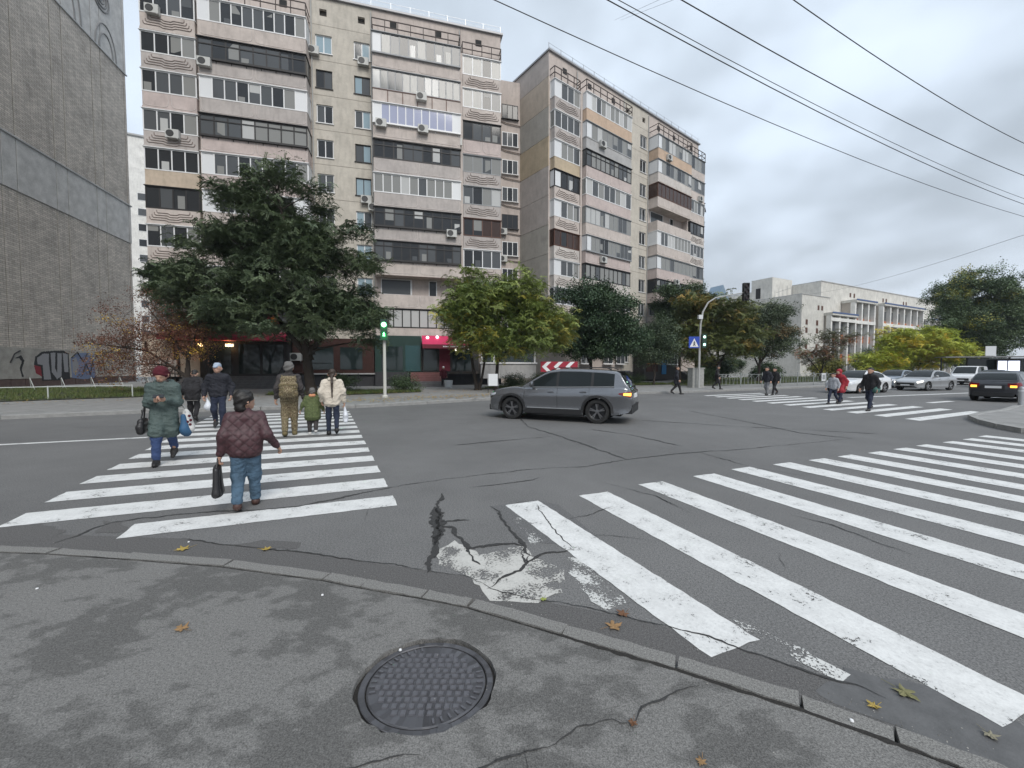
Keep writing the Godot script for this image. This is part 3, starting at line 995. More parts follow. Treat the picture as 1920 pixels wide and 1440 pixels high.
# one balcony: parapet part and its window part. x0..x1 left to right, z = how far it stands out
func balcony(root: Node3D, x0: float, x1: float, k: int, z: float, style: String, n: int, base_z := 0.0) -> void:
	var c := level(k)
	var glz := style.get_slice(":", 0)
	var deco := style.get_slice(":", 1)
	if glz == "none":
		return
	# every flat has had its own repairs: tone, bays and height of the glazing vary
	var own := (k * 7 + int(absf(x0) * 3.0) + (5 if root.position.x > 0.0 else 0)) % 11
	var pm: Material = [M.parapet, M.parapet_worn, M.parapet, M.parapet_pale][own % 4]
	if n > 4:
		n += [0, -1, 1, 0, -2, 0, 2, 1, 0, -1, 0][own]
	match deco:
		"P": pm = M.parapet_pink
		"T": pm = M.parapet_tan
		"Or": pm = M.parapet_orange
		"Gy": pm = M.parapet_grey
		"Oc": pm = M.end_ochre
	var yb := c - 1.93
	var yt := c - 0.76
	var proj := 0.16 if "!" in glz else 0.02
	var st := S()
	bb(st, x0, x1, yb, yb + 0.14, base_z, z + 0.03)
	bb(st, x0 + 0.02, x1 - 0.02, yb + 0.14, yt, z - 0.09, z)
	bb(st, x0 + 0.02, x0 + 0.1, yb + 0.14, yt - 0.003, base_z, z - 0.09)
	bb(st, x1 - 0.1, x1 - 0.02, yb + 0.14, yt - 0.003, base_z, z - 0.09)
	var b := obj("balcony", st, pm, root)
	st = S()
	var h := yt - yb - 0.14
	var ym := (yt + yb + 0.14) * 0.5
	if deco == "O":
		var cx := (x0 + x1) * 0.5
		var hw := (x1 - x0) * 0.5 - 0.22
		for j in 4:
			# nested brackets: down from the rim, along, and a dip in the middle
			var hw2 := hw * (1.0 - 0.10 * j)
			var yy := ym - 0.30 + 0.17 * j
			var pts := []
			for q in [[-1.0, 0.20], [-0.985, 0.07], [-0.93, 0.0], [-0.34, 0.0], [-0.20, -0.09], [0.20, -0.09], [0.34, 0.0], [0.93, 0.0], [0.985, 0.07], [1.0, 0.20]]:
				pts.append(Vector3(cx + q[0] * hw2, yy + q[1], z + 0.012))
			tube(st, pts, 0.032, 0.032, 5)
		obj("relief", st, M.relief, b)
	elif deco in ["R", "P"]:
		for half in 2:
			var a := lerpf(x0, x1, 0.5 * half) + 0.1
			var e := lerpf(x0, x1, 0.5 * half + 0.5) - 0.1
			var pts := []
			var rr := 0.28
			for q in [[a, yt - 0.08], [a, yb + 0.18 + rr], [a + 0.08, yb + 0.18 + rr * 0.35], [a + rr, yb + 0.2], [e - rr, yb + 0.2], [e - 0.08, yb + 0.18 + rr * 0.35], [e, yb + 0.18 + rr], [e, yt - 0.08]]:
				pts.append(Vector3(q[0], q[1], z + 0.004))
			tube(st, pts, 0.022, 0.022, 5)
		obj("relief", st, M.relief_soft, b)
	elif deco == "S" or deco == "Gy":
		var cols := 6 if deco == "S" else 1
		for q in range(1, cols):
			var x := lerpf(x0, x1, float(q) / cols)
			bb(st, x - 0.03, x + 0.03, yb + 0.16, yt - 0.02, z, z + 0.03)
		bb(st, x0, x1, yt - 0.06, yt, z, z + 0.04)
		obj("trim", st, M.frame_brown if deco == "S" else M.parapet_grey, b)
	# back of the loggia: window band in the dark, for open ones a door and curtains
	if "open" in glz:
		var w := S()
		bb(w, x0 + 0.4, x0 + (x1 - x0) * 0.42, c - 0.6, c + 0.75, base_z + 0.003, base_z + 0.04)
		bb(w, x0 + (x1 - x0) * 0.62, x0 + (x1 - x0) * 0.72, yb + 0.15, c + 0.75, base_z + 0.003, base_z + 0.04)
		var ow := obj("loggia_window", w, M.pvc, root)
		pane(ow, x0 + 0.48, x0 + (x1 - x0) * 0.40, c - 0.52, c + 0.67, base_z + 0.045, M.glass_mid)
		pane(ow, x0 + (x1 - x0) * 0.63, x0 + (x1 - x0) * 0.71, yb + 0.3, c + 0.67, base_z + 0.045, M.glass_dark)
		if not "D" in glz:
			return
	# glazing
	var fm: Material = M.pvc
	var panes := ["glass_mid", "glass_dark", "glass_dark", "glass_mid", "glass_curtain"]
	var mw := 0.075
	if "D" in glz:
		fm = M.frame_dark
		panes = ["glass_dark", "glass_dark", "glass_mid"]
		mw = 0.09
	elif "G" in glz:
		fm = M.frame_grey
		panes = ["glass_mid", "glass_mid", "glass_dark", "glass_curtain"]
		mw = 0.06
	elif "N" in glz:
		fm = M.frame_brown
		panes = ["glass_red", "glass_dark", "glass_red"]
		mw = 0.08
	if "V" in glz:
		panes = ["glass_lavender"]
	if "c" in glz:
		panes = ["glass_curtain", "glass_curtain", "glass_white", "glass_mid"]
	var zf := z + proj
	var y0 := yt + 0.0
	var y1: float = c + 0.80 - [0.0, 0.05, 0.0, 0.1, 0.0, 0.03, 0.0, 0.07, 0.0, 0.12, 0.0][own]
	var ins := 0.0
	st = S()
	bb(st, x0, x1, y0, y0 + mw, zf - 0.07, zf)
	bb(st, x0, x1, y1 - mw, y1, zf - 0.07, zf)
	# lid over the glazing
	bb(st, x0 - 0.05, x1 + 0.05, y1, y1 + 0.05, base_z, zf + 0.09)
	if proj > 0.1:
		bb(st, x0 - 0.01, x1 + 0.01, y0 - 0.06, y0, z - 0.02, zf + 0.02)
		var q := 8
		for i in q:
			var x := lerpf(x0 + 0.15, x1 - 0.15, float(i) / (q - 1))
			bb(st, x - 0.02, x + 0.02, y0 - 0.2, y0 - 0.06, z + 0.005, z + 0.04)
	var a := x0
	var e := x1
	for i in n + 1:
		var x := lerpf(x0 + mw * 0.5, x1 - mw * 0.5, float(i) / n)
		bb(st, x - mw * 0.5, x + mw * 0.5, y0 + mw, y1 - mw, zf - 0.068, zf - 0.002)
	for x in [x0, x1]:
		bb(st, x - 0.03, x + 0.03, y0, y1, base_z, base_z + 0.06)
		bb(st, x - 0.025, x + 0.025, y0, y0 + 0.06, base_z + 0.06, zf - 0.07)
		bb(st, x - 0.025, x + 0.025, y1 - 0.06, y1, base_z + 0.06, zf - 0.07)
	var fr := obj("balcony_window", st, fm, root)
	var js: SurfaceTool = S() if k >= 7 else null
	for i in n:
		var p0 := lerpf(x0 + mw * 0.5, x1 - mw * 0.5, float(i) / n) + mw * 0.4
		var p1 := lerpf(x0 + mw * 0.5, x1 - mw * 0.5, float(i + 1) / n) - mw * 0.4
		var pmat := pick(panes)
		if ("l" in glz and i == 0) or ("b" in glz and (i == 0 or i == n - 1)) or ("r" in glz and i == n - 1):
			pmat = M.pvc_panel
		if "R" in glz and i == n - 1:
			pmat = M.glass_white
		pane(fr, p0, p1, y0 + mw * 0.9, y1 - mw * 0.9, zf - 0.04, pmat, js)
		if not js and pmat in [M.glass_dark, M.glass_mid] and (own * 3 + i * 5) % 7 < 3:
			# something pale standing or hanging close behind the glass
			var hgt: float = (y1 - y0) * [0.25, 0.4, 0.62, 0.8][(i + own) % 4]
			var up := (i + k) % 3 == 0
			var o := mi("curtain", unit_box, pick(["glass_curtain", "glass_white", "glass_mid", "glass_curtain"]), fr, Vector3(lerpf(p0, p1, 0.5 + 0.12 * ((i % 3) - 1)), (y1 - mw - hgt * 0.5) if up else (y0 + mw + hgt * 0.5), zf - 0.028))
			o.scale = Vector3((p1 - p0) * (0.92 if up else 0.6), hgt - 0.04, 0.004)
	if js:
		var o := obj("pane", js, pick(panes), fr)
		o.set_meta("kind", "stuff")
	for x in [x0, x1]:
		var sm: Material = M.pvc_panel if ("l" in glz or "b" in glz) else pick(panes)
		side_pane(fr, x, y0 + 0.06, y1 - 0.06, base_z + 0.06, zf - 0.07, sm)
	# upper transom on the old metal ones
	if "t" in glz:
		st = S()
		bb(st, x0, x1, y1 - 0.45, y1 - 0.38, zf - 0.01, zf + 0.012)
		obj("transom", st, fm, fr)


func flat_window(root: Node3D, xc: float, yc: float, w: float, h: float, z: float, dark: bool, cells: int, mats: Array) -> void:
	var st := S()
	var fm: Material = M.frame_dark if dark else M.pvc
	var t := 0.07
	bb(st, xc - w / 2, xc + w / 2, yc - h / 2, yc - h / 2 + t, z - 0.05, z)
	bb(st, xc - w / 2, xc + w / 2, yc + h / 2 - t, yc + h / 2, z - 0.05, z)
	for i in cells + 1:
		var x := lerpf(xc - w / 2 + t / 2, xc + w / 2 - t / 2, float(i) / cells)
		bb(st, x - t / 2, x + t / 2, yc - h / 2 + t, yc + h / 2 - t, z - 0.048, z - 0.002)
	bb(st, xc - w / 2 - 0.06, xc + w / 2 + 0.06, yc - h / 2 - 0.06, yc - h / 2, z - 0.1, z + 0.18)
	var f := obj("window", st, fm, root)
	for i in cells:
		var a := lerpf(xc - w / 2 + t / 2, xc + w / 2 - t / 2, float(i) / cells) + t * 0.4
		var b := lerpf(xc - w / 2 + t / 2, xc + w / 2 - t / 2, float(i + 1) / cells) - t * 0.4
		pane(f, a, b, yc - h / 2 + t * 0.9, yc + h / 2 - t * 0.9, z - 0.03, pick(mats))


func air_con(root: Node3D, x: float, y: float, z: float) -> void:
	var st := S()
	bb(st, x - 0.42, x + 0.42, y - 0.3, y + 0.3, z + 0.06, z + 0.36)
	bb(st, x - 0.36, x - 0.32, y - 0.36, y - 0.3, z, z + 0.4)
	bb(st, x + 0.32, x + 0.36, y - 0.36, y - 0.3, z, z + 0.4)
	var o := obj("air_conditioner", st, M.ac_white, root)
	st = S()
	lathe(st, Vector3(x - 0.12, y, z + 0.36), Vector3(0, 0, 1), [Vector2(0.0, 0.004), Vector2(0.22, 0.004), Vector2(0.24, 0.015), Vector2(0.25, 0.0)], 18)
	obj("fan_grille", st, M.ac_dark, o)


func block(root: Node3D, sg: float, A: Array, B: Array, D: Array, E: Array, c_dark: Array) -> void:
	var X := func(s0: float, s1: float) -> Array: return [minf(sg * s0, sg * s1), maxf(sg * s0, sg * s1)]
	# solid body behind the panels
	var w: Array = X.call(0.0, 26.6)
	var st := S()
	bb(st, w[0], w[1], 0.0, ROOF, -12.0, -0.26)
	obj("wall", st, M.joint, root)
	for seg in [[0.0, 3.6], [3.6, 10.9], [15.6, 22.95], [22.95, 26.6]]:
		st = S()
		var q: Array = X.call(seg[0], seg[1])
		for k in range(-1, 10):
			var y1 := minf(level(k) + 1.45 + (0.0 if k >= 0 else 0.7), ROOF - 0.02)
			var y0 := level(k) - 1.26
			if k == 9:
				y0 = 0.0
			bb(st, q[0] + 0.012, q[1] - 0.012, y0, y1, -0.26, 0.0)
		obj("wall", st, M.panel_pink, root)
	# stair bay panels with real window openings
	for k in range(-1, 10):
		var q: Array = X.call(10.9, 15.6)
		var y1 := level(k) + 1.45
		var y0 := level(k) - 1.26
		if k == -1:
			y1 = ROOF - 0.02
		if k == 9:
			y0 = 0.0
		var holes := []
		for s in [11.72, 14.62]:
			var x: float = sg * s
			if k >= 0:
				holes.append([x - 0.62, x + 0.62, level(k) - 0.72, level(k) + 0.72])
			else:
				holes.append([x - 0.27, x + 0.27, level(k) - 0.55, level(k) + 0.0])
		st = S()
		holed(st, q[0], q[1], y0, y1, 0.0, holes, 0.22)
		quad(st, Vector3(q[0], y1, 0), Vector3(q[1], y1, 0), Vector3(q[1], y1, -0.26), Vector3(q[0], y1, -0.26), UP)
		quad(st, Vector3(q[0], y0, 0), Vector3(q[1], y0, 0), Vector3(q[1], y0, -0.26), Vector3(q[0], y0, -0.26), -UP)
		obj("wall_panel", st, M.panel, root)
		var i := 0
		for s in [14.62, 11.72]:
			if k >= 0:
				var key := k * 2 + i
				flat_window(root, sg * s, level(k), 1.24, 1.44, -0.10, key in c_dark, 2, ["glass_sky", "glass_mid", "glass_sky"] if (i == 1 or k == 0) and sg < 0.0 else ["glass_mid", "glass_dark"])
			i += 1
	# attic vents over the stacks
	st = S()
	for s in [2.0, 5.5, 9.2, 17.5, 20.8, 24.8]:
		bb(st, sg * s - 0.27, sg * s + 0.27, ROOF - 1.28, ROOF - 0.74, 0.001, 0.02)
	obj("vent", st, M.vent_dark, root)
	for k in 9:
		var q: Array = X.call(0.12, 3.5)
		balcony(root, q[0], q[1], k, 0.62, E[k], 4)
		q = X.call(3.78, 10.85)
		balcony(root, q[0], q[1], k, 1.2, D[k], 10)
		q = X.call(15.65, 22.85)
		balcony(root, q[0], q[1], k, 1.25, B[k], 9)
		q = X.call(23.1, 26.5)
		balcony(root, q[0], q[1], k, 1.0, A[k], 4)
	# pilasters between the stacks
	st = S()
	for s in [3.63, 22.98]:
		bb(st, sg * s - 0.11, sg * s + 0.11, 3.2, level(0) + 0.9, 0.0, 0.72)
	obj("pilaster", st, M.parapet, root)
	# railings before the attic
	for seg in [[0.12, 3.5, 0.62], [3.78, 10.85, 1.2], [15.65, 22.85, 1.25], [23.1, 26.5, 1.0]]:
		var q: Array = X.call(seg[0], seg[1])
		st = S()
		var y := level(0) + 0.88
		for yy in [y + 0.5, y + 1.05]:
			bar(st, Vector3(q[0], yy, seg[2]), Vector3(q[1], yy, seg[2]), 0.06, 0.06)
			for x in q:
				bar(st, Vector3(x, yy, 0.0), Vector3(x, yy, seg[2]), 0.06, 0.06)
		var n := int((q[1] - q[0]) / 1.1) + 1
		for i in n + 1:
			var x := lerpf(q[0], q[1], float(i) / n)
			bb(st, x - 0.03, x + 0.03, y, y + 1.05, seg[2] - 0.03, seg[2] + 0.03)
		obj("roof_railing", st, M.rail_rust, root)
	# roof edge and its thin guard
	st = S()
	bb(st, w[0] - 0.18, w[1] + 0.18, ROOF, ROOF + 0.16, -12.1, 0.18)
	obj("roof_edge", st, M.roof_metal, root)
	st = S()
	for i in 18:
		var x := lerpf(w[0], w[1], i / 17.0)
		bb(st, x - 0.02, x + 0.02, ROOF + 0.16, ROOF + 0.85, -0.1, -0.06)
	bar(st, Vector3(w[0], ROOF + 0.8, -0.08), Vector3(w[1], ROOF + 0.8, -0.08), 0.02, 0.02)
	bar(st, Vector3(w[0], ROOF + 0.5, -0.08), Vector3(w[1], ROOF + 0.5, -0.08), 0.015, 0.015)
	obj("roof_guard", st, M.steel, root)
	st = S()
	for s in [3.68, 10.98, 15.5]:
		tube(st, [Vector3(sg * s, 0.5, 0.06), Vector3(sg * s, ROOF - 0.3, 0.06)], 0.05, 0.05, 6)
	obj("drain_pipe", st, M.pole_grey, root)


func build_blocks() -> void:
	mt("relief", Color(0.25, 0.205, 0.185), 0.9)
	mt("relief_soft", Color(0.56, 0.51, 0.48), 0.9)
	# --- first block, its right corner is the origin
	var b1 := thing("apartment_block", "ten storey panel apartment block behind the big tree, with a red awning at its foot", "apartment building", Vector3(-1.02, 0, -37.36), deg_to_rad(14.6), "panel apartment blocks")
	block(b1, -1.0,
		["W:O", "W:O", "W:P", "W:O", "W:T", "D:O", "W:O", "D:O", "W:O"],
		["Wl:R", "D!t:R", "Wb:R", "Dc!t:P", "Wl:P", "Wb:R", "D:R", "W:R", "D:R"],
		["G!l:R", "Gc:S", "V!b:R", "Dt:R", "Wcr:R", "D!t:R", "D!t:R", "open:R", "Dc:R"],
		["W:O", "W:O", "D:P", "G:O", "GR:O", "N:O", "W:O", "W:O", "W:O"], [2, 7, 9, 3])
	for a in [[-16.3, 27.0, 0.0], [-15.35, 26.9, 0.0], [-11.6, 26.7, 0.0], [-7.0, 23.9, 1.2], [-10.2, 21.3, 1.25], [-6.9, 21.3, 1.25], [-4.05, 20.95, 0.72], [-4.6, 13.0, 1.2], [-22.4, 23.8, 1.25], [-25.6, 27.0, 1.0], [-24.6, 18.5, 1.0], [-11.5, 15.6, 0.0], [-10.9, 14.9, 0.35]]:
		air_con(b1, a[0], a[1], a[2])
	# recessed link to the second block
	var st := S()
	bb(st, 0.0, 4.2, 0.0, ROOF - 0.6, -9.0, -4.5)
	obj("wall", st, M.panel_pink, b1)
	for k in 9:
		flat_window(b1, 2.0, level(k) - 0.1, 1.7, 1.45, -4.44, k == 0 or k == 4, 3, ["glass_dark", "glass_mid", "glass_dark"])
		st = S()
		var yy := level(k) - 1.35
		tube(st, [Vector3(0.3, yy + 0.75, -4.4), Vector3(0.8, yy + 0.32, -4.4), Vector3(1.6, yy + 0.08, -4.4), Vector3(3.3, yy - 0.05, -4.4)], 0.05, 0.05, 5)
		obj("relief", st, M.relief, b1)
		if k in [4, 5, 6]:
			air_con(b1, 1.2, level(k) - 1.2, -4.45)
	# --- second block, its left corner is the origin
	var b2 := thing("apartment_block", "ten storey panel apartment block with patches of ochre and peach cladding on its end wall", "apartment building", Vector3(3.49, 0, -39.05), deg_to_rad(36.9), "panel apartment blocks")
	block(b2, 1.0,
		["G:R", "G:R", "W:R", "D:O", "W:O", "G:O", "W:R", "W:O", "W:O"],
		["Gcl:Or", "Gl:R", "N:R", "open:R", "Wcl:R", "Gcl:P", "openD:P", "open:R", "W:R"],
		["Wcl:Or", "Gcl:Gy", "Dct:P", "Wc:P", "Gc:R", "G!l:P", "Dc:R", "W:R", "W:R"],
		["Wcl:O", "Wc:O", "Wcl:Oc", "Dl:O", "Wcl:O", "N:O", "Wl:O", "W:O", "W:O"], [1, 5])
	for a in [[6.0, 24.0, 1.2], [17.6, 26.2, 1.25], [6.2, 12.6, 1.2], [19.5, 12.0, 1.25], [25.5, 12.0, 1.0], [13.4, 7.0, 0.0], [25.2, 23.4, 1.0]]:
		air_con(b2, a[0], a[1], a[2])
	# end wall: one clad panel per storey
	var mats := ["end_rose", "end_peach", "end_grey", "end_ochre", "end_rose", "end_rose", "end_grey", "end_grey", "end_grey", "end_grey", "end_grey"]
	for k in range(-1, 10):
		var y1 := level(k) + 1.27
		var y0 := level(k) - 1.44
		if k == -1:
			y1 = ROOF - 0.01
		if k == 9:
			y0 = 0.0
		st = S()
		bb(st, -0.08, 0.02, y0, y1, -12.0, -0.002)
		obj("cladding_panel", st, M[mats[k + 1]], b2)
	# step in plan and the next section beyond it
	st = S()
	bb(st, 26.62, 33.0, 0.0, ROOF - 2.6, -14.0, -3.2)
	obj("wall", st, M.panel_pink, b2)
	for k in range(1, 9):
		flat_window(b2, 28.2, level(k), 1.5, 1.4, -3.14, k % 3 == 0, 2, ["glass_dark", "glass_mid"])
		balcony(b2, 29.4, 32.6, k, -2.2, ["W:P", "D:O", "G:R", "W:R"][k % 4], 4, -3.2)
	st = S()
	tube(st, [Vector3(17.5, ROOF, -2.0), Vector3(17.5, ROOF + 2.2, -2.0)], 0.03, 0.02, 5)
	bar(st, Vector3(16.9, ROOF + 2.1, -2.0), Vector3(18.1, ROOF + 2.1, -2.0), 0.03, 0.03)
	obj("antenna", st, M.steel, b2)
	# open balcony bits: satellite dish
	st = S()
	lathe(st, Vector3(27.0, 22.6, 0.7), Vector3(0.6, 0.3, 1.0), [Vector2(0.0, 0.0), Vector2(0.25, 0.04), Vector2(0.42, 0.14)], 14)
	obj("satellite_dish", st, M.frame_grey, b2)
	# ground floor plinths
	for q in [[b1, -26.6, 0.0, 1.1], [b2, 0.0, 26.6, 1.2]]:
		st = S()
		bb(st, q[1], q[2], 0.0, q[3], 0.002, 0.16)
		obj("plinth", st, M.plinth, q[0])


# ---------------------------------------------------------------- brick hall on the left
func brick_picture() -> Array:
	var w := 512
	var h := 512
	var im := PackedByteArray()
	im.resize(w * h)
	var r := RandomNumberGenerator.new()
	r.seed = 61
	var rows := 16
	var cols := 8
	for j in rows:
		for i in cols:
			var tone := r.randf_range(0.72, 1.0)
			for y in range(j * 32, j * 32 + 32):
				for x in range(i * 64, i * 64 + 64):
					var xx := (x + (32 if j % 2 else 0)) % w
					var edge: bool = (y % 32) < 5 or (x % 64) < 4
					im[y * w + xx] = int(255.0 * (0.42 if edge else tone) * r.randf_range(0.93, 1.0))
	return [grey_picture(512, im), normal_from(im, 512, 5.0)]


func build_left_hall() -> void:
	var bp := brick_picture()
	# one picture spans 2 m by 1.2 m: 8 bricks by 16 courses
	var bm := mt("grey_brick", Color(0.74, 0.67, 0.59), 0.92, bp[0], 0.5, bp[1], 0.8)
	bm.uv1_scale = Vector3(0.25, 0.40, 1)
	bm.detail_enabled = true
	bm.detail_albedo = M.streak_t
	bm.detail_blend_mode = BaseMaterial3D.BLEND_MODE_MUL
	bm.detail_uv_layer = BaseMaterial3D.DETAIL_UV_2
	bm.uv2_scale = Vector3(0.06, 0.045, 1)
	mt("joint_grey", Color(0.22, 0.22, 0.22), 0.9)
	mt("band_concrete", Color(0.60, 0.585, 0.56), 0.9, M.mott_t, 0.22)
	# root at the far corner; the wall runs from there towards the camera along -x, z points to the street
	var t := thing("brick_hall", "tall windowless grey brick hall with a pale concrete band and graffiti at its foot", "building", Vector3(-41.7, 0, -45.0), atan2(0.9645, -0.264))
	var H := 45.0
	var st := S()
	bb(st, 0.0, -60.0, 0.0, H, -14.0, -0.12)
	obj("wall", st, M.joint, t)
	# brick panels between vertical joints, concrete bands between floors of them
	var xs := [0.0, 0.4, 3.9, 5.16, 8.75, 10.0, 13.75, 15.0, 18.7, 20.0, 24.0, 25.2, 30.0, 40.0, 50.0, 60.0]
	var bands := [[0.0, 0.75, "hall_base"], [0.78, 15.2, "grey_brick"], [15.22, 19.2, "band_concrete"], [19.22, 33.2, "grey_brick"], [33.22, 45.0, "band_concrete"]]
	mt("hall_base", Color(0.13, 0.085, 0.075), 0.95, M.mott_t, 0.5)
	for b in bands:
		for i in xs.size() - 1:
			st = S()
			var g := 0.045
			var z: float = 0.06 if b[2] == "band_concrete" else 0.0
			bb(st, -xs[i] - g, -xs[i + 1] + g, b[0], b[1], -0.12, z)
			obj("wall_panel", st, M[b[2]], t)
	# coping over the band, and relief circles near the top
	st = S()
	bb(st, 0.1, -60.0, 19.2, 19.32, 0.0, 0.14)
	bb(st, 0.1, -60.0, 33.1, 33.22, 0.0, 0.12)
	obj("coping", st, M.concrete, t)
	st = S()
	for r in [0.45, 0.8, 1.15]:
		var pts := []
		for k in 25:
			var a := TAU * k / 24.0
			pts.append(Vector3(-3.6 + cos(a) * r, 38.2 + sin(a) * r, 0.08))
		tube(st, pts, 0.09, 0.09, 6, false)
	lathe(st, Vector3(-3.6, 38.2, 0.06), Vector3(0, 0, 1), [Vector2(0.0, 0.01), Vector2(0.3, 0.01)], 16)
	for c in [[3.1, 1.5, 2.7], [8.6, 2.2, 4.6]]:
		for f in [1.0, 0.66]:
			var pts := []
			for k in 15:
				var a := PI * k / 14.0
				pts.append(Vector3(-c[0] + cos(a) * c[1] * f, 33.25 + sin(a) * c[2] * f, 0.08))
			tube(st, pts, 0.07, 0.07, 6, false)
	obj("relief", st, M.joint_grey, t)
	# whitewashed patch and graffiti near the ground
	st = S()
	bb(st, -4.2, -16.0, 0.8, 3.2, 0.0, 0.012)
	obj("whitewash", st, mt("whitewash", Color(0.42, 0.40, 0.36), 0.95, M.mott_t, 0.3), t)
	graffiti(t)


func graffiti(t: Node3D) -> void:
	# sprayed lettering and blots, flat paint on the wall
	var P := func(key: String, c: Color) -> Material: return M[key] if M.has(key) else mt(key, c, 0.85)
	var black: Material = P.call("spray_black", Color(0.02, 0.02, 0.022))
	var silver: Material = P.call("spray_grey", Color(0.27, 0.27, 0.28))
	var blue: Material = P.call("spray_blue", Color(0.16, 0.20, 0.31))
	var red: Material = P.call("spray_red", Color(0.22, 0.02, 0.03))
	var pieces := [
		[black, 0.014, [[18.6, 3.4], [17.4, 3.9], [15.6, 4.0], [13.4, 4.1], [12.4, 3.8], [12.3, 1.2], [14.2, 1.1], [17.6, 1.1], [17.8, 2.4], [18.9, 2.6]]],
		[silver, 0.018, [[18.3, 3.3], [17.2, 3.7], [16.2, 3.7], [16.3, 2.9], [16.0, 1.2], [17.3, 1.2], [17.4, 2.6], [18.3, 2.7]]],
		[silver, 0.018, [[15.9, 3.8], [15.0, 3.85], [15.2, 2.3], [14.8, 1.8], [14.6, 3.8], [13.8, 3.8], [14.0, 1.5], [14.9, 1.2], [15.8, 1.9]]],
		[silver, 0.018, [[13.6, 3.85], [12.6, 3.75], [12.6, 1.9], [13.4, 1.9]]],
		[red, 0.016, [[18.9, 2.6], [17.8, 2.45], [17.6, 1.5], [18.6, 1.8]]],
		[blue, 0.013, [[12.0, 3.3], [10.5, 3.9], [8.6, 4.0], [6.9, 3.9], [6.6, 1.2], [9.5, 1.1], [11.9, 1.3]]],
		[silver, 0.016, [[11.7, 3.2], [10.9, 3.5], [10.4, 2.6], [11.0, 1.6], [11.7, 1.9]]],
		[black, 0.017, [[21.8, 3.2], [20.9, 3.5], [20.4, 3.0], [20.9, 2.2], [20.6, 1.5], [20.9, 1.5], [21.2, 2.3], [20.8, 2.9], [21.2, 3.2]]]]
	for i in pieces.size():
		var st := S()
		var poly := PackedVector2Array()
		for p in ragged(pieces[i][2], 0.03, 800 + i):
			poly.append(Vector2(-2.6 - 0.55 * p[0], 0.85 * p[1] - 0.35))
		slab(st, poly, 0.0, pieces[i][1])
		obj("graffiti", st, pieces[i][0], t)
	var lines := S()
	for s in [[[11.9, 3.4], [10.6, 4.0], [9.4, 3.0], [8.4, 3.9]], [[9.8, 1.5], [8.8, 2.8], [7.9, 1.6], [7.2, 3.2]], [[5.8, 3.4], [5.4, 2.0], [4.7, 3.2], [4.3, 1.7]], [[22.6, 2.8], [21.9, 3.6], [21.0, 3.9]]]:
		var pts := []
		for p in s:
			pts.append(Vector3(-2.6 - 0.55 * p[0], 0.85 * p[1] - 0.35, 0.02))
		tube(lines, pts, 0.05, 0.05, 5)
	obj("graffiti", lines, black, t)


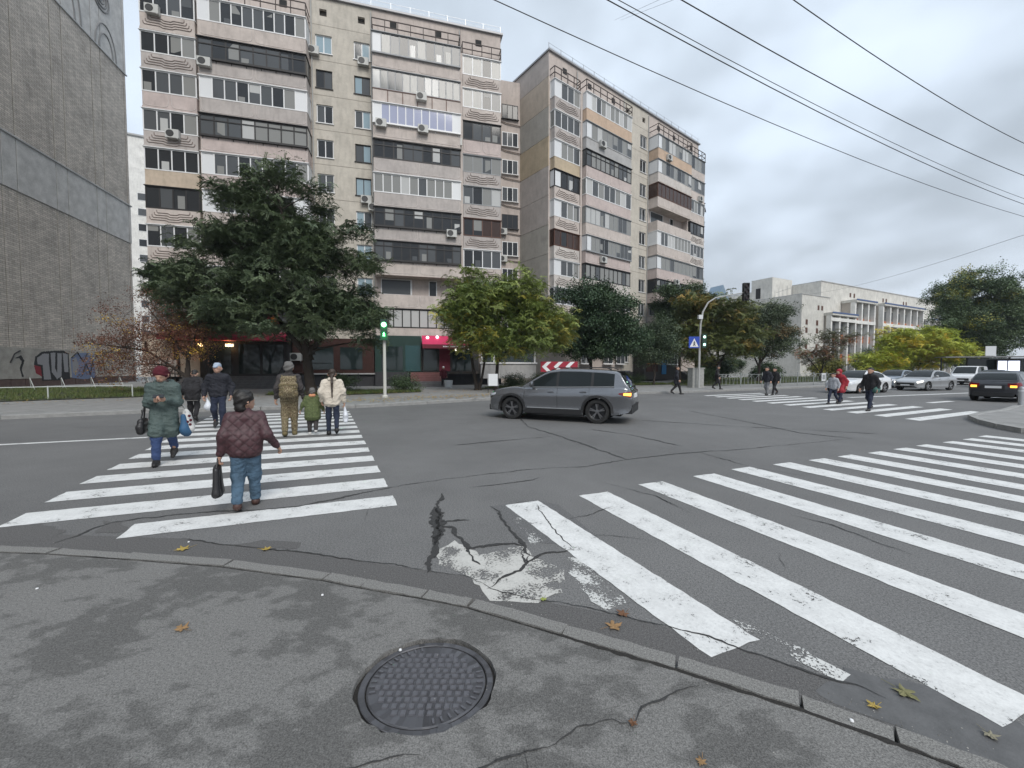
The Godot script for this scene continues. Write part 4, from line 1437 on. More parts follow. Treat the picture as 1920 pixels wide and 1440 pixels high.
# ---------------------------------------------------------------- buildings further off
func build_far_buildings() -> void:
	# white residential tower seen in the gap on the left
	var t := thing("residential_tower", "white residential tower seen through the gap beside the brick hall", "apartment building", Vector3(-72.0, 0, -82.0), deg_to_rad(25))
	var st := S()
	bb(st, -9.0, 0.0, 0.0, 47.0, -14, 0)
	obj("wall", st, M.white_block, t)
	st = S()
	bb(st, 0.0, 8.0, 0.0, 37.0, -14, 1.2)
	obj("wall", st, M.white_block, t)
	st = S()
	bb(st, 8.0, 20.0, 0.0, 37.0, -14, 0)
	obj("wall", st, M.white_block, t)
	for k in 12:
		for x in [-7.0, -3.8, -1.2, 1.6, 4.2, 6.6, 9.4, 12.2, 15.0, 17.6]:
			var y := 2.4 + 3.0 * k
			var z := 1.2 if x > 0 and x < 8 else 0.0
			st = S()
			bb(st, x - 0.75, x + 0.75, y - 0.75, y + 0.75, z + 0.002, z + 0.05)
			var w := obj("window", st, M.pvc, t)
			pane(w, x - 0.66, x + 0.66, y - 0.66, y + 0.66, z + 0.06, pick(["glass_dark", "glass_mid"]))
	st = S()
	bb(st, -9.3, 0.2, 47.0, 47.3, -14, 0.3)
	bb(st, 0.2, 20.2, 37.0, 37.3, -14, 1.5)
	obj("roof_edge", st, M.concrete, t)
	for k in 10:
		st = S()
		bb(st, 0.3, 7.7, 3.4 + 3.0 * k, 4.5 + 3.0 * k, 1.2, 2.4)
		obj("balcony", st, M.concrete, t)
	# low pale annex between the hall and the first block
	t = thing("low_annex", "low pale annex with a flat roof behind the rusty tree on the left", "building", Vector3(-38.0, 0.12, -52.0), deg_to_rad(14))
	st = S()
	bb(st, 0, 14, 0, 4.2, -6, 0)
	obj("wall", st, M.white_block, t)
	st = S()
	bb(st, -0.3, 14.3, 4.2, 4.45, -6, 0.4)
	obj("roof", st, M.concrete, t)
	for x in [2.0, 5.5, 9.0, 12.0]:
		flat_window(t, x, 2.2, 1.6, 1.5, 0.05, true, 2, ["glass_dark", "glass_mid"])
	# school on the right: corner is the origin, x along its front, z outwards
	t = thing("school_building", "beige four storey school with white pillars and orange panels between its windows", "school", Vector3(49.7, 0, -70.0), deg_to_rad(27))
	st = S()
	bb(st, 0, 9.0, 0, 14.3, -26, 0)
	obj("wall", st, M.school, t)
	st = S()
	bb(st, 0.0, 9.0, 14.3, 14.42, -26.1, 0.08)
	obj("roof_edge", st, M.concrete, t)
	st = S()
	bb(st, 9.0, 62.0, 0, 17.6, -24, -1.5)
	obj("wall", st, M.school, t)
	st = S()
	bb(st, 9.0, 62.1, 17.6, 17.75, -24.1, -1.4)
	obj("roof_edge", st, M.concrete, t)
	st = S()
	bb(st, 2.5, 8.9, 14.42, 18.7, -10.5, -6.5)
	obj("roof_house", st, M.school, t)
	st = S()
	bb(st, 2.45, 2.5, 15.0, 17.0, -9.6, -8.7)
	obj("door", st, M.vent_dark, t)
	# small square windows in two columns near the corner
	for x in [1.6, 4.9]:
		for y in [9.6, 8.2, 5.4, 4.0]:
			st = S()
			bb(st, x - 0.3, x + 0.3, y - 0.45, y + 0.45, 0.002, 0.05)
			obj("window", st, M.frame_brown, t)
	# two storey bay with pillars, blue edge
	for bay in [[7.0, 16.0, 11.5, 0.9, 3], [16.0, 24.0, 14.5, 0.6, 3], [27.0, 46.0, 14.6, 0.6, 6], [47.0, 60.0, 12.5, 1.2, 4]]:
		st = S()
		bb(st, bay[0], bay[1], bay[2] - 0.5, bay[2], -1.4, bay[3] + 0.5)
		obj("fascia", st, M.school, t)
		st = S()
		bb(st, bay[0] - 0.05, bay[1] + 0.05, bay[2] - 0.18, bay[2] + 0.08, bay[3] + 0.5, bay[3] + 0.56)
		obj("blue_edge", st, mt("blue_edge", Color(0.06, 0.10, 0.22), 0.6), t)
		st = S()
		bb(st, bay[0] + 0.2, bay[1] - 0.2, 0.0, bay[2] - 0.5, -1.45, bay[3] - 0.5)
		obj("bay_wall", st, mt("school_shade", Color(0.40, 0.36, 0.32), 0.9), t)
		var n: int = bay[4]
		for i in n + 1:
			var x := lerpf(bay[0] + 0.25, bay[1] - 0.25, float(i) / n)
			st = S()
			bb(st, x - 0.22, x + 0.22, 0, bay[2] - 0.5, bay[3] - 0.5, bay[3] + 0.25)
			obj("pillar", st, M.white_block, t)
		for i in n:
			var x0 := lerpf(bay[0] + 0.25, bay[1] - 0.25, float(i) / n) + 0.3
			var x1 := lerpf(bay[0] + 0.25, bay[1] - 0.25, float(i + 1) / n) - 0.3
			for y in [0.6, 4.2, 7.8, 11.2]:
				if y + 2.0 > bay[2] - 0.5 + 0.3:
					continue
				st = S()
				bb(st, x0, x1, y, y + 1.9, bay[3] - 0.48, bay[3] - 0.40)
				var w := obj("window", st, M.frame_grey, t)
				pane(w, x0 + 0.06, (x0 + x1) / 2 - 0.03, y + 0.06, y + 1.84, bay[3] - 0.39, M.glass_sky if (i + int(y)) % 3 else M.glass_dark)
				pane(w, (x0 + x1) / 2 + 0.03, x1 - 0.06, y + 0.06, y + 1.84, bay[3] - 0.39, M.glass_mid)
				st = S()
				bb(st, x0, x1, y - 1.35, y - 0.05, bay[3] - 0.48, bay[3] - 0.36)
				obj("spandrel", st, mt("spandrel", Color(0.40, 0.13, 0.055), 0.8), t)
		# white cross beam between storeys
		st = S()
		bb(st, bay[0], bay[1], 10.0, 10.6, bay[3] - 0.45, bay[3] + 0.3)
		obj("cross_beam", st, M.white_block, t)
	for x in [5.2, 6.4]:
		st = S()
		bb(st, x - 0.25, x + 0.25, 11.9, 12.7, 0.002, 0.05)
		obj("vent", st, M.frame_brown, t)
	for x in [19.5, 21.0, 33.0, 34.4, 42.5, 43.8]:
		st = S()
		bb(st, x - 0.25, x + 0.25, 15.5, 16.3, -1.498, -1.45)
		obj("vent", st, M.frame_brown, t)
	st = S()
	for k in 5:
		tube(st, [Vector3(0.5 + k * 0.5, 14.4, -2.0 - k), Vector3(0.5 + k * 0.5, 16.0 + 0.3 * (k % 2), -2.0 - k)], 0.04, 0.03, 4)
	bar(st, Vector3(0.3, 15.7, -2.0), Vector3(2.8, 15.7, -6.0), 0.04, 0.04)
	obj("antenna", st, M.pole_grey, t)
	# pale block with blue gables between the school and the flats
	t = thing("gabled_house", "pale house with a small pointed blue gable behind the traffic light", "house", Vector3(44.0, 0, -84.0), deg_to_rad(20))
	st = S()
	bb(st, -9, 5, 0, 15.5, -8, 0)
	obj("wall", st, M.white_block, t)
	for x in [-6.8, -1.0]:
		st = S()
		slab(st, PackedVector2Array([Vector2(x - 1.7, 15.5), Vector2(x + 1.7, 15.5), Vector2(x, 18.6)]), -3.0, 0.2)
		obj("roof_gable", st, mt("gable_blue", Color(0.18, 0.25, 0.32), 0.6), t)
	# glazed block right behind the school
	t = thing("glazed_block", "pale blue glazed block behind the far end of the school", "building", Vector3(110.0, 0, -118.0), deg_to_rad(25))
	st = S()
	bb(st, -8, 14, 0, 23, -12, 0)
	obj("wall", st, mt("glazed_wall", Color(0.30, 0.38, 0.43), 0.3), t)
	for k in 7:
		st = S()
		bb(st, -8, 14, 2.8 * k + 2.2, 2.8 * k + 2.6, 0.0, 0.06)
		obj("floor_band", st, M.white_block, t)
	# bus stop with a lit poster at the right
	t = thing("bus_shelter", "dark bus shelter with a flat roof and a lit poster beside the white van", "bus shelter", Vector3(53.5, 0.12, -46.0), deg_to_rad(-20))
	for x in [-3.3, -1.0, 2.6, 6.5]:
		st = S()
		bb(st, x - 0.06, x + 0.06, 0, 2.7, -0.9, -0.78)
		obj("post", st, M.frame_dark, t)
	st = S()
	bb(st, -3.6, 7.2, 2.7, 2.82, -1.6, 0.5)
	obj("roof", st, M.concrete_dark, t)
	st = S()
	bb(st, -1.0, 6.5, 0.3, 2.6, -0.86, -0.82)
	obj("back_panel", st, M.shop_glass, t)
	st = S()
	bb(st, 1.1, 3.1, 0.35, 2.45, -0.2, -0.05)
	var c := obj("poster_case", st, M.frame_dark, t)
	st = S()
	bb(st, 1.2, 1.95, 0.9, 2.3, -0.05, -0.04)
	bb(st, 2.05, 3.0, 0.5, 2.3, -0.05, -0.04)
	obj("poster", st, lit("lit_poster", Color(0.72, 0.76, 0.95), 0.9), c)
	st = S()
	bb(st, 0.6, 1.5, 2.9, 4.0, -1.0, -0.9)
	obj("sign_board", st, M.white_metal, t)


# ---------------------------------------------------------------- shops at the foot of the blocks
func build_shopfronts() -> void:
	# placed on the first block's front; same axes as that block
	var at := Vector3(-1.02, 0, -37.36)
	var turn := deg_to_rad(14.6)
	var red := mt("awning_red", Color(0.45, 0.03, 0.075), 0.75, M.mott_t, 0.4)
	mt("awning_dark", Color(0.14, 0.015, 0.03), 0.8)
	mt("shop_dark", Color(0.028, 0.026, 0.026), 0.6)
	mt("shop_green", Color(0.008, 0.034, 0.027), 0.5)
	mt("shop_teal", Color(0.02, 0.065, 0.068), 0.15)
	mt("shop_brick", Color(0.055, 0.022, 0.017), 0.9, M.mott_t, 0.5)
	mt("step_stone", Color(0.16, 0.155, 0.155), 0.85, M.mott_t, 0.5)
	mt("step_red", Color(0.22, 0.10, 0.095), 0.85, M.mott_t, 0.5)
	lit("warm_lamp", Color(1.0, 0.82, 0.55), 1.4)
	# left shop: red canopy, steps and railing
	var t := thing("corner_shop", "shop under a long red canopy with dark steps and railing behind the soldier", "shop", at, turn)
	var st := S()
	bb(st, -24.6, -17.2, 0.9, 4.2, 0.2, 2.0)
	obj("shop_front", st, M.shop_dark, t)
	st = S()
	bb(st, -26.4, -24.6, 1.3, 4.0, 0.2, 2.2)
	obj("side_wall", st, M.parapet_tan, t)
	st = S()
	bb(st, -24.2, -23.0, 1.0, 3.3, 2.0, 2.05)
	obj("door", st, M.parapet_tan, t)
	for x in [-22.4, -20.5, -18.9]:
		st = S()
		bb(st, x, x + 1.4, 1.2, 3.4, 2.0, 2.04)
		obj("shop_window", st, M.shop_glass, t)
	st = S()
	quad(st, Vector3(-25, 4.35, 1.7), Vector3(-17, 4.35, 1.7), Vector3(-17, 3.95, 3.3), Vector3(-25, 3.95, 3.3), UP)
	quad(st, Vector3(-25, 3.95, 3.3), Vector3(-17, 3.95, 3.3), Vector3(-17, 3.62, 3.3), Vector3(-25, 3.62, 3.3), Vector3(0, 0, 1))
	quad(st, Vector3(-25, 3.62, 1.7), Vector3(-17, 3.62, 1.7), Vector3(-17, 3.62, 3.3), Vector3(-25, 3.62, 3.3), -UP)
	obj("canopy", st, red, t)
	for x in [-22.0, -17.9]:
		st = S()
		slab(st, PackedVector2Array([Vector2(x - 0.55, 4.3), Vector2(x + 0.55, 4.3), Vector2(x + 0.4, 5.7), Vector2(x - 0.2, 5.6)]), 3.0, 3.2)
		var s := obj("sign_panel", st, red, t)
		st = S()
		slab(st, PackedVector2Array([Vector2(x - 0.3, 4.6), Vector2(x + 0.35, 4.5), Vector2(x + 0.2, 5.5), Vector2(x - 0.1, 5.2)]), 3.2, 3.22)
		obj("flame_mark", st, mt("flame_orange", Color(0.55, 0.16, 0.02), 0.7), s)
	st = S()
	bb(st, -21.2, -19.0, 4.35, 5.0, 2.9, 3.05)
	obj("sign_panel", st, M.white_metal, t)
	for k in 6:
		st = S()
		bb(st, -24.0, -17.4, 0.0, 0.17 * (6 - k), 2.05 + 0.32 * k, 2.37 + 0.32 * k)
		obj("step", st, M.step_stone, t)
	st = S()
	for x in [-24.2, -17.4]:
		bar(st, Vector3(x, 1.95, 2.2), Vector3(x, 0.95, 4.1), 0.05, 0.05)
		for k in 4:
			bar(st, Vector3(x, 1.0 - 0.28 * k, 2.2 + 0.6 * k), Vector3(x, 1.95 - 0.3 * k, 2.2 + 0.6 * k), 0.05, 0.05)
	bar(st, Vector3(-26.3, 2.0, 2.3), Vector3(-24.2, 2.0, 2.3), 0.05, 0.05)
	bar(st, Vector3(-26.3, 1.0, 2.3), Vector3(-26.3, 2.0, 2.3), 0.05, 0.05)
	bar(st, Vector3(-17.4, 2.0, 2.2), Vector3(-14.5, 2.0, 2.2), 0.05, 0.05)
	obj("railing", st, M.frame_dark, t)
	for x in [-23.2, -21.3]:
		st = S()
		bb(st, x, x + 0.5, 3.2, 3.4, 2.06, 2.16)
		obj("lamp", st, M.warm_lamp, t)
		var l := OmniLight3D.new()
		l.name = "lamp_light"
		l.position = Vector3(x + 0.25, 3.3, 2.32)
		l.light_energy = 0.2
		l.light_size = 0.1
		l.light_color = Color(1, 0.8, 0.5)
		l.shadow_enabled = true
		l.omni_range = 40.0
		l.omni_attenuation = 2.0
		t.add_child(l, true)
	# ground panel with relief left of the steps
	st = S()
	bb(st, -26.4, -24.3, 1.15, 2.2, 2.2, 2.34)
	bb(st, -26.5, -24.2, 1.0, 1.15, 2.2, 2.44)
	var gp := obj("relief_panel", st, M.parapet, t)
	st = S()
	for j in 4:
		tube(st, [Vector3(-26.2 + 0.04 * j, 2.1 - 0.2 * j, 2.35), Vector3(-26.0, 1.95 - 0.2 * j, 2.35), Vector3(-25.5, 1.93 - 0.2 * j, 2.35), Vector3(-25.3, 1.85 - 0.2 * j, 2.35), Vector3(-25.1, 1.93 - 0.2 * j, 2.35), Vector3(-24.5, 1.95 - 0.2 * j, 2.35)], 0.03, 0.03, 5)
	obj("relief", st, M.relief, gp)
	# middle and right shops
	t = thing("brick_shop", "dark red brick shop with a stone sill hidden under the big tree", "shop", at, turn)
	st = S()
	bb(st, -17.1, -11.0, 1.2, 4.0, 0.2, 1.1)
	obj("wall", st, M.shop_brick, t)
	st = S()
	bb(st, -17.1, -11.0, 0.0, 1.1, 0.2, 1.0)
	obj("plinth", st, M.plinth, t)
	st = S()
	bb(st, -16.0, -10.9, 1.1, 1.2, 0.2, 1.2)
	obj("sill", st, M.concrete, t)
	for x in [-15.8, -13.6]:
		st = S()
		bb(st, x, x + 1.7, 1.5, 3.3, 1.1, 1.13)
		obj("shop_window", st, M.shop_glass, t)
	air_con(t, -16.8, 2.5, 1.1)
	t = thing("green_shop", "dark green shop front with a teal glass door beside the red awning", "shop", at, turn)
	st = S()
	bb(st, -10.9, -7.2, 1.3, 4.3, 0.2, 1.4)
	obj("shop_front", st, M.shop_green, t)
	st = S()
	bb(st, -10.9, -8.2, 0.0, 1.3, 0.2, 1.6)
	obj("plinth", st, M.plinth, t)
	st = S()
	bb(st, -10.4, -8.7, 1.4, 3.4, 1.4, 1.43)
	obj("shop_window", st, M.shop_glass, t)
	st = S()
	bb(st, -8.5, -7.3, 1.35, 3.5, 1.4, 1.44)
	obj("door", st, M.shop_teal, t)
	for k in 7:
		st = S()
		bb(st, -8.1, -5.4, 0.0, 0.18 * (7 - k), 1.4 + 0.32 * k, 1.72 + 0.32 * k)
		obj("step", st, M.step_stone if k > 3 else M.step_red, t)
	t = thing("awning_cafe", "small cafe under a bright crimson awning with a string of lamps", "cafe", at, turn)
	st = S()
	bb(st, -7.1, -2.3, 1.3, 4.2, 0.2, 1.4)
	obj("shop_front", st, M.shop_dark, t)
	for x in [[-7.0, -5.9], [-4.6, -3.0]]:
		st = S()
		bb(st, x[0], x[1], 1.4, 3.2, 1.4, 1.43)
		obj("shop_window", st, M.shop_glass, t)
	st = S()
	bb(st, -5.7, -4.8, 1.35, 3.3, 1.4, 1.45)
	obj("door", st, M.awning_dark, t)
	st = S()
	quad(st, Vector3(-7.15, 4.35, 1.42), Vector3(-3.2, 4.35, 1.42), Vector3(-3.2, 3.55, 2.7), Vector3(-7.15, 3.55, 2.7), UP)
	quad(st, Vector3(-7.15, 4.33, 1.42), Vector3(-7.15, 3.55, 2.7), Vector3(-7.15, 3.55, 1.42), Vector3(-7.15, 3.55, 1.42), Vector3.LEFT)
	var aw := obj("awning", st, mt("awning_bright", Color(0.52, 0.025, 0.10), 0.7), t)
	st = S()
	quad(st, Vector3(-7.15, 3.55, 2.7), Vector3(-3.2, 3.55, 2.7), Vector3(-3.2, 3.22, 2.72), Vector3(-7.15, 3.22, 2.72), Vector3(0, 0, 1))
	obj("valance", st, M.awning_dark, aw)
	# lettering too small to read: rows of short white strokes
	st = S()
	var lr := RandomNumberGenerator.new()
	lr.seed = 12
	var lx := -5.5
	for word in [4, 5, 6]:
		for k in word:
			for q in 2:
				bb(st, lx + q * 0.06, lx + q * 0.06 + 0.028, 3.33, 3.33 + lr.randf_range(0.09, 0.12), 2.722, 2.732)
			bb(st, lx, lx + 0.09, 3.33 + lr.randf_range(0.0, 0.1), 3.36 + 0.06, 2.7225, 2.731)
			lx += 0.125
		lx += 0.12
	bb(st, -5.0, -4.6, 3.62, 3.66, 2.61, 2.65)
	obj("lettering", st, M.pvc, aw)
	for p in [[-6.7, 4.15, 1.9], [-5.9, 4.2, 1.9]]:
		st = S()
		lathe(st, Vector3(p[0], p[1], p[2]), UP, [Vector2(0, -0.13), Vector2(0.1, -0.08), Vector2(0.13, 0), Vector2(0.1, 0.08), Vector2(0, 0.13)], 10)
		obj("lamp", st, lit("pink_lamp", Color(1.0, 0.55, 0.65), 2.5), t)
	for p in [[-3.3, 3.1], [-2.6, 3.9], [-1.7, 4.3], [-0.9, 4.9], [-0.3, 4.2], [0.6, 4.5], [1.0, 3.4], [0.3, 3.1], [1.4, 4.1], [-1.3, 3.5], [-2.2, 3.2]]:
		st = S()
		lathe(st, Vector3(p[0] - 1.2, p[1], 3.2), UP, [Vector2(0, -0.09), Vector2(0.07, -0.05), Vector2(0.09, 0), Vector2(0.07, 0.05), Vector2(0, 0.09)], 8)
		obj("bulb", st, lit("bulb_glow", Color(1.0, 0.93, 0.8), 3.0), t)
	st = S()
	tube(st, [Vector3(-4.5, 3.4, 3.2), Vector3(-3.4, 4.1, 3.2), Vector3(-2.0, 4.7, 3.2), Vector3(0.4, 4.6, 3.2)], 0.012, 0.012, 4)
	obj("lamp_string", st, M.wire, t)
	# terrace balustrade by the trees
	t = thing("ground_loggia", "beige ground floor loggia with a white sill behind the yellow-green tree", "loggia", at, turn)
	st = S()
	bb(st, -2.1, 3.0, 0.7, 2.0, 0.62, 1.2)
	obj("parapet", st, M.parapet_grey, t)
	st = S()
	bb(st, -2.2, 3.1, 2.0, 2.12, 0.62, 1.3)
	for x in [-2.0, -0.9, 2.9]:
		bb(st, x - 0.06, x + 0.06, 2.12, 3.6, 1.1, 1.18)
	obj("frame", st, M.pvc, t)
	st = S()
	bb(st, -1.9, 2.8, 2.15, 3.6, 1.08, 1.1)
	obj("glass_pane", st, M.shop_glass, t)
	# entrance of the second block with blue and orange cladding
	t = thing("entrance_shop", "little shop entrance with a blue banner and orange rails at the second block", "shop", Vector3(3.49, 0, -39.05), deg_to_rad(36.9))
	st = S()
	bb(st, 13.0, 19.6, 0.3, 4.0, 0.2, 1.6)
	obj("shop_front", st, M.shop_dark, t)
	st = S()
	bb(st, 13.4, 15.6, 1.2, 3.6, 1.6, 1.65)
	obj("door", st, M.shop_brick, t)
	st = S()
	bb(st, 16.4, 17.2, 0.9, 3.6, 1.6, 1.7)
	obj("banner", st, mt("banner_blue", Color(0.03, 0.20, 0.45), 0.6), t)
	st = S()
	bar(st, Vector3(13.0, 2.1, 1.9), Vector3(16.2, 2.1, 1.9), 0.05, 0.05)
	obj("rail", st, mt("rail_orange", Color(0.45, 0.18, 0.03), 0.6), t)
	st = S()
	bb(st, 12.6, 20.0, 4.0, 4.5, 0.2, 2.4)
	obj("canopy", st, M.plinth, t)
	for x in [5.0, 8.5, 10.6, 18.2, 22.0]:
		flat_window(t, x, 2.8, 1.5, 1.5, 0.25 if x < 13 or x > 20 else 1.7, false, 2, ["glass_dark", "glass_mid"])
	st = S()
	for k in 7:
		bb(st, 20.4, 22.8, 0.0, 0.17 * (7 - k), 1.6 + 0.3 * k, 1.9 + 0.3 * k)
	obj("step", st, M.step_stone, t)
	st = S()
	for x in [20.4, 22.8]:
		bar(st, Vector3(x, 2.1, 1.6), Vector3(x, 0.9, 3.8), 0.06, 0.06)
		bar(st, Vector3(x, 1.6, 1.6), Vector3(x, 0.4, 3.8), 0.04, 0.04)
	obj("stair_rail", st, mt("rail_straw", Color(0.35, 0.28, 0.16), 0.6), t)


# ---------------------------------------------------------------- street furniture
func build_street_furniture() -> void:
	lit("signal_green", Color(0.05, 0.95, 0.45), 1.6)
	lit("signal_green_pale", Color(0.55, 1.0, 0.75), 1.6)
	mt("signal_body", Color(0.012, 0.045, 0.03), 0.5)
	mt("lens_off", Color(0.03, 0.02, 0.02), 0.3)
	# signal on the far pavement by the left crossing
	var t := thing("pedestrian_signal", "green pedestrian signal with a walking figure on a pale grey pole", "traffic light", Vector3(-6.5, 0.12, -20.7), deg_to_rad(14))
	var st := S()
	tube(st, [Vector3(0, 0, 0), Vector3(0, 3.2, 0)], 0.085, 0.075, 12)
	lathe(st, Vector3.ZERO, UP, [Vector2(0.16, 0.0), Vector2(0.16, 0.08), Vector2(0.09, 0.12)], 14)
	obj("pole", st, mt("pole_pale", Color(0.52, 0.51, 0.47), 0.6), t)
	st = S()
	bb(st, -0.17, 0.17, 2.95, 3.95, 0.04, 0.24)
	bb(st, -0.24, 0.24, 2.9, 2.95, 0.0, 0.26)
	obj("housing", st, M.signal_body, t)
	for y in [3.68, 3.2]:
		st = S()
		var pts := []
		for k in 11:
			var a := PI * k / 10.0
			pts.append(Vector3(cos(a) * 0.145, y + sin(a) * 0.145, 0.33))
		for k in 10:
			quad(st, pts[k], pts[k + 1], pts[k + 1] - Vector3(0, 0, 0.09), pts[k] - Vector3(0, 0, 0.09), pts[k] - Vector3(0, y, 0.33))
		obj("visor", st, M.signal_body, t)
	st = S()
	lathe(st, Vector3(0, 3.68, 0.242), Vector3(0, 0, 1), [Vector2(0.0, 0.03), Vector2(0.07, 0.02), Vector2(0.125, 0.0)], 18)
	obj("lens", st, M.signal_green_pale, t)
	st = S()
	lathe(st, Vector3(0, 3.2, 0.241), Vector3(0, 0, 1), [Vector2(0.0, 0.002), Vector2(0.135, 0.0)], 18)
	var dark := obj("lens", st, M.lens_off, t)
	st = S()
	walker(st, Vector3(0, 3.2, 0.245), 0.115)
	obj("walking_figure", st, M.signal_green_pale, dark)
	for y in [3.68, 3.2]:
		var l := OmniLight3D.new()
		l.name = "lens_light"
		l.position = Vector3(0, y, 0.36)
		l.light_color = Color(0.1, 1.0, 0.5)
		l.light_energy = 0.12
		l.light_size = 0.08
		l.shadow_enabled = true
		l.omni_range = 20.0
		l.omni_attenuation = 2.0
		t.add_child(l, true)
	# mast with hanging signal, sign and camera on the right
	t = thing("signal_mast", "tall grey mast with a curved arm, blue crossing sign and hanging signal", "traffic light", Vector3(14.1, 0.12, -30.6), 0.0)
	st = S()
	var arm := [Vector3(0, 0, 0), Vector3(0.02, 3.0, 0), Vector3(0.06, 4.8, 0), Vector3(0.22, 5.7, 0), Vector3(0.6, 6.4, 0), Vector3(1.15, 6.75, 0), Vector3(2.2, 6.95, 0), Vector3(3.6, 7.2, 0)]
	tube(st, arm, 0.085, 0.038, 10)
	obj("mast", st, M.pole_grey, t)
	st = S()
	bb(st, 3.2, 3.62, 6.55, 7.85, -0.14, 0.14)
	var h := obj("housing", st, M.black, t)
	for k in 3:
		st = S()
		lathe(st, Vector3(3.41, 6.77 + 0.43 * k, 0.14), Vector3(0, 0, 1), [Vector2(0.0, 0.002), Vector2(0.14, 0.0), Vector2(0.15, 0.1)], 14)
		obj("lens", st, M.lens_off, h)
	st = S()
	bb(st, -0.85, -0.05, 3.0, 3.85, 0.10, 0.14)
	var s := obj("crossing_sign", st, mt("sign_blue", Color(0.02, 0.06, 0.36), 0.4), t)
	st = S()
	slab(st, PackedVector2Array([Vector2(-0.78, 3.08), Vector2(-0.12, 3.08), Vector2(-0.45, 3.72)]), 0.142, 0.146)
	obj("white_triangle", st, M.pvc, s)
	st = S()
	walker(st, Vector3(-0.45, 3.33, 0.149), 0.2)
	obj("walking_figure", st, M.black, s)
	st = S()
	bb(st, 0.12, 0.42, 3.0, 4.05, 0.05, 0.25)
	var pb := obj("pedestrian_housing", st, M.signal_body, t)
	for y in [3.82, 3.25]:
		st = S()
		lathe(st, Vector3(0.27, y, 0.25), Vector3(0, 0, 1), [Vector2(0.0, 0.02), Vector2(0.1, 0.0)], 14)
		obj("lens", st, M.signal_green_pale, pb)
	st = S()
	bb(st, -0.2, 0.1, 5.15, 5.45, 0.05, 0.3)
	obj("camera_box", st, M.white_metal, t)
	t = thing("signal_cabinet", "pale grey control cabinet standing against the signal mast", "cabinet", Vector3(14.15, 0.12, -31.2), deg_to_rad(20))
	st = S()
	bb(st, -0.55, 0.55, 0.1, 1.45, -0.25, 0.25)
	bb(st, -0.6, 0.6, 0.0, 0.1, -0.3, 0.3)
	bb(st, -0.6, 0.6, 1.45, 1.52, -0.3, 0.3)
	obj("case", st, mt("cabinet_grey", Color(0.36, 0.36, 0.34), 0.6, M.mott_t, 1.0), t)
	st = S()
	bb(st, -0.5, -0.02, 0.15, 1.4, 0.25, 0.27)
	bb(st, 0.02, 0.5, 0.15, 1.4, 0.25, 0.27)
	obj("door", st, M.cabinet_grey, t)
	# red and white chevron board behind the grey car
	t = thing("chevron_board", "red and white chevron board pointing left behind the grey car", "road sign", Vector3(3.05, 0.12, -26.4), deg_to_rad(6))
	st = S()
	bb(st, -1.2, 1.25, 1.25, 1.92, -0.03, 0.0)
	obj("board", st, mt("board_red", Color(0.30, 0.012, 0.03), 0.5), t)
	for k in 3:
		var x := -1.12 + 0.78 * k
		st = S()
		slab(st, PackedVector2Array([Vector2(x, 1.585), Vector2(x + 0.33, 1.9), Vector2(x + 0.62, 1.9), Vector2(x + 0.29, 1.585), Vector2(x + 0.62, 1.27), Vector2(x + 0.33, 1.27)]), 0.0, 0.006)
		obj("chevron", st, M.pvc, t)
	for x in [-0.9, 0.95]:
		st = S()
		tube(st, [Vector3(x, 0, -0.06), Vector3(x, 1.9, -0.06)], 0.035, 0.035, 8)
		obj("post", st, M.steel, t)
	# white sandwich board
	t = thing("sandwich_board", "plain white sandwich board on the pavement left of the grey car", "sandwich board", Vector3(-1.15, 0.12, -24.6), deg_to_rad(4))
	st = S()
	slab(st, PackedVector2Array([Vector2(-0.33, 0.42), Vector2(0.33, 0.42), Vector2(0.3, 1.15), Vector2(-0.33, 1.15)]), 0.0, 0.03, Transform3D(Basis(Vector3.RIGHT, -0.13), Vector3(0, 0, 0.1)))
	obj("panel", st, M.white_metal, t)
	for x in [-0.3, 0.3]:
		for z in [[0.16, -0.03], [-0.35, -0.05]]:
			st = S()
			bar(st, Vector3(x, 0.0, z[0]), Vector3(x, 1.12, z[1]), 0.03, 0.03)
			obj("leg", st, M.frame_dark, t)
	# low fence of the lawn on the left
	var fm := mt("fence_paint", Color(0.46, 0.48, 0.46), 0.6)
	var segs := [[[-40.0, -6.9], [-24.2, -17.3]], [[-24.2, -17.3], [-19.6, -20.9]]]
	t = thing("lawn_fence", "low pale metal fence with sparse posts along the left lawn", "fence")
	for sgm in segs:
		var a := Vector3(sgm[0][0], 0.12, sgm[0][1])
		var b := Vector3(sgm[1][0], 0.12, sgm[1][1])
		var n := maxi(2, int(a.distance_to(b) / 3.4))
		st = S()
		bar(st, a + UP * 0.62, b + UP * 0.62, 0.035, 0.035)
		obj("rail", st, fm, t)
		for i in n + 1:
			st = S()
			tube(st, [a.lerp(b, float(i) / n), a.lerp(b, float(i) / n) + UP * 0.66], 0.03, 0.03, 6)
			obj("post", st, fm, t)
	# bike hoops by the hall
	for i in 7:
		t = thing("bike_hoop", "thin white bike hoop, number %s from the left before the graffiti" % ["one", "two", "three", "four", "five", "six", "seven"][i], "bike stand", Vector3(-33.5 + 1.35 * i, 0.14, -28.3 - 0.75 * i), deg_to_rad(-30))
		t.set_meta("label", "thin white bike hoop on the path, %s of seven before the graffiti" % ["leftmost", "second from left", "third from left", "middle one", "fifth from left", "sixth from left", "rightmost"][i])
		t.set_meta("group", "bike hoops before the graffiti wall")
		st = S()
		tube(st, [Vector3(-0.3, 0, 0), Vector3(-0.1, 0.75, 0.1), Vector3(0.2, 0.8, 0.15), Vector3(0.5, 0.0, 0.0)], 0.025, 0.025, 6)
		obj("hoop", st, fm, t)
	# railing along the right pavement, panel by panel
	t = thing("street_railing", "grey metal railing with arched bars along the far right kerb", "railing")
	var rm := mt("railing_grey", Color(0.27, 0.29, 0.28), 0.6)
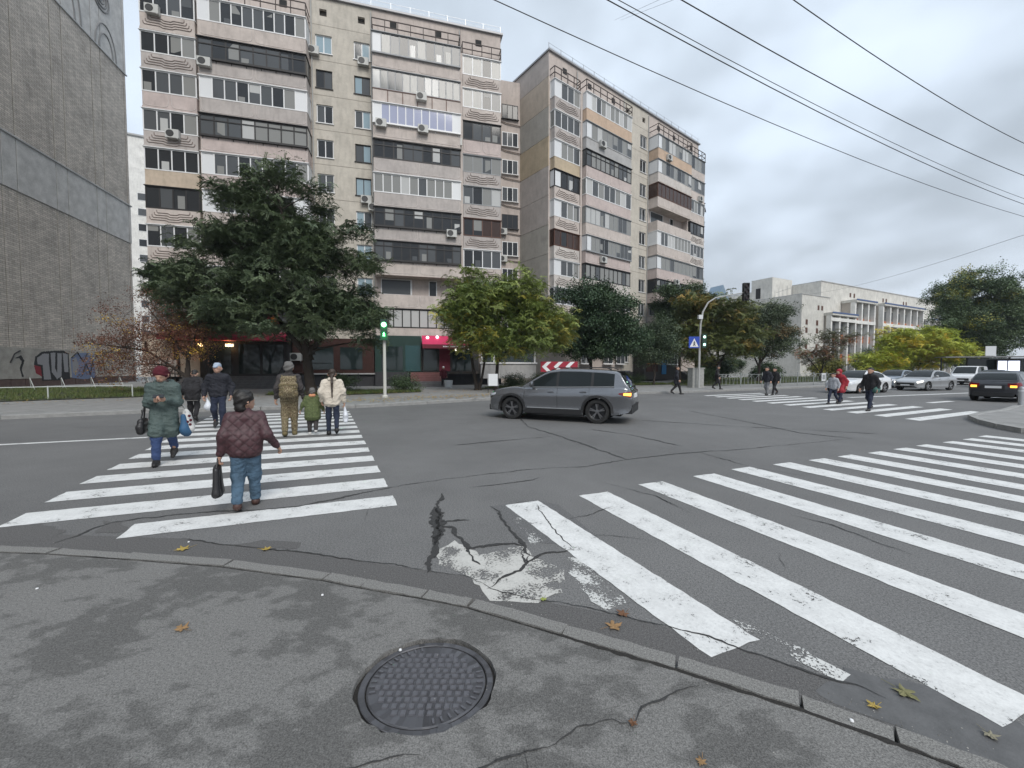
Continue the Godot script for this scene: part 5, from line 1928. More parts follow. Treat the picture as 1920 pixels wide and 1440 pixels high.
	var line := [Vector3(15.8, 0.12, -31.0), Vector3(20.0, 0.12, -32.4), Vector3(26.5, 0.12, -35.6), Vector3(36.0, 0.12, -40.6)]
	for i in line.size() - 1:
		var a: Vector3 = line[i]
		var b: Vector3 = line[i + 1]
		var n := int(a.distance_to(b) / 2.0)
		for k in n:
			var p := a.lerp(b, float(k) / n)
			var q := a.lerp(b, float(k + 1) / n)
			st = S()
			tube(st, [p, p + UP * 1.15], 0.035, 0.035, 6)
			obj("post", st, rm, t)
			st = S()
			bar(st, p + UP * 1.0, q + UP * 1.0, 0.03, 0.03)
			bar(st, p + UP * 0.2, q + UP * 0.2, 0.03, 0.03)
			for m in 3:
				var c := p.lerp(q, (m + 0.5) / 3.0)
				var d := (q - p) / 6.5
				tube(st, [c - d + UP * 0.2, c - d * 0.8 + UP * 0.7, c + UP * 0.97, c + d * 0.8 + UP * 0.7, c + d + UP * 0.2], 0.014, 0.014, 4)
				bar(st, c + UP * 0.2, c + UP * 1.0, 0.02, 0.02)
			obj("bar_panel", st, rm, t)
	# white panels of the fence by the shops
	st = S()
	t = thing("white_notice", "small white framed notice hung on the right street railing", "sign", Vector3(27.6, 0.12, -36.0), deg_to_rad(27))
	st = S()
	bb(st, -0.32, 0.32, 0.35, 1.05, 0.05, 0.08)
	obj("board", st, M.white_metal, t)
	st = S()
	bb(st, -0.2, 0.2, 0.5, 0.9, 0.08, 0.085)
	obj("print", st, M.frame_grey, t)
	# bollard
	t = thing("bollard", "short grey metal bollard on the right corner pavement", "bollard", Vector3(20.4, 0.12, -16.2))
	st = S()
	lathe(st, Vector3.ZERO, UP, [Vector2(0.09, 0.0), Vector2(0.085, 0.68), Vector2(0.07, 0.74), Vector2(0.0, 0.76)], 14)
	obj("post", st, M.steel, t)
	st = S()
	lathe(st, Vector3.ZERO, UP, [Vector2(0.094, 0.56), Vector2(0.094, 0.62)], 14)
	obj("band", st, M.white_metal, t)
	# things before the cafe
	t = thing("flower_tub", "pale round tub on the pavement below the cafe steps", "planter", Vector3(-4.9, 0.12, -31.2))
	st = S()
	lathe(st, Vector3.ZERO, UP, [Vector2(0.0, 0.0), Vector2(0.28, 0.0), Vector2(0.34, 0.55), Vector2(0.3, 0.56), Vector2(0.28, 0.45), Vector2(0.0, 0.45)], 16)
	obj("tub", st, M.white_metal, t)


func walker(st: SurfaceTool, c: Vector3, s: float) -> void:
	# flat walking figure
	lathe(st, c + Vector3(0, 0.78, 0) * s, Vector3(0, 0, 1), [Vector2(0.0, 0.002), Vector2(0.17 * s, 0.0)], 12)
	for q in [[0.0, 0.58, 0.0, 0.0, 0.2], [0.0, 0.0, -0.42, -0.9, 0.15], [0.0, 0.0, 0.38, -0.9, 0.15], [0.0, 0.5, -0.42, 0.05, 0.11], [0.0, 0.5, 0.42, 0.1, 0.11]]:
		bar(st, c + Vector3(q[0], q[1], 0) * s, c + Vector3(q[2], q[3], 0) * s, 0.004, q[4] * s * 2.0)


func build_wires() -> void:
	# overhead lines: two points each, run on past the frame both ways, with sag
	var lines := [
		["overhead cable crossing the street, lowest of the four long ones", Vector3(-0.98, 9.0, -8.1), Vector3(25.3, 9.0, -20.2), 0.03, 0.35],
		["overhead cable crossing the street, second from below and doubled", Vector3(1.3, 9.0, -8.1), Vector3(23.6, 9.0, -18.8), 0.035, 0.3],
		["thin overhead cable running just above the doubled one", Vector3(1.28, 9.12, -8.1), Vector3(23.6, 9.25, -18.8), 0.025, 0.3],
		["overhead cable crossing the street, third from below", Vector3(2.85, 9.0, -8.15), Vector3(20.5, 9.0, -16.2), 0.035, 0.25],
		["overhead cable crossing the street, topmost at the right", Vector3(5.1, 9.0, -8.15), Vector3(17.5, 9.0, -13.9), 0.03, 0.2],
		["slack cable running from the right edge to the school roof", Vector3(28.3, 9.0, -22.5), Vector3(50.5, 14.5, -72.0), 0.035, 0.7],
		["faint thin cable slanting across the sky, left one of a pair", Vector3(4.2, 9.6, -8.5), Vector3(6.6, 24.0, -27.0), 0.014, 0.0],
		["faint thin cable slanting across the sky, right one of a pair", Vector3(4.7, 9.6, -8.5), Vector3(7.0, 24.0, -27.0), 0.014, 0.0]]
	for i in lines.size():
		var l = lines[i]
		var a: Vector3 = l[1]
		var b: Vector3 = l[2]
		var pts := []
		var t0 := -0.9 if i < 5 else (-0.5 if i == 5 else -0.3)
		var t1 := 1.7 if i < 5 else 1.0
		for k in 33:
			var t := lerpf(t0, t1, k / 32.0)
			var p := a.lerp(b, t)
			p.y -= l[4] * 4.0 * t * (1.0 - t) if t > 0.0 and t < 1.0 else 0.0
			pts.append(p)
		var st := S()
		tube(st, pts, l[3] * 0.32, l[3] * 0.32, 5)
		var o := obj(numbered("overhead_cable"), st, M.wire)
		tag(o, l[0], "cable", "overhead cables")


# ---------------------------------------------------------------- trees
var leaf_meshes := {}


func leaf_spray(kind: int) -> Mesh:
	if leaf_meshes.has(kind):
		return leaf_meshes[kind]
	var r := RandomNumberGenerator.new()
	r.seed = 40 + kind
	var st := S()
	if kind == 0:
		# feathery: a drooping stalk with paired leaflets
		for s in 3:
			var a := TAU * s / 3.0 + r.randf()
			var dir := Vector3(cos(a), -0.15, sin(a)).normalized()
			var side := dir.cross(UP).normalized()
			for k in 6:
				var b: Vector3 = dir * (0.05 + 0.052 * k) - UP * 0.012 * k * k * 0.35
				for sg in [-1.0, 1.0]:
					leaf(st, b, (side * sg + dir * 0.35 + UP * r.randf_range(-0.5, 0.5)).normalized(), 0.092, 0.034)
	elif kind == 1:
		for k in 16:
			var b := Vector3(r.randfn(0, 0.16), r.randfn(0, 0.12), r.randfn(0, 0.16))
			leaf(st, b, Vector3(r.randfn(), r.randfn(-0.4, 0.7), r.randfn()).normalized(), r.randf_range(0.11, 0.17), r.randf_range(0.045, 0.07))
	else:
		for k in 9:
			var b := Vector3(r.randfn(0, 0.2), r.randfn(0, 0.15), r.randfn(0, 0.2))
			leaf(st, b, Vector3(r.randfn(), r.randfn(-0.2, 0.7), r.randfn()).normalized(), r.randf_range(0.08, 0.13), r.randf_range(0.03, 0.05))
	leaf_meshes[kind] = st.commit()
	return leaf_meshes[kind]


func leaf(st: SurfaceTool, b: Vector3, d: Vector3, l: float, w: float) -> void:
	var s := d.cross(Vector3(0.2, 1, 0.1)).normalized()
	var m := b + d * l * 0.45 + s.cross(d) * l * 0.08
	tri(st, b, m + s * w, m - s * w)
	tri(st, m + s * w, b + d * l, m - s * w)


# trunks: list of [base, top, r]; crown: list of ellipsoids [centre, radii, clumps]
func tree(called: String, label: String, at: Vector3, trunks: Array, blobs: Array, kind: int, c0: Color, c1: Color, per: int, sd: int, spread := 0.62, size := 1.0, warm := Color(0, 0, 0), warm_share := 0.0) -> Node3D:
	var t := thing(called, label, "tree" if not "bush" in called else "bush", at, 0.0)
	var r := RandomNumberGenerator.new()
	r.seed = sd
	var wood := S()
	var nodes := []
	for q in trunks:
		var base: Vector3 = q[0]
		var top: Vector3 = q[1]
		var pts := []
		for k in 9:
			var f := k / 8.0
			var bend := Vector3(sin(f * 5.0 + sd) * 0.10, 0, cos(f * 4.0 + sd) * 0.10) * f * (1.0 if k < 8 else 0.6) * base.distance_to(top) * 0.12
			pts.append(base.lerp(top, f) + bend)
			if f > 0.35:
				nodes.append([pts[-1], lerpf(q[2], q[2] * 0.3, f)])
		tube(wood, pts, q[2], q[2] * 0.28, 9)
		lathe(wood, base, UP, [Vector2(q[2] * 1.7, -0.05), Vector2(q[2] * 1.15, 0.18), Vector2(q[2] * 0.98, 0.5)], 9)
	obj("trunk", wood, M.bark, t)
	var limbs := S()
	var clumps := []
	for bl in blobs:
		for k in bl[2]:
			var d := Vector3(r.randfn(), r.randfn(), r.randfn()).normalized()
			var f := pow(r.randf(), 0.38)
			var p: Vector3 = bl[0] + d * f * bl[1]
			clumps.append(p)
			# limb to the clump from the nearest lower node
			var best = nodes[0]
			var bd := 1e9
			for nd in nodes:
				var dd: float = nd[0].distance_to(p) + maxf(0.0, nd[0].y - p.y + 0.3) * 2.0
				if dd < bd:
					bd = dd
					best = nd
			var mid: Vector3 = (best[0] as Vector3).lerp(p, 0.5) + Vector3(r.randfn(0, 0.1), 0.12 * bd * 0.3, r.randfn(0, 0.1))
			var rad: float = minf(best[1] * 0.6, 0.02 + 0.014 * bd)
			tube(limbs, [best[0], (best[0] as Vector3).lerp(mid, 0.5) + UP * 0.05, mid, mid.lerp(p, 0.6), p], rad, 0.012, 5, false)
			nodes.append([mid, rad * 0.8])
	obj("branches", limbs, M.bark, t)
	var mm := MultiMesh.new()
	mm.transform_format = MultiMesh.TRANSFORM_3D
	mm.use_colors = true
	mm.mesh = leaf_spray(kind)
	per = int(per * 2.1)
	size *= 0.84
	mm.instance_count = clumps.size() * per
	var i := 0
	for p in clumps:
		var ct := r.randf()
		var wc := r.randf() < warm_share
		var rad := spread * r.randf_range(0.7, 1.35)
		for k in per:
			var off := Vector3(r.randfn(0, rad), r.randfn(0, rad * 0.5), r.randfn(0, rad))
			if off.length() > rad * 2.2:
				off *= 0.5
			var b := Basis(UP, r.randf() * TAU) * Basis(Vector3.RIGHT, r.randfn(0, 0.6))
			mm.set_instance_transform(i, Transform3D(b.scaled(Vector3.ONE * size * r.randf_range(0.75, 1.3)), p + off))
			var c := c0.lerp(c1, clampf(ct * 0.6 + r.randf() * 0.4, 0, 1))
			if wc and r.randf() < 0.75:
				c = c.lerp(warm, r.randf_range(0.4, 1.0))
			c = c * r.randf_range(1.15, 1.75)
			c.a = 1.0
			mm.set_instance_color(i, c)
			i += 1
	if not M.has("leaves"):
		var lm := mt("leaves", Color(1, 1, 1), 0.6)
		lm.vertex_color_use_as_albedo = true
		lm.backlight_enabled = true
		lm.backlight = Color(0.10, 0.12, 0.04)
		lm.cull_mode = BaseMaterial3D.CULL_DISABLED
	var o := MultiMeshInstance3D.new()
	o.name = "crown"
	o.multimesh = mm
	o.material_override = M.leaves
	t.add_child(o, true)
	o.set_meta("kind", "stuff")
	return t


func v(x: float, y: float, z: float) -> Vector3:
	return Vector3(x, y, z)


func build_trees() -> void:
	var dark := Color(0.022, 0.042, 0.018)
	var deep := Color(0.05, 0.078, 0.03)
	var olive := Color(0.085, 0.10, 0.028)
	var lime := Color(0.23, 0.21, 0.03)
	var gold := Color(0.42, 0.28, 0.025)
	var rust := Color(0.20, 0.07, 0.03)
	# big locust before the first block
	tree("locust_tree", "big dark green feathery tree in front of the first apartment block", v(-11.4, 0.13, -23.0),
		[[v(0, 0, 0), v(-0.5, 6.2, 0.2), 0.30], [v(-0.1, 2.0, 0), v(-3.4, 6.8, 0.6), 0.17], [v(0, 2.3, 0), v(2.4, 6.2, -0.4), 0.16], [v(-0.2, 3.4, 0), v(-1.6, 11.2, 0.2), 0.18]],
		[[v(-2.0, 9.9, 0), v(2.9, 2.9, 2.6), 34], [v(0.6, 6.6, 0.3), v(3.4, 2.4, 2.8), 32], [v(-4.6, 6.6, 0), v(2.7, 2.6, 2.4), 27], [v(-3.9, 8.6, 0), v(2.2, 1.8, 2.0), 15], [v(1.2, 8.2, 0), v(2.4, 2.0, 2.2), 15], [v(-1.4, 4.4, 0.8), v(4.8, 1.5, 2.6), 36], [v(2.9, 4.3, 0.6), v(2.2, 1.5, 2.0), 18]],
		0, Color(0.032, 0.05, 0.026), Color(0.085, 0.112, 0.055), 30, 11, 0.50, 1.15)
	tree("locust_tree", "dark green tree at the left, its branches reaching before the brick hall", v(-20.6, 0.13, -27.0),
		[[v(0, 0, 0), v(0.4, 6.4, 0), 0.2], [v(0, 2.2, 0), v(-2.2, 7.6, 0.4), 0.12]],
		[[v(0.4, 6.2, 0), v(3.0, 2.4, 2.4), 32], [v(-2.6, 7.2, 0), v(1.8, 0.9, 1.4), 8]], 0, dark, Color(0.065, 0.095, 0.04), 30, 12, 0.5, 1.15)
	# small rusty tree with an arching bough
	tree("rusty_tree", "small half bare tree with orange leaves and a long arching bough at the left", v(-18.6, 0.13, -23.2),
		[[v(0, 0, 0), v(0.1, 2.6, 0), 0.2], [v(0, 1.0, 0), v(-2.2, 2.5, 0.1), 0.1], [v(-2.2, 2.5, 0.1), v(-5.4, 2.9, 0.2), 0.06], [v(0.1, 2.0, 0), v(-1.9, 5.0, 0.3), 0.08], [v(0.1, 2.2, 0), v(1.0, 4.6, 0.1), 0.08]],
		[[v(-2.2, 4.0, 0), v(2.6, 1.6, 1.6), 40], [v(-4.0, 2.6, 0), v(1.5, 1.0, 1.2), 14], [v(-2.8, 1.6, 0.2), v(2.6, 0.9, 1.2), 22], [v(0.2, 3.0, 0), v(1.4, 1.0, 1.2), 24]],
		2, Color(0.10, 0.045, 0.03), Color(0.13, 0.06, 0.035), 11, 13, 0.5, 0.85, gold, 0.16)
	# yellow-green pair
	tree("honey_locust", "yellow-green tree with two slim trunks in front of the cafe awning", v(-1.9, 0.13, -27.5),
		[[v(-0.5, 0, 0), v(-1.2, 5.0, 0.1), 0.13], [v(-0.3, 0, 0.1), v(0.6, 4.6, 0.2), 0.10], [v(0.8, 0, -0.2), v(1.2, 6.6, 0), 0.13], [v(1.0, 2.0, -0.2), v(3.6, 4.8, 0.2), 0.09]],
		[[v(0.6, 6.4, 0), v(3.2, 2.3, 2.2), 44], [v(-1.0, 5.0, 0.2), v(1.9, 1.6, 2.0), 32], [v(3.2, 4.2, 0.3), v(2.6, 1.9, 2.0), 36], [v(1.8, 3.4, 0.6), v(3.6, 1.0, 1.8), 22]],
		0, Color(0.07, 0.11, 0.028), Color(0.16, 0.19, 0.045), 25, 21, 0.6, 1.1, Color(0.26, 0.22, 0.035), 0.22)
	tree("round_tree", "dense dark green round tree right of the yellow-green one", v(6.6, 0.13, -34.2),
		[[v(0, 0, 0), v(0.1, 4.2, 0), 0.16], [v(0, 1.8, 0), v(-1.4, 5.0, 0.1), 0.09], [v(0.05, 2.2, 0), v(1.8, 5.2, 0), 0.09]],
		[[v(0.2, 6.0, 0), v(3.5, 2.5, 2.6), 66], [v(0.8, 4.1, 0.5), v(4.0, 1.6, 2.4), 50]], 1, Color(0.018, 0.040, 0.020), Color(0.042, 0.070, 0.030), 26, 31, 0.6, 1.15)
	tree("leaning_bush", "small grey-green tree by the blue banner of the second block", v(12.6, 0.13, -36.0),
		[[v(0, 0, 0), v(0.2, 3.0, 0), 0.08], [v(0.1, 0.8, 0), v(-0.8, 3.6, 0.1), 0.05]],
		[[v(0.1, 3.2, 0), v(1.7, 1.8, 1.4), 26], [v(0.3, 5.0, 0.0), v(1.6, 1.0, 1.2), 10]], 1, Color(0.035, 0.055, 0.03), Color(0.07, 0.095, 0.05), 18, 33, 0.5, 0.9)
	# olive and rusty trees round the mast
	tree("autumn_tree", "broad olive and rust coloured tree behind the blue crossing sign", v(19.4, 0.13, -38.0),
		[[v(0, 0, 0), v(-0.2, 4.0, 0), 0.17], [v(0, 1.6, 0), v(-2.4, 5.0, 0.2), 0.1], [v(0, 1.8, 0), v(2.0, 5.4, 0), 0.1]],
		[[v(-0.8, 6.6, 0), v(3.4, 1.8, 2.4), 44], [v(0.4, 4.2, 0.4), v(3.8, 1.9, 2.4), 52], [v(-2.6, 4.0, 0.3), v(1.8, 1.8, 1.6), 18]],
		0, Color(0.04, 0.06, 0.02), Color(0.12, 0.13, 0.035), 24, 41, 0.6, 1.15, Color(0.22, 0.14, 0.03), 0.25)
	tree("autumn_tree", "tall green tree standing behind the olive tree by the second block", v(19.0, 0.13, -46.0),
		[[v(0, 0, 0), v(0, 7.0, 0), 0.18]], [[v(0.4, 8.6, 0), v(3.4, 2.0, 2.4), 40], [v(0.0, 5.5, 0), v(3.6, 2.0, 2.4), 30]], 1, dark, deep, 22, 42, 0.65, 1.2)
	tree("grey_green_tree", "grey-green tree with a forked dark trunk left of the school", v(25.8, 0.13, -42.5),
		[[v(0, 0, 0), v(0.3, 4.0, 0), 0.17], [v(0.1, 1.5, 0), v(-1.6, 5.0, 0), 0.09], [v(0.2, 2.0, 0), v(2.2, 5.2, 0), 0.10]],
		[[v(0.2, 6.2, 0), v(3.0, 2.3, 2.2), 46], [v(1.0, 4.4, 0.2), v(3.0, 1.5, 2.0), 30], [v(-1.4, 4.6, 0), v(1.8, 1.6, 1.6), 16]],
		1, Color(0.04, 0.058, 0.032), Color(0.075, 0.095, 0.05), 22, 51, 0.6, 1.05, Color(0.14, 0.08, 0.03), 0.12)
	tree("young_tree", "small reddish brown tree in front of the school windows", v(37.6, 0.13, -49.5),
		[[v(0, 0, 0), v(0.4, 2.6, 0), 0.12], [v(0.1, 0.9, 0), v(-2.2, 3.4, 0), 0.06], [v(0.3, 1.4, 0), v(2.0, 4.6, 0), 0.06]],
		[[v(-0.6, 3.2, 0), v(3.0, 1.2, 1.6), 24], [v(1.6, 5.2, 0), v(2.4, 0.8, 1.4), 16]], 0, Color(0.055, 0.062, 0.03), Color(0.10, 0.10, 0.05), 14, 61, 0.6, 1.0, Color(0.18, 0.075, 0.04), 0.4)
	# golden bushy trees behind the parked cars
	tree("golden_tree", "bright yellow-green bushy tree behind the parked white and silver cars", v(51.0, 0.13, -51.5),
		[[v(0, 0, 0), v(-0.6, 3.2, 0), 0.12], [v(0.2, 0, 0), v(1.4, 4.0, 0), 0.10]],
		[[v(-1.0, 4.6, 0), v(3.6, 2.5, 2.4), 60], [v(2.4, 4.0, 0.3), v(3.8, 2.4, 2.4), 56], [v(-4.8, 2.2, 0.6), v(2.8, 1.5, 1.6), 28]],
		0, Color(0.20, 0.25, 0.03), Color(0.31, 0.32, 0.04), 26, 71, 0.62, 1.15, gold, 0.16)
	tree("tall_dark_tree", "tall dark green tree at the right edge above the bus shelter", v(62.3, 0.13, -55.0),
		[[v(0, 0, 0), v(0, 8.0, 0), 0.3], [v(0, 3.0, 0), v(-3.0, 9.0, 0), 0.16], [v(0, 3.0, 0), v(3.6, 9.0, 0), 0.16]],
		[[v(-0.4, 11.4, 0), v(4.6, 3.4, 3.4), 60], [v(0.4, 7.0, 0.5), v(6.2, 3.4, 3.6), 90], [v(5.0, 9.0, 0), v(4.0, 3.2, 3.0), 40]],
		1, Color(0.035, 0.06, 0.028), Color(0.085, 0.12, 0.05), 26, 81, 0.8, 1.4, lime, 0.14)
	tree("tall_dark_tree", "dark green tree beyond the right edge behind the black car", v(72.0, 0.13, -50.0),
		[[v(0, 0, 0), v(0, 6.0, 0), 0.25]], [[v(-1.0, 6.0, 0), v(5.0, 4.2, 3.4), 60]], 1, dark, deep, 24, 82, 0.8, 1.4)
	# backdrop greenery, each plant its own
	var spots := [[-31.0, -46.0, 3.2], [-26.5, -44.0, 2.6], [26.0, -60.0, 4.2], [33.0, -62.0, 3.2], [62.0, -70.0, 4.5], [74.0, -78.0, 5.5], [90.0, -80.0, 7.0], [23.0, -47.0, 2.6], [30.0, -47.5, 2.0], [43.0, -55.5, 2.6]]
	var words := ["low green bush behind the rusty tree at the left", "small green bush beside the far end of the brick hall", "green bushy tree between the second block and the school", "low green bush at the foot of the school end wall", "green tree behind the golden one", "tall green tree behind the bus shelter", "far green tree at the right edge of the view", "dark bush under the olive tree behind the railing", "dark bush behind the railing right of the olive tree", "yellowing bush below the school pillars"]
	for i in spots.size():
		var s = spots[i]
		var h: float = s[2]
		tree("green_bush", words[i], v(s[0], 0.13, s[1]), [[v(0, 0, 0), v(0.1, h * 0.6, 0), 0.06 + h * 0.012]], [[v(0, h * 0.55, 0), v(h * 0.7, h * 0.45, h * 0.6), 14 + int(h * 5)]], 1, dark if i < 9 else olive, deep if i < 9 else lime, 20, 90 + i, 0.28 + h * 0.07, 0.8 + h * 0.08)
	# clipped shrubs by the block entrances
	var low := [[-6.9, -25.8, 1.0, "dark shrub on the lawn below the brick shop"], [-10.2, -24.6, 1.2, "shrub right of the big trunk"], [0.2, -30.6, 0.9, "shrub under the yellow-green tree, left one"], [2.4, -31.6, 1.0, "shrub under the yellow-green tree, right one"], [9.6, -36.0, 0.9, "low shrub right of the round tree trunk"], [11.2, -37.0, 0.9, "low shrub before the blue banner"], [17.0, -36.5, 1.4, "dark shrub beside the control cabinet"]]
	for i in low.size():
		var q = low[i]
		tree("green_bush", q[3], v(q[0], 0.13, q[1]), [[v(0, 0, 0), v(0, q[2] * 0.6, 0), 0.04]], [[v(0, q[2] * 0.55, 0), v(q[2] * 0.8, q[2] * 0.5, q[2] * 0.7), 14]], 2, dark, deep, 16, 120 + i, 0.25, 0.8)


# ---------------------------------------------------------------- litter
func build_litter() -> void:
	var list := [
		[-2.93, -3.56, 0.004, 0.075, 0, "yellow fallen leaf in the gutter at the left, nearest the kerb"], [-2.19, -3.55, 0.006, 0.06, 0, "yellow fallen leaf on the dark stain beside the left crossing"],
		[0.63, -2.47, 0.006, 0.07, 1, "tan maple leaf in the gutter, nearer one of two by the right crossing"], [0.73, -2.60, 0.006, 0.06, 2, "brown maple leaf in the gutter, farther one of two by the right crossing"],
		[1.95, -1.955, 0.006, 0.07, 3, "large olive maple leaf lying on the wet patch"], [1.73, -1.875, 0.006, 0.04, 0, "small yellow leaf on the wet patch by the kerb"],
		[0.22, -2.765, 0.008, 0.035, 4, "tiny lime green leaf on the old white paint"], [-1.97, -2.36, 0.062, 0.055, 1, "tan leaf lying alone on the near pavement"],
		[0.75, -1.545, 0.062, 0.03, 1, "small tan leaf at the bottom edge of the pavement"], [0.53, -1.715, 0.066, 0.03, 2, "brown leaf scrap caught in the pavement crack"], [2.1, -1.72, 0.006, 0.04, 5, "pale dry leaf on the wet patch at the far right"]]
	var cols := [Color(0.40, 0.29, 0.07), Color(0.30, 0.18, 0.08), Color(0.16, 0.075, 0.035), Color(0.20, 0.19, 0.085), Color(0.28, 0.32, 0.07), Color(0.26, 0.24, 0.17)]
	for i in cols.size():
		mt("leaf_%d" % i, cols[i], 0.75, M.mott_t, 14.0)
	var r := RandomNumberGenerator.new()
	r.seed = 3
	for l in list:
		var st := S()
		var s: float = l[3]
		var poly := []
		# five-lobed maple outline, slightly curled
		var outline := [1.0, 0.62, 0.78, 0.42, 0.72, 0.98, 0.66, 0.45, 0.62, 0.78, 0.5, 0.32, 0.12, 0.32, 0.5, 0.78, 0.62, 0.45, 0.66, 0.98, 0.72, 0.42, 0.78, 0.62]
		for k in 24:
			var a := TAU * k / 24.0 + r.randf_range(-0.06, 0.06)
			var lobe: float = outline[k] * r.randf_range(0.85, 1.08)
			poly.append(Vector3(cos(a) * s * lobe, 0.003 + 0.022 * r.randf() * lobe * lobe * (s / 0.06), sin(a) * s * lobe * 0.85))
		for k in 24:
			tri(st, Vector3(0, 0.008, 0), poly[k], poly[(k + 1) % 24], UP)
		tube(st, [Vector3(-s * 0.5, 0.004, 0), Vector3(-s * 1.3, 0.006, s * 0.2)], 0.0016, 0.001, 4)
		var o := obj(numbered("fallen_leaf"), st, M["leaf_%d" % l[4]], null, Vector3(l[0], l[2], l[1]))
		o.rotation.y = r.randf() * TAU
		tag(o, l[5], "leaf", "fallen leaves near the camera")
	# pale pebbles and litter specks
	for p in [[-1.3, -2.72, 0.061, "white pebble on the near pavement left of the manhole"], [-3.35, -2.8, 0.061, "tiny white chip on the pavement at the far left"], [1.5, -1.73, 0.06, "small white pebble by the kerb joint at the right"], [-0.62, -2.19, 0.052, "white pebble lying on the manhole rim"], [-3.0, -3.70, 0.003, "white paper scrap in the gutter below the first stripe"]]:
		var st := S()
		lathe(st, Vector3.ZERO, UP, [Vector2(0.0, 0.0), Vector2(0.009, 0.003), Vector2(0.007, 0.009), Vector2(0.0, 0.011)], 7)
		var o := obj(numbered("pebble"), st, M.pvc, null, Vector3(p[0], p[2], p[1]))
		tag(o, p[3], "pebble", "pale specks on the ground")
	# leaf scatter along the far kerb
	var mm := MultiMesh.new()
	mm.transform_format = MultiMesh.TRANSFORM_3D
	mm.use_colors = true
	var st2 := S()
	leaf(st2, Vector3.ZERO, Vector3(1, 0.1, 0), 0.12, 0.05)
	mm.mesh = st2.commit()
	mm.instance_count = 900
	for i in 900:
		var t := r.randf()
		var base := Vector2(-7.0, -18.4).lerp(Vector2(1.0, -23.0), t)
		if i % 3 == 0:
			base = Vector2(-22.0, -17.0).lerp(Vector2(10.0, -32.0), t)
		var p := base + Vector2(r.randfn(0, 0.8), r.randfn(0, 0.8))
		mm.set_instance_transform(i, Transform3D(Basis(UP, r.randf() * TAU), Vector3(p.x, 0.165, p.y)))
		mm.set_instance_color(i, Color(0.36, 0.24, 0.05).lerp(Color(0.20, 0.12, 0.05), r.randf()))
	var o2 := MultiMeshInstance3D.new()
	o2.name = "leaf_litter"
	o2.multimesh = mm
	o2.material_override = M.leaves
	add_child(o2, true)
	tag(o2, "scatter of small yellow and brown leaves along the far kerb", "leaves", "", "stuff")
	# grit and crumbs in the gutter and along the kerb
	var gm := MultiMesh.new()
	gm.transform_format = MultiMesh.TRANSFORM_3D
	gm.use_colors = true
	var gs := S()
	lathe(gs, Vector3.ZERO, UP, [Vector2(0.0, -0.3), Vector2(0.9, 0.0), Vector2(0.6, 0.6), Vector2(0.0, 0.8)], 5)
	gm.mesh = gs.commit()
	gm.instance_count = 1500
	for i in 1500:
		var k := r.randi_range(2, KERB.size() - 5)
		var f := r.randf()
		var a := Vector2(KERB[k][0], KERB[k][1]).lerp(Vector2(KERB[k + 1][0], KERB[k + 1][1]), f)
		var nrm := (Vector2(KERB[k + 1][0], KERB[k + 1][1]) - Vector2(KERB[k][0], KERB[k][1])).normalized().orthogonal()
		var off := absf(r.randfn(0.0, 0.10)) + 0.008
		var on_road := i % 4 != 0
		var p := a - nrm * off * (1.0 if nrm.y > 0.0 else -1.0) * (1.0 if on_road else -1.0)
		if not on_road:
			p = a + Vector2(r.randfn(0, 0.5), 0.2 + absf(r.randfn(0, 0.7)))
		var sz := 0.0016 + 0.0035 * pow(r.randf(), 3.0)
		gm.set_instance_transform(i, Transform3D(Basis(UP, r.randf() * TAU).scaled(Vector3(sz, sz * 0.7, sz * r.randf_range(0.6, 1.0))), Vector3(p.x, 0.003 if on_road else 0.0615, p.y)))
		gm.set_instance_color(i, Color(0.10, 0.095, 0.085).lerp(Color(0.34, 0.33, 0.31), pow(r.randf(), 2.0)))
	var go := MultiMeshInstance3D.new()
	go.name = "grit"
	go.multimesh = gm
	go.material_override = mt("grit", Color(1, 1, 1), 0.95)
	M.grit.vertex_color_use_as_albedo = true
	add_child(go, true)
	tag(go, "fine grit and stone crumbs along the near kerb and gutter", "grit", "", "stuff")


# ---------------------------------------------------------------- cars
func tbl(a: Array, x: float) -> float:
	if x <= a[0][0]:
		return a[0][1]
	for i in a.size() - 1:
		if x <= a[i + 1][0]:
			return lerpf(a[i][1], a[i + 1][1], (x - a[i][0]) / (a[i + 1][0] - a[i][0]))
	return a[-1][1]


func side_z(s: Dictionary, x: float, y: float) -> float:
	# half width of the car at height y, lower body and greenhouse
	var d := tbl(s.deck, x)
	var w := tbl(s.hw, x)
	if y <= d:
		var t := clampf((y - 0.2) / maxf(0.1, d - 0.2), 0.0, 1.0)
		return w * tbl([[0.0, 0.955], [0.14, 0.985], [0.28, 0.968], [0.5, 0.978], [0.72, 1.0], [0.79, 0.995], [0.85, 0.962], [1.0, 0.925]], t)
	var r := maxf(tbl(s.roof, x), d + 0.02)
	var q := clampf((y - d) / (s.top - d), 0.0, 1.0)
	return lerpf(w * 0.925, s.rw, pow(q, 1.15)) * minf(1.0, 0.6 + (r - d) * 2.0) if false else lerpf(w * 0.925, s.rw * w / s.w, pow(q, 1.15))


func stations(a: float, b: float, step: float, extra: Array) -> Array:
	var xs := []
	var n := int(ceil((b - a) / step))
	for i in n + 1:
		xs.append(lerpf(a, b, float(i) / n))
	for e in extra:
		if e > a and e < b:
			xs.append(e)
	xs.sort()
	return xs


func soft(st: SurfaceTool, a: Vector3, b: Vector3, c: Vector3, d: Vector3, out: Vector3) -> void:
	var g := (c - a).cross(b - a) + (d - a).cross(c - a)
	var q := [a, b, c, a, c, d] if g.dot(out) >= 0.0 else [a, c, b, a, d, c]
	for p in q:
		st.add_vertex(p)


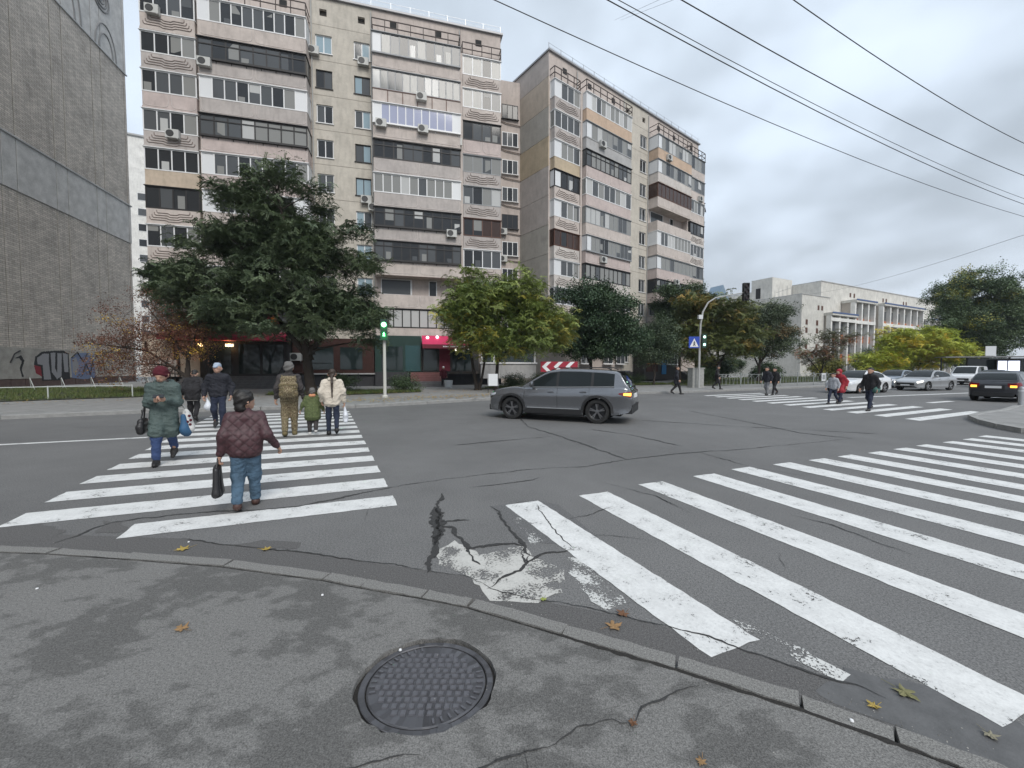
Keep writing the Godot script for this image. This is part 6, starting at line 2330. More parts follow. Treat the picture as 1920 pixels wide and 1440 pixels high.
func car(called: String, label: String, category: String, at: Vector3, heading: Vector2, s: Dictionary) -> Node3D:
	var t := thing(called, label, category, at, atan2(-heading.y, heading.x))
	var sc: float = s.get("scale", 1.0)
	t.scale = Vector3.ONE * sc
	var L0: float = s.x0
	var L1: float = s.x1
	var ra: float = s.wheel + 0.055
	var arches: Array = [s.rear, s.front]
	var ex := []
	for w in arches:
		for k in 13:
			ex.append(w + ra * cos(PI * k / 12.0))
		ex.append(w + ra + 0.004)
		ex.append(w - ra - 0.004)
	var xs := stations(L0, L1, 0.09, ex)
	# --- painted lower body
	var st := S()
	st.set_smooth_group(0)
	var rings := []
	for x in xs:
		var y0 := tbl(s.bot, x)
		for w in arches:
			var dx: float = absf(x - w)
			if dx < ra:
				y0 = maxf(y0, s.wheel + sqrt(ra * ra - dx * dx))
		var d := tbl(s.deck, x)
		y0 = minf(y0, d - 0.03)
		var ring := []
		for k in 11:
			var y := lerpf(y0, d, pow(k / 10.0, 0.9))
			ring.append(Vector3(x, y, side_z(s, x, y)))
		var zb: float = ring[10].z
		for k in range(1, 6):
			var f := k / 5.0
			ring.append(Vector3(x, d + s.crown * (1.0 - pow(1.0 - f, 2.0)), zb * (1.0 - f)))
		rings.append(ring)
	for i in rings.size() - 1:
		for k in 15:
			for sg in [1.0, -1.0]:
				var m := Vector3(1, 1, sg)
				var a: Vector3 = rings[i][k] * m
				var b: Vector3 = rings[i + 1][k] * m
				var c: Vector3 = rings[i + 1][k + 1] * m
				var e: Vector3 = rings[i][k + 1] * m
				soft(st, a, b, c, e, Vector3(0, 0.3 if k < 10 else 1.0, sg if k < 10 else 0.0))
	for en in [0, rings.size() - 1]:
		var out := Vector3(-1 if en == 0 else 1, 0, 0)
		for k in 15:
			var a: Vector3 = rings[en][k]
			var b: Vector3 = rings[en][k + 1]
			soft(st, a, b, Vector3(b.x, b.y, -b.z), Vector3(a.x, a.y, -a.z), out)
	st.generate_normals()
	obj("body", st, s.paint, t)
	# --- greenhouse
	st = S()
	st.set_smooth_group(0)
	var gx := stations(s.g0, s.g1, 0.09, s.get("breaks", []))
	rings = []
	for x in gx:
		var d := tbl(s.deck, x) - 0.005
		var r := maxf(tbl(s.roof, x), d + 0.005)
		var ring := []
		for k in 8:
			var y := lerpf(d, r - minf(0.05, (r - d) * 0.3), k / 7.0)
			ring.append(Vector3(x, y, side_z(s, x, maxf(y, tbl(s.deck, x) + 0.001))))
		var zt: float = ring[7].z
		ring.append(Vector3(x, lerpf(ring[7].y, r, 0.65), zt * 0.965))
		for k in range(1, 6):
			var f := k / 5.0
			ring.append(Vector3(x, r + 0.012 * f * (2.0 - f), zt * 0.93 * (1.0 - f)))
		rings.append(ring)
	for i in rings.size() - 1:
		for k in rings[0].size() - 1:
			for sg in [1.0, -1.0]:
				var m := Vector3(1, 1, sg)
				soft(st, rings[i][k] * m, rings[i + 1][k] * m, rings[i + 1][k + 1] * m, rings[i][k + 1] * m, Vector3(0, 0.3 if k < 7 else 1.0, sg if k < 7 else 0.0))
	st.generate_normals()
	obj("roof", st, s.get("roof_paint", s.paint), t)
	# --- black surround, then glass: side windows between pillars
	for sg in [1.0, -1.0]:
		st = S()
		st.set_smooth_group(0)
		var lo_x: float = s.windows[0][0]
		var hi_x: float = s.windows[0][1]
		for wnd in s.windows:
			lo_x = minf(lo_x, wnd[0])
			hi_x = maxf(hi_x, wnd[1])
		var wx := stations(lo_x, hi_x, 0.06, [])
		for i in wx.size() - 1:
			for k in 4:
				var q := []
				for e in [[i, k], [i + 1, k], [i + 1, k + 1], [i, k + 1]]:
					var x: float = wx[e[0]]
					var y := lerpf(tbl(s.deck, x) + 0.03, maxf(tbl(s.deck, x) + 0.03, tbl(s.roof, x) - 0.08), e[1] / 4.0)
					q.append(Vector3(x, y, (side_z(s, x, y) + 0.003) * sg))
				soft(st, q[0], q[1], q[2], q[3], Vector3(0, 0.2, sg))
		st.generate_normals()
		obj("window_surround", st, M.trim_black, t)
	for wnd in s.windows:
		for sg in [1.0, -1.0]:
			st = S()
			st.set_smooth_group(0)
			var wx := stations(wnd[0], wnd[1], 0.06, [])
			for i in wx.size() - 1:
				for k in 4:
					var q := []
					for e in [[i, k], [i + 1, k], [i + 1, k + 1], [i, k + 1]]:
						var x: float = wx[e[0]]
						var lo := tbl(s.deck, x) + 0.035
						var hi := tbl(s.roof, x) - 0.085
						var y := lerpf(lo, maxf(lo, hi), e[1] / 4.0)
						q.append(Vector3(x, y, (side_z(s, x, y) + 0.006) * sg))
					soft(st, q[0], q[1], q[2], q[3], Vector3(0, 0.2, sg))
			st.generate_normals()
			obj("side_window", st, s.get("glass", M.car_glass), t)
	# windscreen and rear window
	for wnd in [s.screen, s.back]:
		st = S()
		st.set_smooth_group(0)
		var wx := stations(wnd[0], wnd[1], 0.06, [])
		for i in wx.size() - 1:
			for k in 8:
				var q := []
				for e in [[i, k], [i + 1, k], [i + 1, k + 1], [i, k + 1]]:
					var x: float = wx[e[0]]
					var r := maxf(tbl(s.roof, x), tbl(s.deck, x))
					var zt := side_z(s, x, maxf(tbl(s.deck, x) + 0.001, r - 0.05)) * 0.90
					var f: float = lerpf(-1.0, 1.0, e[1] / 8.0)
					q.append(Vector3(x + signf(wnd[2]) * 0.006, r + 0.012 * (1.0 - f * f) + 0.010, zt * f))
				soft(st, q[0], q[1], q[2], q[3], Vector3(wnd[2], 1, 0))
		st.generate_normals()
		obj("windscreen" if wnd[2] > 0 else "rear_window", st, M.car_glass, t)
	# --- underside, wheel wells
	st = S()
	bb(st, L0 + 0.35, L1 - 0.35, 0.22, 0.55, -s.w * 0.62, s.w * 0.62)
	bb(st, s.rear + ra + 0.02, s.front - ra - 0.02, 0.2, 0.42, -s.w * 0.9, s.w * 0.9)
	obj("underbody", st, M.rubber, t)
	for w in arches:
		st = S()
		for sg in [1.0, -1.0]:
			var zo: float = side_z(s, w, 0.75) * 0.97
			for k in 12:
				var a0 := PI * k / 12.0
				var a1 := PI * (k + 1) / 12.0
				var p := Vector3(w + cos(a0) * ra, s.wheel + sin(a0) * ra, zo * sg)
				var q := Vector3(w + cos(a1) * ra, s.wheel + sin(a1) * ra, zo * sg)
				var inn := Vector3(0, 0, -0.32 * sg)
				quad(st, p, q, q + inn, p + inn, Vector3(w, s.wheel, 0) - Vector3(p.x, p.y, 0))
		obj("wheel_well", st, M.rubber, t)
		if s.get("cladding", false):
			for sg in [1.0, -1.0]:
				st = S()
				for k in 16:
					var q := []
					for e in [[k, 0.0], [k + 1, 0.0], [k + 1, 0.075], [k, 0.075]]:
						var a: float = PI * 1.06 * e[0] / 16.0 - 0.1
						var rr: float = ra + e[1]
						var x: float = w + cos(a) * rr
						var y: float = s.wheel + sin(a) * rr
						q.append(Vector3(x, y, (side_z(s, x, y) + (0.022 if e[1] == 0.0 else 0.010)) * sg))
					quad(st, q[0], q[1], q[2], q[3], Vector3(0, 0, sg))
				obj("arch_trim", st, M.trim_black, t)
	if s.get("cladding", false):
		for sg in [1.0, -1.0]:
			st = S()
			var a: float = s.rear + ra + 0.03
			var b: float = s.front - ra - 0.03
			for i in 8:
				var x0 := lerpf(a, b, i / 8.0)
				var x1 := lerpf(a, b, (i + 1) / 8.0)
				quad(st, Vector3(x0, 0.24, (side_z(s, x0, 0.25) + 0.012) * sg), Vector3(x1, 0.24, (side_z(s, x1, 0.25) + 0.012) * sg), Vector3(x1, 0.40, (side_z(s, x1, 0.4) + 0.012) * sg), Vector3(x0, 0.40, (side_z(s, x0, 0.4) + 0.012) * sg), Vector3(0, 0, sg))
			obj("sill_trim", st, M.trim_black, t)
			st = S()
			bar(st, Vector3(a + 0.1, 0.42, (side_z(s, 0, 0.42) + 0.01) * sg), Vector3(b - 0.1, 0.42, (side_z(s, 0, 0.42) + 0.01) * sg), 0.012, 0.02)
			obj("chrome_strip", st, M.steel, t)
			st = S()
			tube(st, [Vector3(s.rail0, s.top - 0.03, s.rw * 0.93 * sg), Vector3(s.rail0 + 0.15, s.top + 0.035, s.rw * 0.93 * sg), Vector3(s.rail1 - 0.2, s.top + 0.03, s.rw * 0.93 * sg), Vector3(s.rail1, s.top - 0.05, s.rw * 0.93 * sg)], 0.016, 0.016, 6)
			obj("roof_rail", st, M.trim_black, t)
		st = S()
		bb(st, L0 - 0.005, L0 + 0.2, 0.32, 0.5, -s.w * 0.80, s.w * 0.80)
		bb(st, L1 - 0.16, L1 + 0.005, 0.26, 0.44, -s.w * 0.66, s.w * 0.66)
		obj("bumper_trim", st, M.trim_black, t)
	# --- seams, handles, mirrors
	st = S()
	for x in s.seams:
		for sg in [1.0, -1.0]:
			for i in 8:
				var y0 := lerpf(0.36, tbl(s.deck, x) + 0.02, i / 8.0)
				var y1 := lerpf(0.36, tbl(s.deck, x) + 0.02, (i + 1) / 8.0)
				quad(st, Vector3(x - 0.005, y0, (side_z(s, x, y0) + 0.002) * sg), Vector3(x + 0.005, y0, (side_z(s, x, y0) + 0.002) * sg), Vector3(x + 0.005, y1, (side_z(s, x, y1) + 0.002) * sg), Vector3(x - 0.005, y1, (side_z(s, x, y1) + 0.002) * sg), Vector3(0, 0, sg))
	obj("door_seam", st, M.trim_black, t)
	for x in s.handles:
		for sg in [1.0, -1.0]:
			st = S()
			var y := tbl(s.deck, x) - 0.13
			bar(st, Vector3(x - 0.1, y, (side_z(s, x, y) + 0.02) * sg), Vector3(x + 0.1, y, (side_z(s, x, y) + 0.02) * sg), 0.025, 0.03)
			obj("door_handle", st, s.paint, t)
	for sg in [1.0, -1.0]:
		st = S()
		var x: float = s.mirror
		var y := tbl(s.deck, x) + 0.08
		var z := side_z(s, x, y)
		lathe(st, Vector3(x, y + 0.03, (z + 0.13) * sg), Vector3(1, 0, 0), [Vector2(0.0, 0.09), Vector2(0.06, 0.07), Vector2(0.09, 0.0), Vector2(0.085, -0.05), Vector2(0.0, -0.055)], 10)
		bar(st, Vector3(x, y - 0.04, (z - 0.02) * sg), Vector3(x, y - 0.02, (z + 0.1) * sg), 0.04, 0.03)
		obj("mirror", st, s.paint, t)
	# --- wheels
	for w in arches:
		for sg in [1.0, -1.0]:
			var zc: float = (side_z(s, w, s.wheel + 0.3) - 0.13) * sg
			var c := Vector3(w, s.wheel, zc)
			var ax := Vector3(0, 0, sg)
			var R: float = s.wheel
			st = S()
			lathe(st, c, ax, [Vector2(R * 0.55, -0.11), Vector2(R * 0.93, -0.115), Vector2(R, -0.085), Vector2(R, 0.075), Vector2(R * 0.95, 0.11), Vector2(R * 0.74, 0.115), Vector2(R * 0.68, 0.10), Vector2(R * 0.66, 0.03)], 28)
			var wh := obj("wheel", st, M.rubber, t)
			st = S()
			lathe(st, c, ax, [Vector2(0.0, 0.045), Vector2(R * 0.66, 0.03), Vector2(R * 0.66, 0.0), Vector2(0, 0.0)], 24)
			lathe(st, c, ax, [Vector2(R * 0.61, 0.09), Vector2(R * 0.675, 0.105), Vector2(R * 0.68, 0.03)], 28)
			obj("rim", st, s.get("rim", M.rim_dark), wh)
			st = S()
			for k in 5:
				var a := TAU * k / 5.0 + 0.3
				var d := Vector3(cos(a), sin(a), 0)
				for o in [-0.10, 0.10]:
					var d2 := Vector3(cos(a + o * 1.3), sin(a + o * 1.3), 0)
					bar(st, c + d * R * 0.08 + ax * 0.075, c + d2 * R * 0.63 + ax * 0.088, 0.022, 0.03)
			lathe(st, c, ax, [Vector2(0.0, 0.095), Vector2(R * 0.15, 0.09), Vector2(R * 0.17, 0.05)], 14)
			obj("spokes", st, s.get("spoke", M.rim_spoke), wh)
	return t


func patch(t: Node3D, called: String, s: Dictionary, material: Material, x0: float, x1: float, y0a: float, y1a: float, y0b: float, y1b: float, off := 0.008) -> void:
	# a lamp lying on the body side, wrapping towards the car's end
	for sg in [1.0, -1.0]:
		var st := S()
		st.set_smooth_group(0)
		for i in 8:
			var q := []
			for e in [[i, 0], [i + 1, 0], [i + 1, 1], [i, 1]]:
				var f: float = e[0] / 8.0
				var x := lerpf(x0, x1, f)
				var y := lerpf(lerpf(y0a, y0b, f), lerpf(y1a, y1b, f), e[1])
				q.append(Vector3(x, y, (side_z(s, x, y) + off) * sg))
			soft(st, q[0], q[1], q[2], q[3], Vector3(0, 0, sg))
		st.generate_normals()
		obj(called, st, material, t)


func face(t: Node3D, called: String, material: Material, x: float, y0: float, y1: float, z0: float, z1: float, th := 0.02) -> void:
	var st := S()
	bb(st, x - th, x + th, y0, y1, z0, z1)
	obj(called, st, material, t)


func build_cars() -> void:
	var gl := glossy("car_glass", Color(0.012, 0.016, 0.017), 0.04, 0.0)
	gl.metallic_specular = 0.34
	mt("trim_black", Color(0.016, 0.016, 0.017), 0.6)
	mt("rim_dark", Color(0.022, 0.022, 0.024), 0.4, null, 1, null, 1, 0.3)
	mt("rim_spoke", Color(0.16, 0.16, 0.165), 0.35, null, 1, null, 1, 0.6)
	mt("rim_silver", Color(0.38, 0.38, 0.39), 0.35, null, 1, null, 1, 0.6)
	mt("lamp_clear", Color(0.55, 0.57, 0.60), 0.1)
	glossy("lamp_red", Color(0.16, 0.008, 0.012), 0.1, 0.0)
	lit("lamp_amber", Color(1.0, 0.48, 0.06), 1.6)
	lit("lamp_white", Color(1.0, 0.97, 0.9), 1.3)
	var grey := mt("paint_grey", Color(0.175, 0.18, 0.192), 0.2, null, 1, null, 1, 0.7)
	grey.clearcoat_enabled = true
	grey.clearcoat = 0.9
	grey.clearcoat_roughness = 0.04
	for p in [["paint_white", Color(0.60, 0.61, 0.62), 0.0], ["paint_silver", Color(0.34, 0.345, 0.35), 0.5], ["paint_blue_grey", Color(0.17, 0.20, 0.24), 0.3], ["paint_black", Color(0.014, 0.015, 0.02), 0.0]]:
		var m := mt(p[0], p[1], 0.3, null, 1, null, 1, p[2])
		m.clearcoat_enabled = true
		m.clearcoat = 0.4 if p[0] == "paint_black" else 0.9
		m.clearcoat_roughness = 0.04
	var suv := {
		"x0": -2.36, "x1": 2.36, "w": 0.94, "rw": 0.66, "top": 1.645, "crown": 0.03, "wheel": 0.365, "rear": -1.37, "front": 1.42, "g0": -2.27, "g1": 1.12,
		"deck": [[-2.36, 0.90], [-2.31, 1.04], [-2.2, 1.10], [-1.6, 1.09], [-0.4, 1.06], [1.0, 1.04], [1.3, 1.05], [1.8, 1.0], [2.1, 0.93], [2.28, 0.82], [2.36, 0.68]],
		"bot": [[-2.36, 0.48], [-2.28, 0.36], [-1.9, 0.27], [0, 0.25], [1.9, 0.25], [2.25, 0.29], [2.36, 0.42]],
		"hw": [[-2.36, 0.76], [-2.30, 0.83], [-2.15, 0.89], [-1.7, 0.93], [-1.0, 0.94], [1.0, 0.94], [1.7, 0.92], [2.05, 0.87], [2.25, 0.77], [2.36, 0.60]],
		"roof": [[-2.27, 1.10], [-2.16, 1.28], [-2.02, 1.50], [-1.97, 1.555], [-1.6, 1.60], [-0.8, 1.64], [-0.2, 1.645], [0.15, 1.60], [0.35, 1.52], [0.7, 1.32], [1.0, 1.13], [1.12, 1.04]],
		"windows": [[-1.86, -1.25], [-1.17, -0.16], [-0.08, 0.72]], "screen": [0.24, 1.04, 1.0], "back": [-2.22, -2.04, -1.0],
		"seams": [-1.13, -0.13, 0.98], "handles": [-0.95, 0.08], "mirror": 0.68, "rail0": -1.75, "rail1": 0.15, "cladding": true, "paint": M.paint_grey, "scale": 0.97}
	var t := car("grey_suv", "dark grey estate SUV turning left in the middle of the junction", "car", Vector3(1.60, 0, -13.05), Vector2(-0.914, -0.407), suv)
	patch(t, "taillight", suv, M.lamp_red, -2.0, -2.345, 0.90, 0.93, 0.80, 0.98)
	patch(t, "indicator", suv, M.lamp_amber, -2.14, -2.34, 0.87, 0.93, 0.85, 0.94, 0.014)
	patch(t, "headlight", suv, M.lamp_clear, 2.02, 2.27, 0.80, 0.86, 0.74, 0.83)
	face(t, "grille", M.trim_black, 2.365, 0.55, 0.78, -0.52, 0.52)
	face(t, "number_plate", M.pvc, -2.37, 0.78, 0.90, -0.26, 0.26)
	face(t, "tailgate_trim", M.trim_black, -2.35, 0.52, 0.58, -0.7, 0.7, 0.03)
	face(t, "spoiler", M.trim_black, -2.02, 1.55, 1.585, -0.56, 0.56, 0.12)
	for sg in [1.0, -1.0]:
		var st := S()
		for k in 12:
			var x0 := lerpf(-1.86, 0.72, k / 12.0)
			var x1 := lerpf(-1.86, 0.72, (k + 1) / 12.0)
			bar(st, Vector3(x0, tbl(suv.deck, x0) + 0.022, (side_z(suv, x0, tbl(suv.deck, x0) + 0.022) + 0.01) * sg), Vector3(x1, tbl(suv.deck, x1) + 0.022, (side_z(suv, x1, tbl(suv.deck, x1) + 0.022) + 0.01) * sg), 0.012, 0.018)
		obj("window_trim", st, M.steel, t)
	# sedans
	var sedan := {
		"x0": -2.38, "x1": 2.38, "w": 0.90, "rw": 0.60, "top": 1.46, "crown": 0.025, "wheel": 0.325, "rear": -1.38, "front": 1.42, "g0": -1.95, "g1": 1.02,
		"deck": [[-2.38, 0.80], [-2.33, 0.93], [-2.2, 0.98], [-1.7, 0.985], [0.0, 0.93], [1.0, 0.91], [1.5, 0.87], [2.0, 0.78], [2.25, 0.70], [2.38, 0.58]],
		"bot": [[-2.38, 0.40], [-2.28, 0.28], [-1.9, 0.2], [0, 0.19], [1.9, 0.18], [2.25, 0.2], [2.38, 0.33]],
		"hw": [[-2.38, 0.70], [-2.30, 0.79], [-2.1, 0.85], [-1.6, 0.89], [0.0, 0.90], [1.4, 0.89], [1.95, 0.84], [2.2, 0.75], [2.38, 0.55]],
		"roof": [[-1.95, 0.985], [-1.6, 1.13], [-1.25, 1.30], [-0.9, 1.40], [-0.3, 1.455], [0.0, 1.46], [0.2, 1.43], [0.5, 1.29], [0.8, 1.08], [1.02, 0.91]],
		"windows": [[-1.32, -0.80], [-0.74, -0.02], [0.05, 0.62]], "screen": [0.12, 0.95, 1.0], "back": [-1.85, -1.05, -1.0],
		"seams": [-1.0, 0.0, 0.95], "handles": [-0.82, 0.15], "mirror": 0.62, "paint": M.paint_white, "rim": M.rim_dark, "spoke": M.rim_silver}
	var list := [
		["white_sedan", "white sedan waiting at the far crossing, behind the person in red", Vector3(22.93, 0, -26.86), Vector2(-0.921, 0.39), M.paint_white],
		["silver_sedan", "silver sedan waiting right of the white one with its headlight on", Vector3(30.39, 0, -29.82), Vector2(-0.94, 0.34), M.paint_silver],
		["blue_grey_sedan", "blue-grey car half hidden between the white and silver sedans", Vector3(32.4, 0, -34.2), Vector2(-0.92, 0.39), M.paint_blue_grey],
		["white_hatchback", "white car mostly hidden behind the black car at the right", Vector3(41.0, 0, -34.4), Vector2(-0.9, 0.42), M.paint_white]]
	for l in list:
		var s := sedan.duplicate()
		s.paint = l[4]
		t = car(l[0], l[1], "car", l[2], l[3], s)
		patch(t, "headlight", s, M.lamp_white if l[0] == "silver_sedan" else M.lamp_clear, 1.95, 2.3, 0.66, 0.74, 0.55, 0.66)
		patch(t, "taillight", s, M.lamp_red, -2.1, -2.36, 0.80, 0.92, 0.74, 0.86)
		face(t, "grille", M.trim_black, 2.38, 0.40, 0.56, -0.5, 0.5, 0.012)
		face(t, "lower_grille", M.trim_black, 2.36, 0.24, 0.34, -0.5, 0.5, 0.02)
		face(t, "number_plate", M.pvc, 2.395, 0.36, 0.46, -0.26, 0.26, 0.006)
	# black car seen from behind
	var b := sedan.duplicate()
	b.paint = M.paint_black
	b.roof = [[-2.25, 0.99], [-2.05, 1.16], [-1.8, 1.33], [-1.5, 1.42], [-0.3, 1.47], [0.0, 1.47], [0.2, 1.43], [0.5, 1.29], [0.8, 1.08], [1.02, 0.91]]
	b.g0 = -2.25
	b.top = 1.47
	b.back = [-2.18, -1.72, -1.0]
	b.windows = [[-1.75, -0.80], [-0.74, -0.02], [0.05, 0.62]]
	t = car("black_hatchback", "black hatchback seen from behind with amber indicators lit at the right edge", "car", Vector3(24.95, 0, -20.55), Vector2(0.85, -0.527), b)
	patch(t, "taillight", b, M.lamp_red, -2.05, -2.375, 0.82, 0.95, 0.74, 0.92, 0.006)
	for sg in [1.0, -1.0]:
		face(t, "taillight", M.lamp_red, -2.375, 0.74, 0.9, 0.44 * sg, 0.70 * sg, 0.012)
		face(t, "indicator", M.lamp_amber, -2.385, 0.70, 0.80, 0.52 * sg, 0.72 * sg, 0.016)
	face(t, "number_plate", M.pvc, -2.39, 0.66, 0.77, -0.26, 0.26, 0.008)
	face(t, "plate_recess", M.trim_black, -2.38, 0.60, 0.80, -0.36, 0.36, 0.008)
	face(t, "bumper", M.trim_black, -2.39, 0.28, 0.46, -0.66, 0.66, 0.03)
	# van
	var vn := {
		"x0": -2.2, "x1": 2.2, "w": 0.92, "rw": 0.74, "top": 1.82, "crown": 0.03, "wheel": 0.33, "rear": -1.3, "front": 1.4, "g0": -2.18, "g1": 1.45,
		"deck": [[-2.2, 0.95], [-2.1, 1.05], [0.0, 1.03], [1.3, 1.04], [1.8, 0.96], [2.1, 0.84], [2.2, 0.66]],
		"bot": [[-2.2, 0.36], [-2.0, 0.25], [1.9, 0.24], [2.2, 0.38]],
		"hw": [[-2.2, 0.82], [-2.0, 0.90], [0.0, 0.92], [1.5, 0.91], [1.9, 0.85], [2.2, 0.62]],
		"roof": [[-2.18, 1.1], [-2.1, 1.72], [-1.9, 1.80], [-0.5, 1.82], [0.4, 1.80], [0.65, 1.70], [1.0, 1.42], [1.3, 1.14], [1.45, 1.02]],
		"windows": [[0.0, 0.95], [-0.95, -0.1]], "screen": [0.6, 1.38, 1.0], "back": [-2.17, -2.1, -1.0],
		"seams": [-1.0, 0.0, 1.0], "handles": [0.15], "mirror": 0.9, "paint": M.paint_white, "rim": M.rim_dark, "spoke": M.rim_silver}
	t = car("white_van", "small white van beyond the silver sedan beside the bus shelter", "van", Vector3(44.6, 0, -39.6), Vector2(-0.88, 0.47), vn)
	patch(t, "headlight", vn, M.lamp_clear, 1.8, 2.12, 0.80, 0.92, 0.66, 0.84)
	face(t, "grille", M.trim_black, 2.2, 0.42, 0.64, -0.55, 0.55, 0.015)
	face(t, "number_plate", M.pvc, 2.22, 0.40, 0.50, -0.26, 0.26, 0.006)


# ---------------------------------------------------------------- people
# smooth union of tapered capsules meshed as surface nets
# each bone: [a, b, ra, rb, flat]; flat < 1 makes it thinner along z
func flesh(bones: Array, cell: float, blend := 0.03, fold := 0.0) -> ArrayMesh:
	var lo := Vector3(1e9, 1e9, 1e9)
	var hi := -lo
	for b in bones:
		var r: float = maxf(b[2], b[3]) + cell * 2.0 + 0.01
		for q in [b[0], b[1]]:
			lo = lo.min(q - Vector3(r, r, r))
			hi = hi.max(q + Vector3(r, r, r))
	var nx := int((hi.x - lo.x) / cell) + 3
	var ny := int((hi.y - lo.y) / cell) + 3
	var nz := int((hi.z - lo.z) / cell) + 3
	var f := PackedFloat32Array()
	f.resize(nx * ny * nz)
	var K := 1.0 / blend
	for b in bones:
		var a: Vector3 = b[0]
		var e: Vector3 = b[1]
		var ra: float = b[2]
		var rb: float = b[3]
		var fl: float = b[4] if b.size() > 4 else 1.0
		var m := maxf(ra, rb) + blend * 2.5 + cell
		var p0 := (a.min(e) - Vector3(m, m, m) - lo) / cell
		var p1 := (a.max(e) + Vector3(m, m, m) - lo) / cell
		var az := a.z
		var ax := a.x
		var ay := a.y
		var dx := e.x - ax
		var dy := e.y - ay
		var dz := (e.z - az) / fl
		var dd := maxf(dx * dx + dy * dy + dz * dz, 1e-9)
		for k in range(maxi(0, int(p0.z)), mini(nz, int(p1.z) + 2)):
			var qz := (lo.z + k * cell - az) / fl
			for j in range(maxi(0, int(p0.y)), mini(ny, int(p1.y) + 2)):
				var qy := lo.y + j * cell - ay
				var row := (k * ny + j) * nx
				for i in range(maxi(0, int(p0.x)), mini(nx, int(p1.x) + 2)):
					var qx := lo.x + i * cell - ax
					var t := clampf((qx * dx + qy * dy + qz * dz) / dd, 0.0, 1.0)
					var ux := qx - dx * t
					var uy := qy - dy * t
					var uz := qz - dz * t
					var d := sqrt(ux * ux + uy * uy + uz * uz) - ra - (rb - ra) * t
					if d < m:
						f[row + i] += exp(-K * d)
	for i in f.size():
		f[i] = -log(maxf(f[i], 1e-5))
	# surface nets
	var ids := PackedInt32Array()
	ids.resize(f.size())
	ids.fill(-1)
	var vs := PackedVector3Array()
	var sx := 1
	var sy := nx
	var sz := nx * ny
	var corner := [0, sx, sy, sx + sy, sz, sx + sz, sy + sz, sx + sy + sz]
	var edges := [[0, 1], [2, 3], [4, 5], [6, 7], [0, 2], [1, 3], [4, 6], [5, 7], [0, 4], [1, 5], [2, 6], [3, 7]]
	for k in nz - 1:
		for j in ny - 1:
			var row := (k * ny + j) * nx
			for i in nx - 1:
				var o := row + i
				var mask := 0
				if f[o] < 0.0: mask += 1
				if f[o + 1] < 0.0: mask += 1
				if f[o + sy] < 0.0: mask += 1
				if f[o + sy + 1] < 0.0: mask += 1
				if f[o + sz] < 0.0: mask += 1
				if f[o + sz + 1] < 0.0: mask += 1
				if f[o + sz + sy] < 0.0: mask += 1
				if f[o + sz + sy + 1] < 0.0: mask += 1
				if mask == 0 or mask == 8:
					continue
				var sum := Vector3.ZERO
				var n := 0
				for e in edges:
					var c0: int = e[0]
					var c1: int = e[1]
					var v0 := f[o + corner[c0]]
					var v1 := f[o + corner[c1]]
					if (v0 < 0.0) != (v1 < 0.0):
						var t := v0 / (v0 - v1)
						sum += Vector3((c0 & 1) + ((c1 & 1) - (c0 & 1)) * t, ((c0 >> 1) & 1) + (((c1 >> 1) & 1) - ((c0 >> 1) & 1)) * t, ((c0 >> 2) & 1) + (((c1 >> 2) & 1) - ((c0 >> 2) & 1)) * t)
						n += 1
				ids[o] = vs.size()
				vs.append(lo + (Vector3(i, j, k) + sum / n) * cell)
	var ix := PackedInt32Array()
	for k in range(1, nz - 1):
		for j in range(1, ny - 1):
			var row := (k * ny + j) * nx
			for i in range(1, nx - 1):
				var o := row + i
				var s0 := f[o] < 0.0
				for ax in 3:
					var st: int = [sx, sy, sz][ax]
					if s0 == (f[o + st] < 0.0):
						continue
					var u: int = [sy, sz, sx][ax]
					var w: int = [sz, sx, sy][ax]
					var a := ids[o]
					var b := ids[o - u]
					var c := ids[o - u - w]
					var d := ids[o - w]
					if a < 0 or b < 0 or c < 0 or d < 0:
						continue
					if s0:
						ix.append_array([a, c, b, a, d, c])
					else:
						ix.append_array([a, b, c, a, c, d])
	var ns := PackedVector3Array()
	ns.resize(vs.size())
	for i in range(0, ix.size(), 3):
		var g := (vs[ix[i + 2]] - vs[ix[i]]).cross(vs[ix[i + 1]] - vs[ix[i]])
		ns[ix[i]] += g
		ns[ix[i + 1]] += g
		ns[ix[i + 2]] += g
	for i in ns.size():
		ns[i] = ns[i].normalized()
	if fold > 0.0:
		# cloth folds: push the surface in and out, then take the normals anew
		var fn := noise(1.0, 2, 77)
		for i in vs.size():
			var p := vs[i]
			var q := fn.get_noise_3d(p.x * 4.5 + p.y * 2.0, p.y * 7.5 + p.x * 2.5, p.z * 4.5)
			vs[i] = p + ns[i] * fold * (0.35 - 2.2 * absf(q))
		ns.fill(Vector3.ZERO)
		for i in range(0, ix.size(), 3):
			var g := (vs[ix[i + 2]] - vs[ix[i]]).cross(vs[ix[i + 1]] - vs[ix[i]])
			ns[ix[i]] += g
			ns[ix[i + 1]] += g
			ns[ix[i + 2]] += g
		for i in ns.size():
			ns[i] = ns[i].normalized()
	var arr := []
	arr.resize(Mesh.ARRAY_MAX)
	arr[Mesh.ARRAY_VERTEX] = vs
	arr[Mesh.ARRAY_NORMAL] = ns
	arr[Mesh.ARRAY_INDEX] = ix
	var am := ArrayMesh.new()
	if vs.size():
		am.add_surface_from_arrays(Mesh.PRIMITIVE_TRIANGLES, arr)
	return am


func merged(list: Array) -> ArrayMesh:
	var st := SurfaceTool.new()
	st.begin(Mesh.PRIMITIVE_TRIANGLES)
	for m in list:
		if m and m.get_surface_count():
			st.append_from(m, 0, Transform3D.IDENTITY)
	return st.commit()


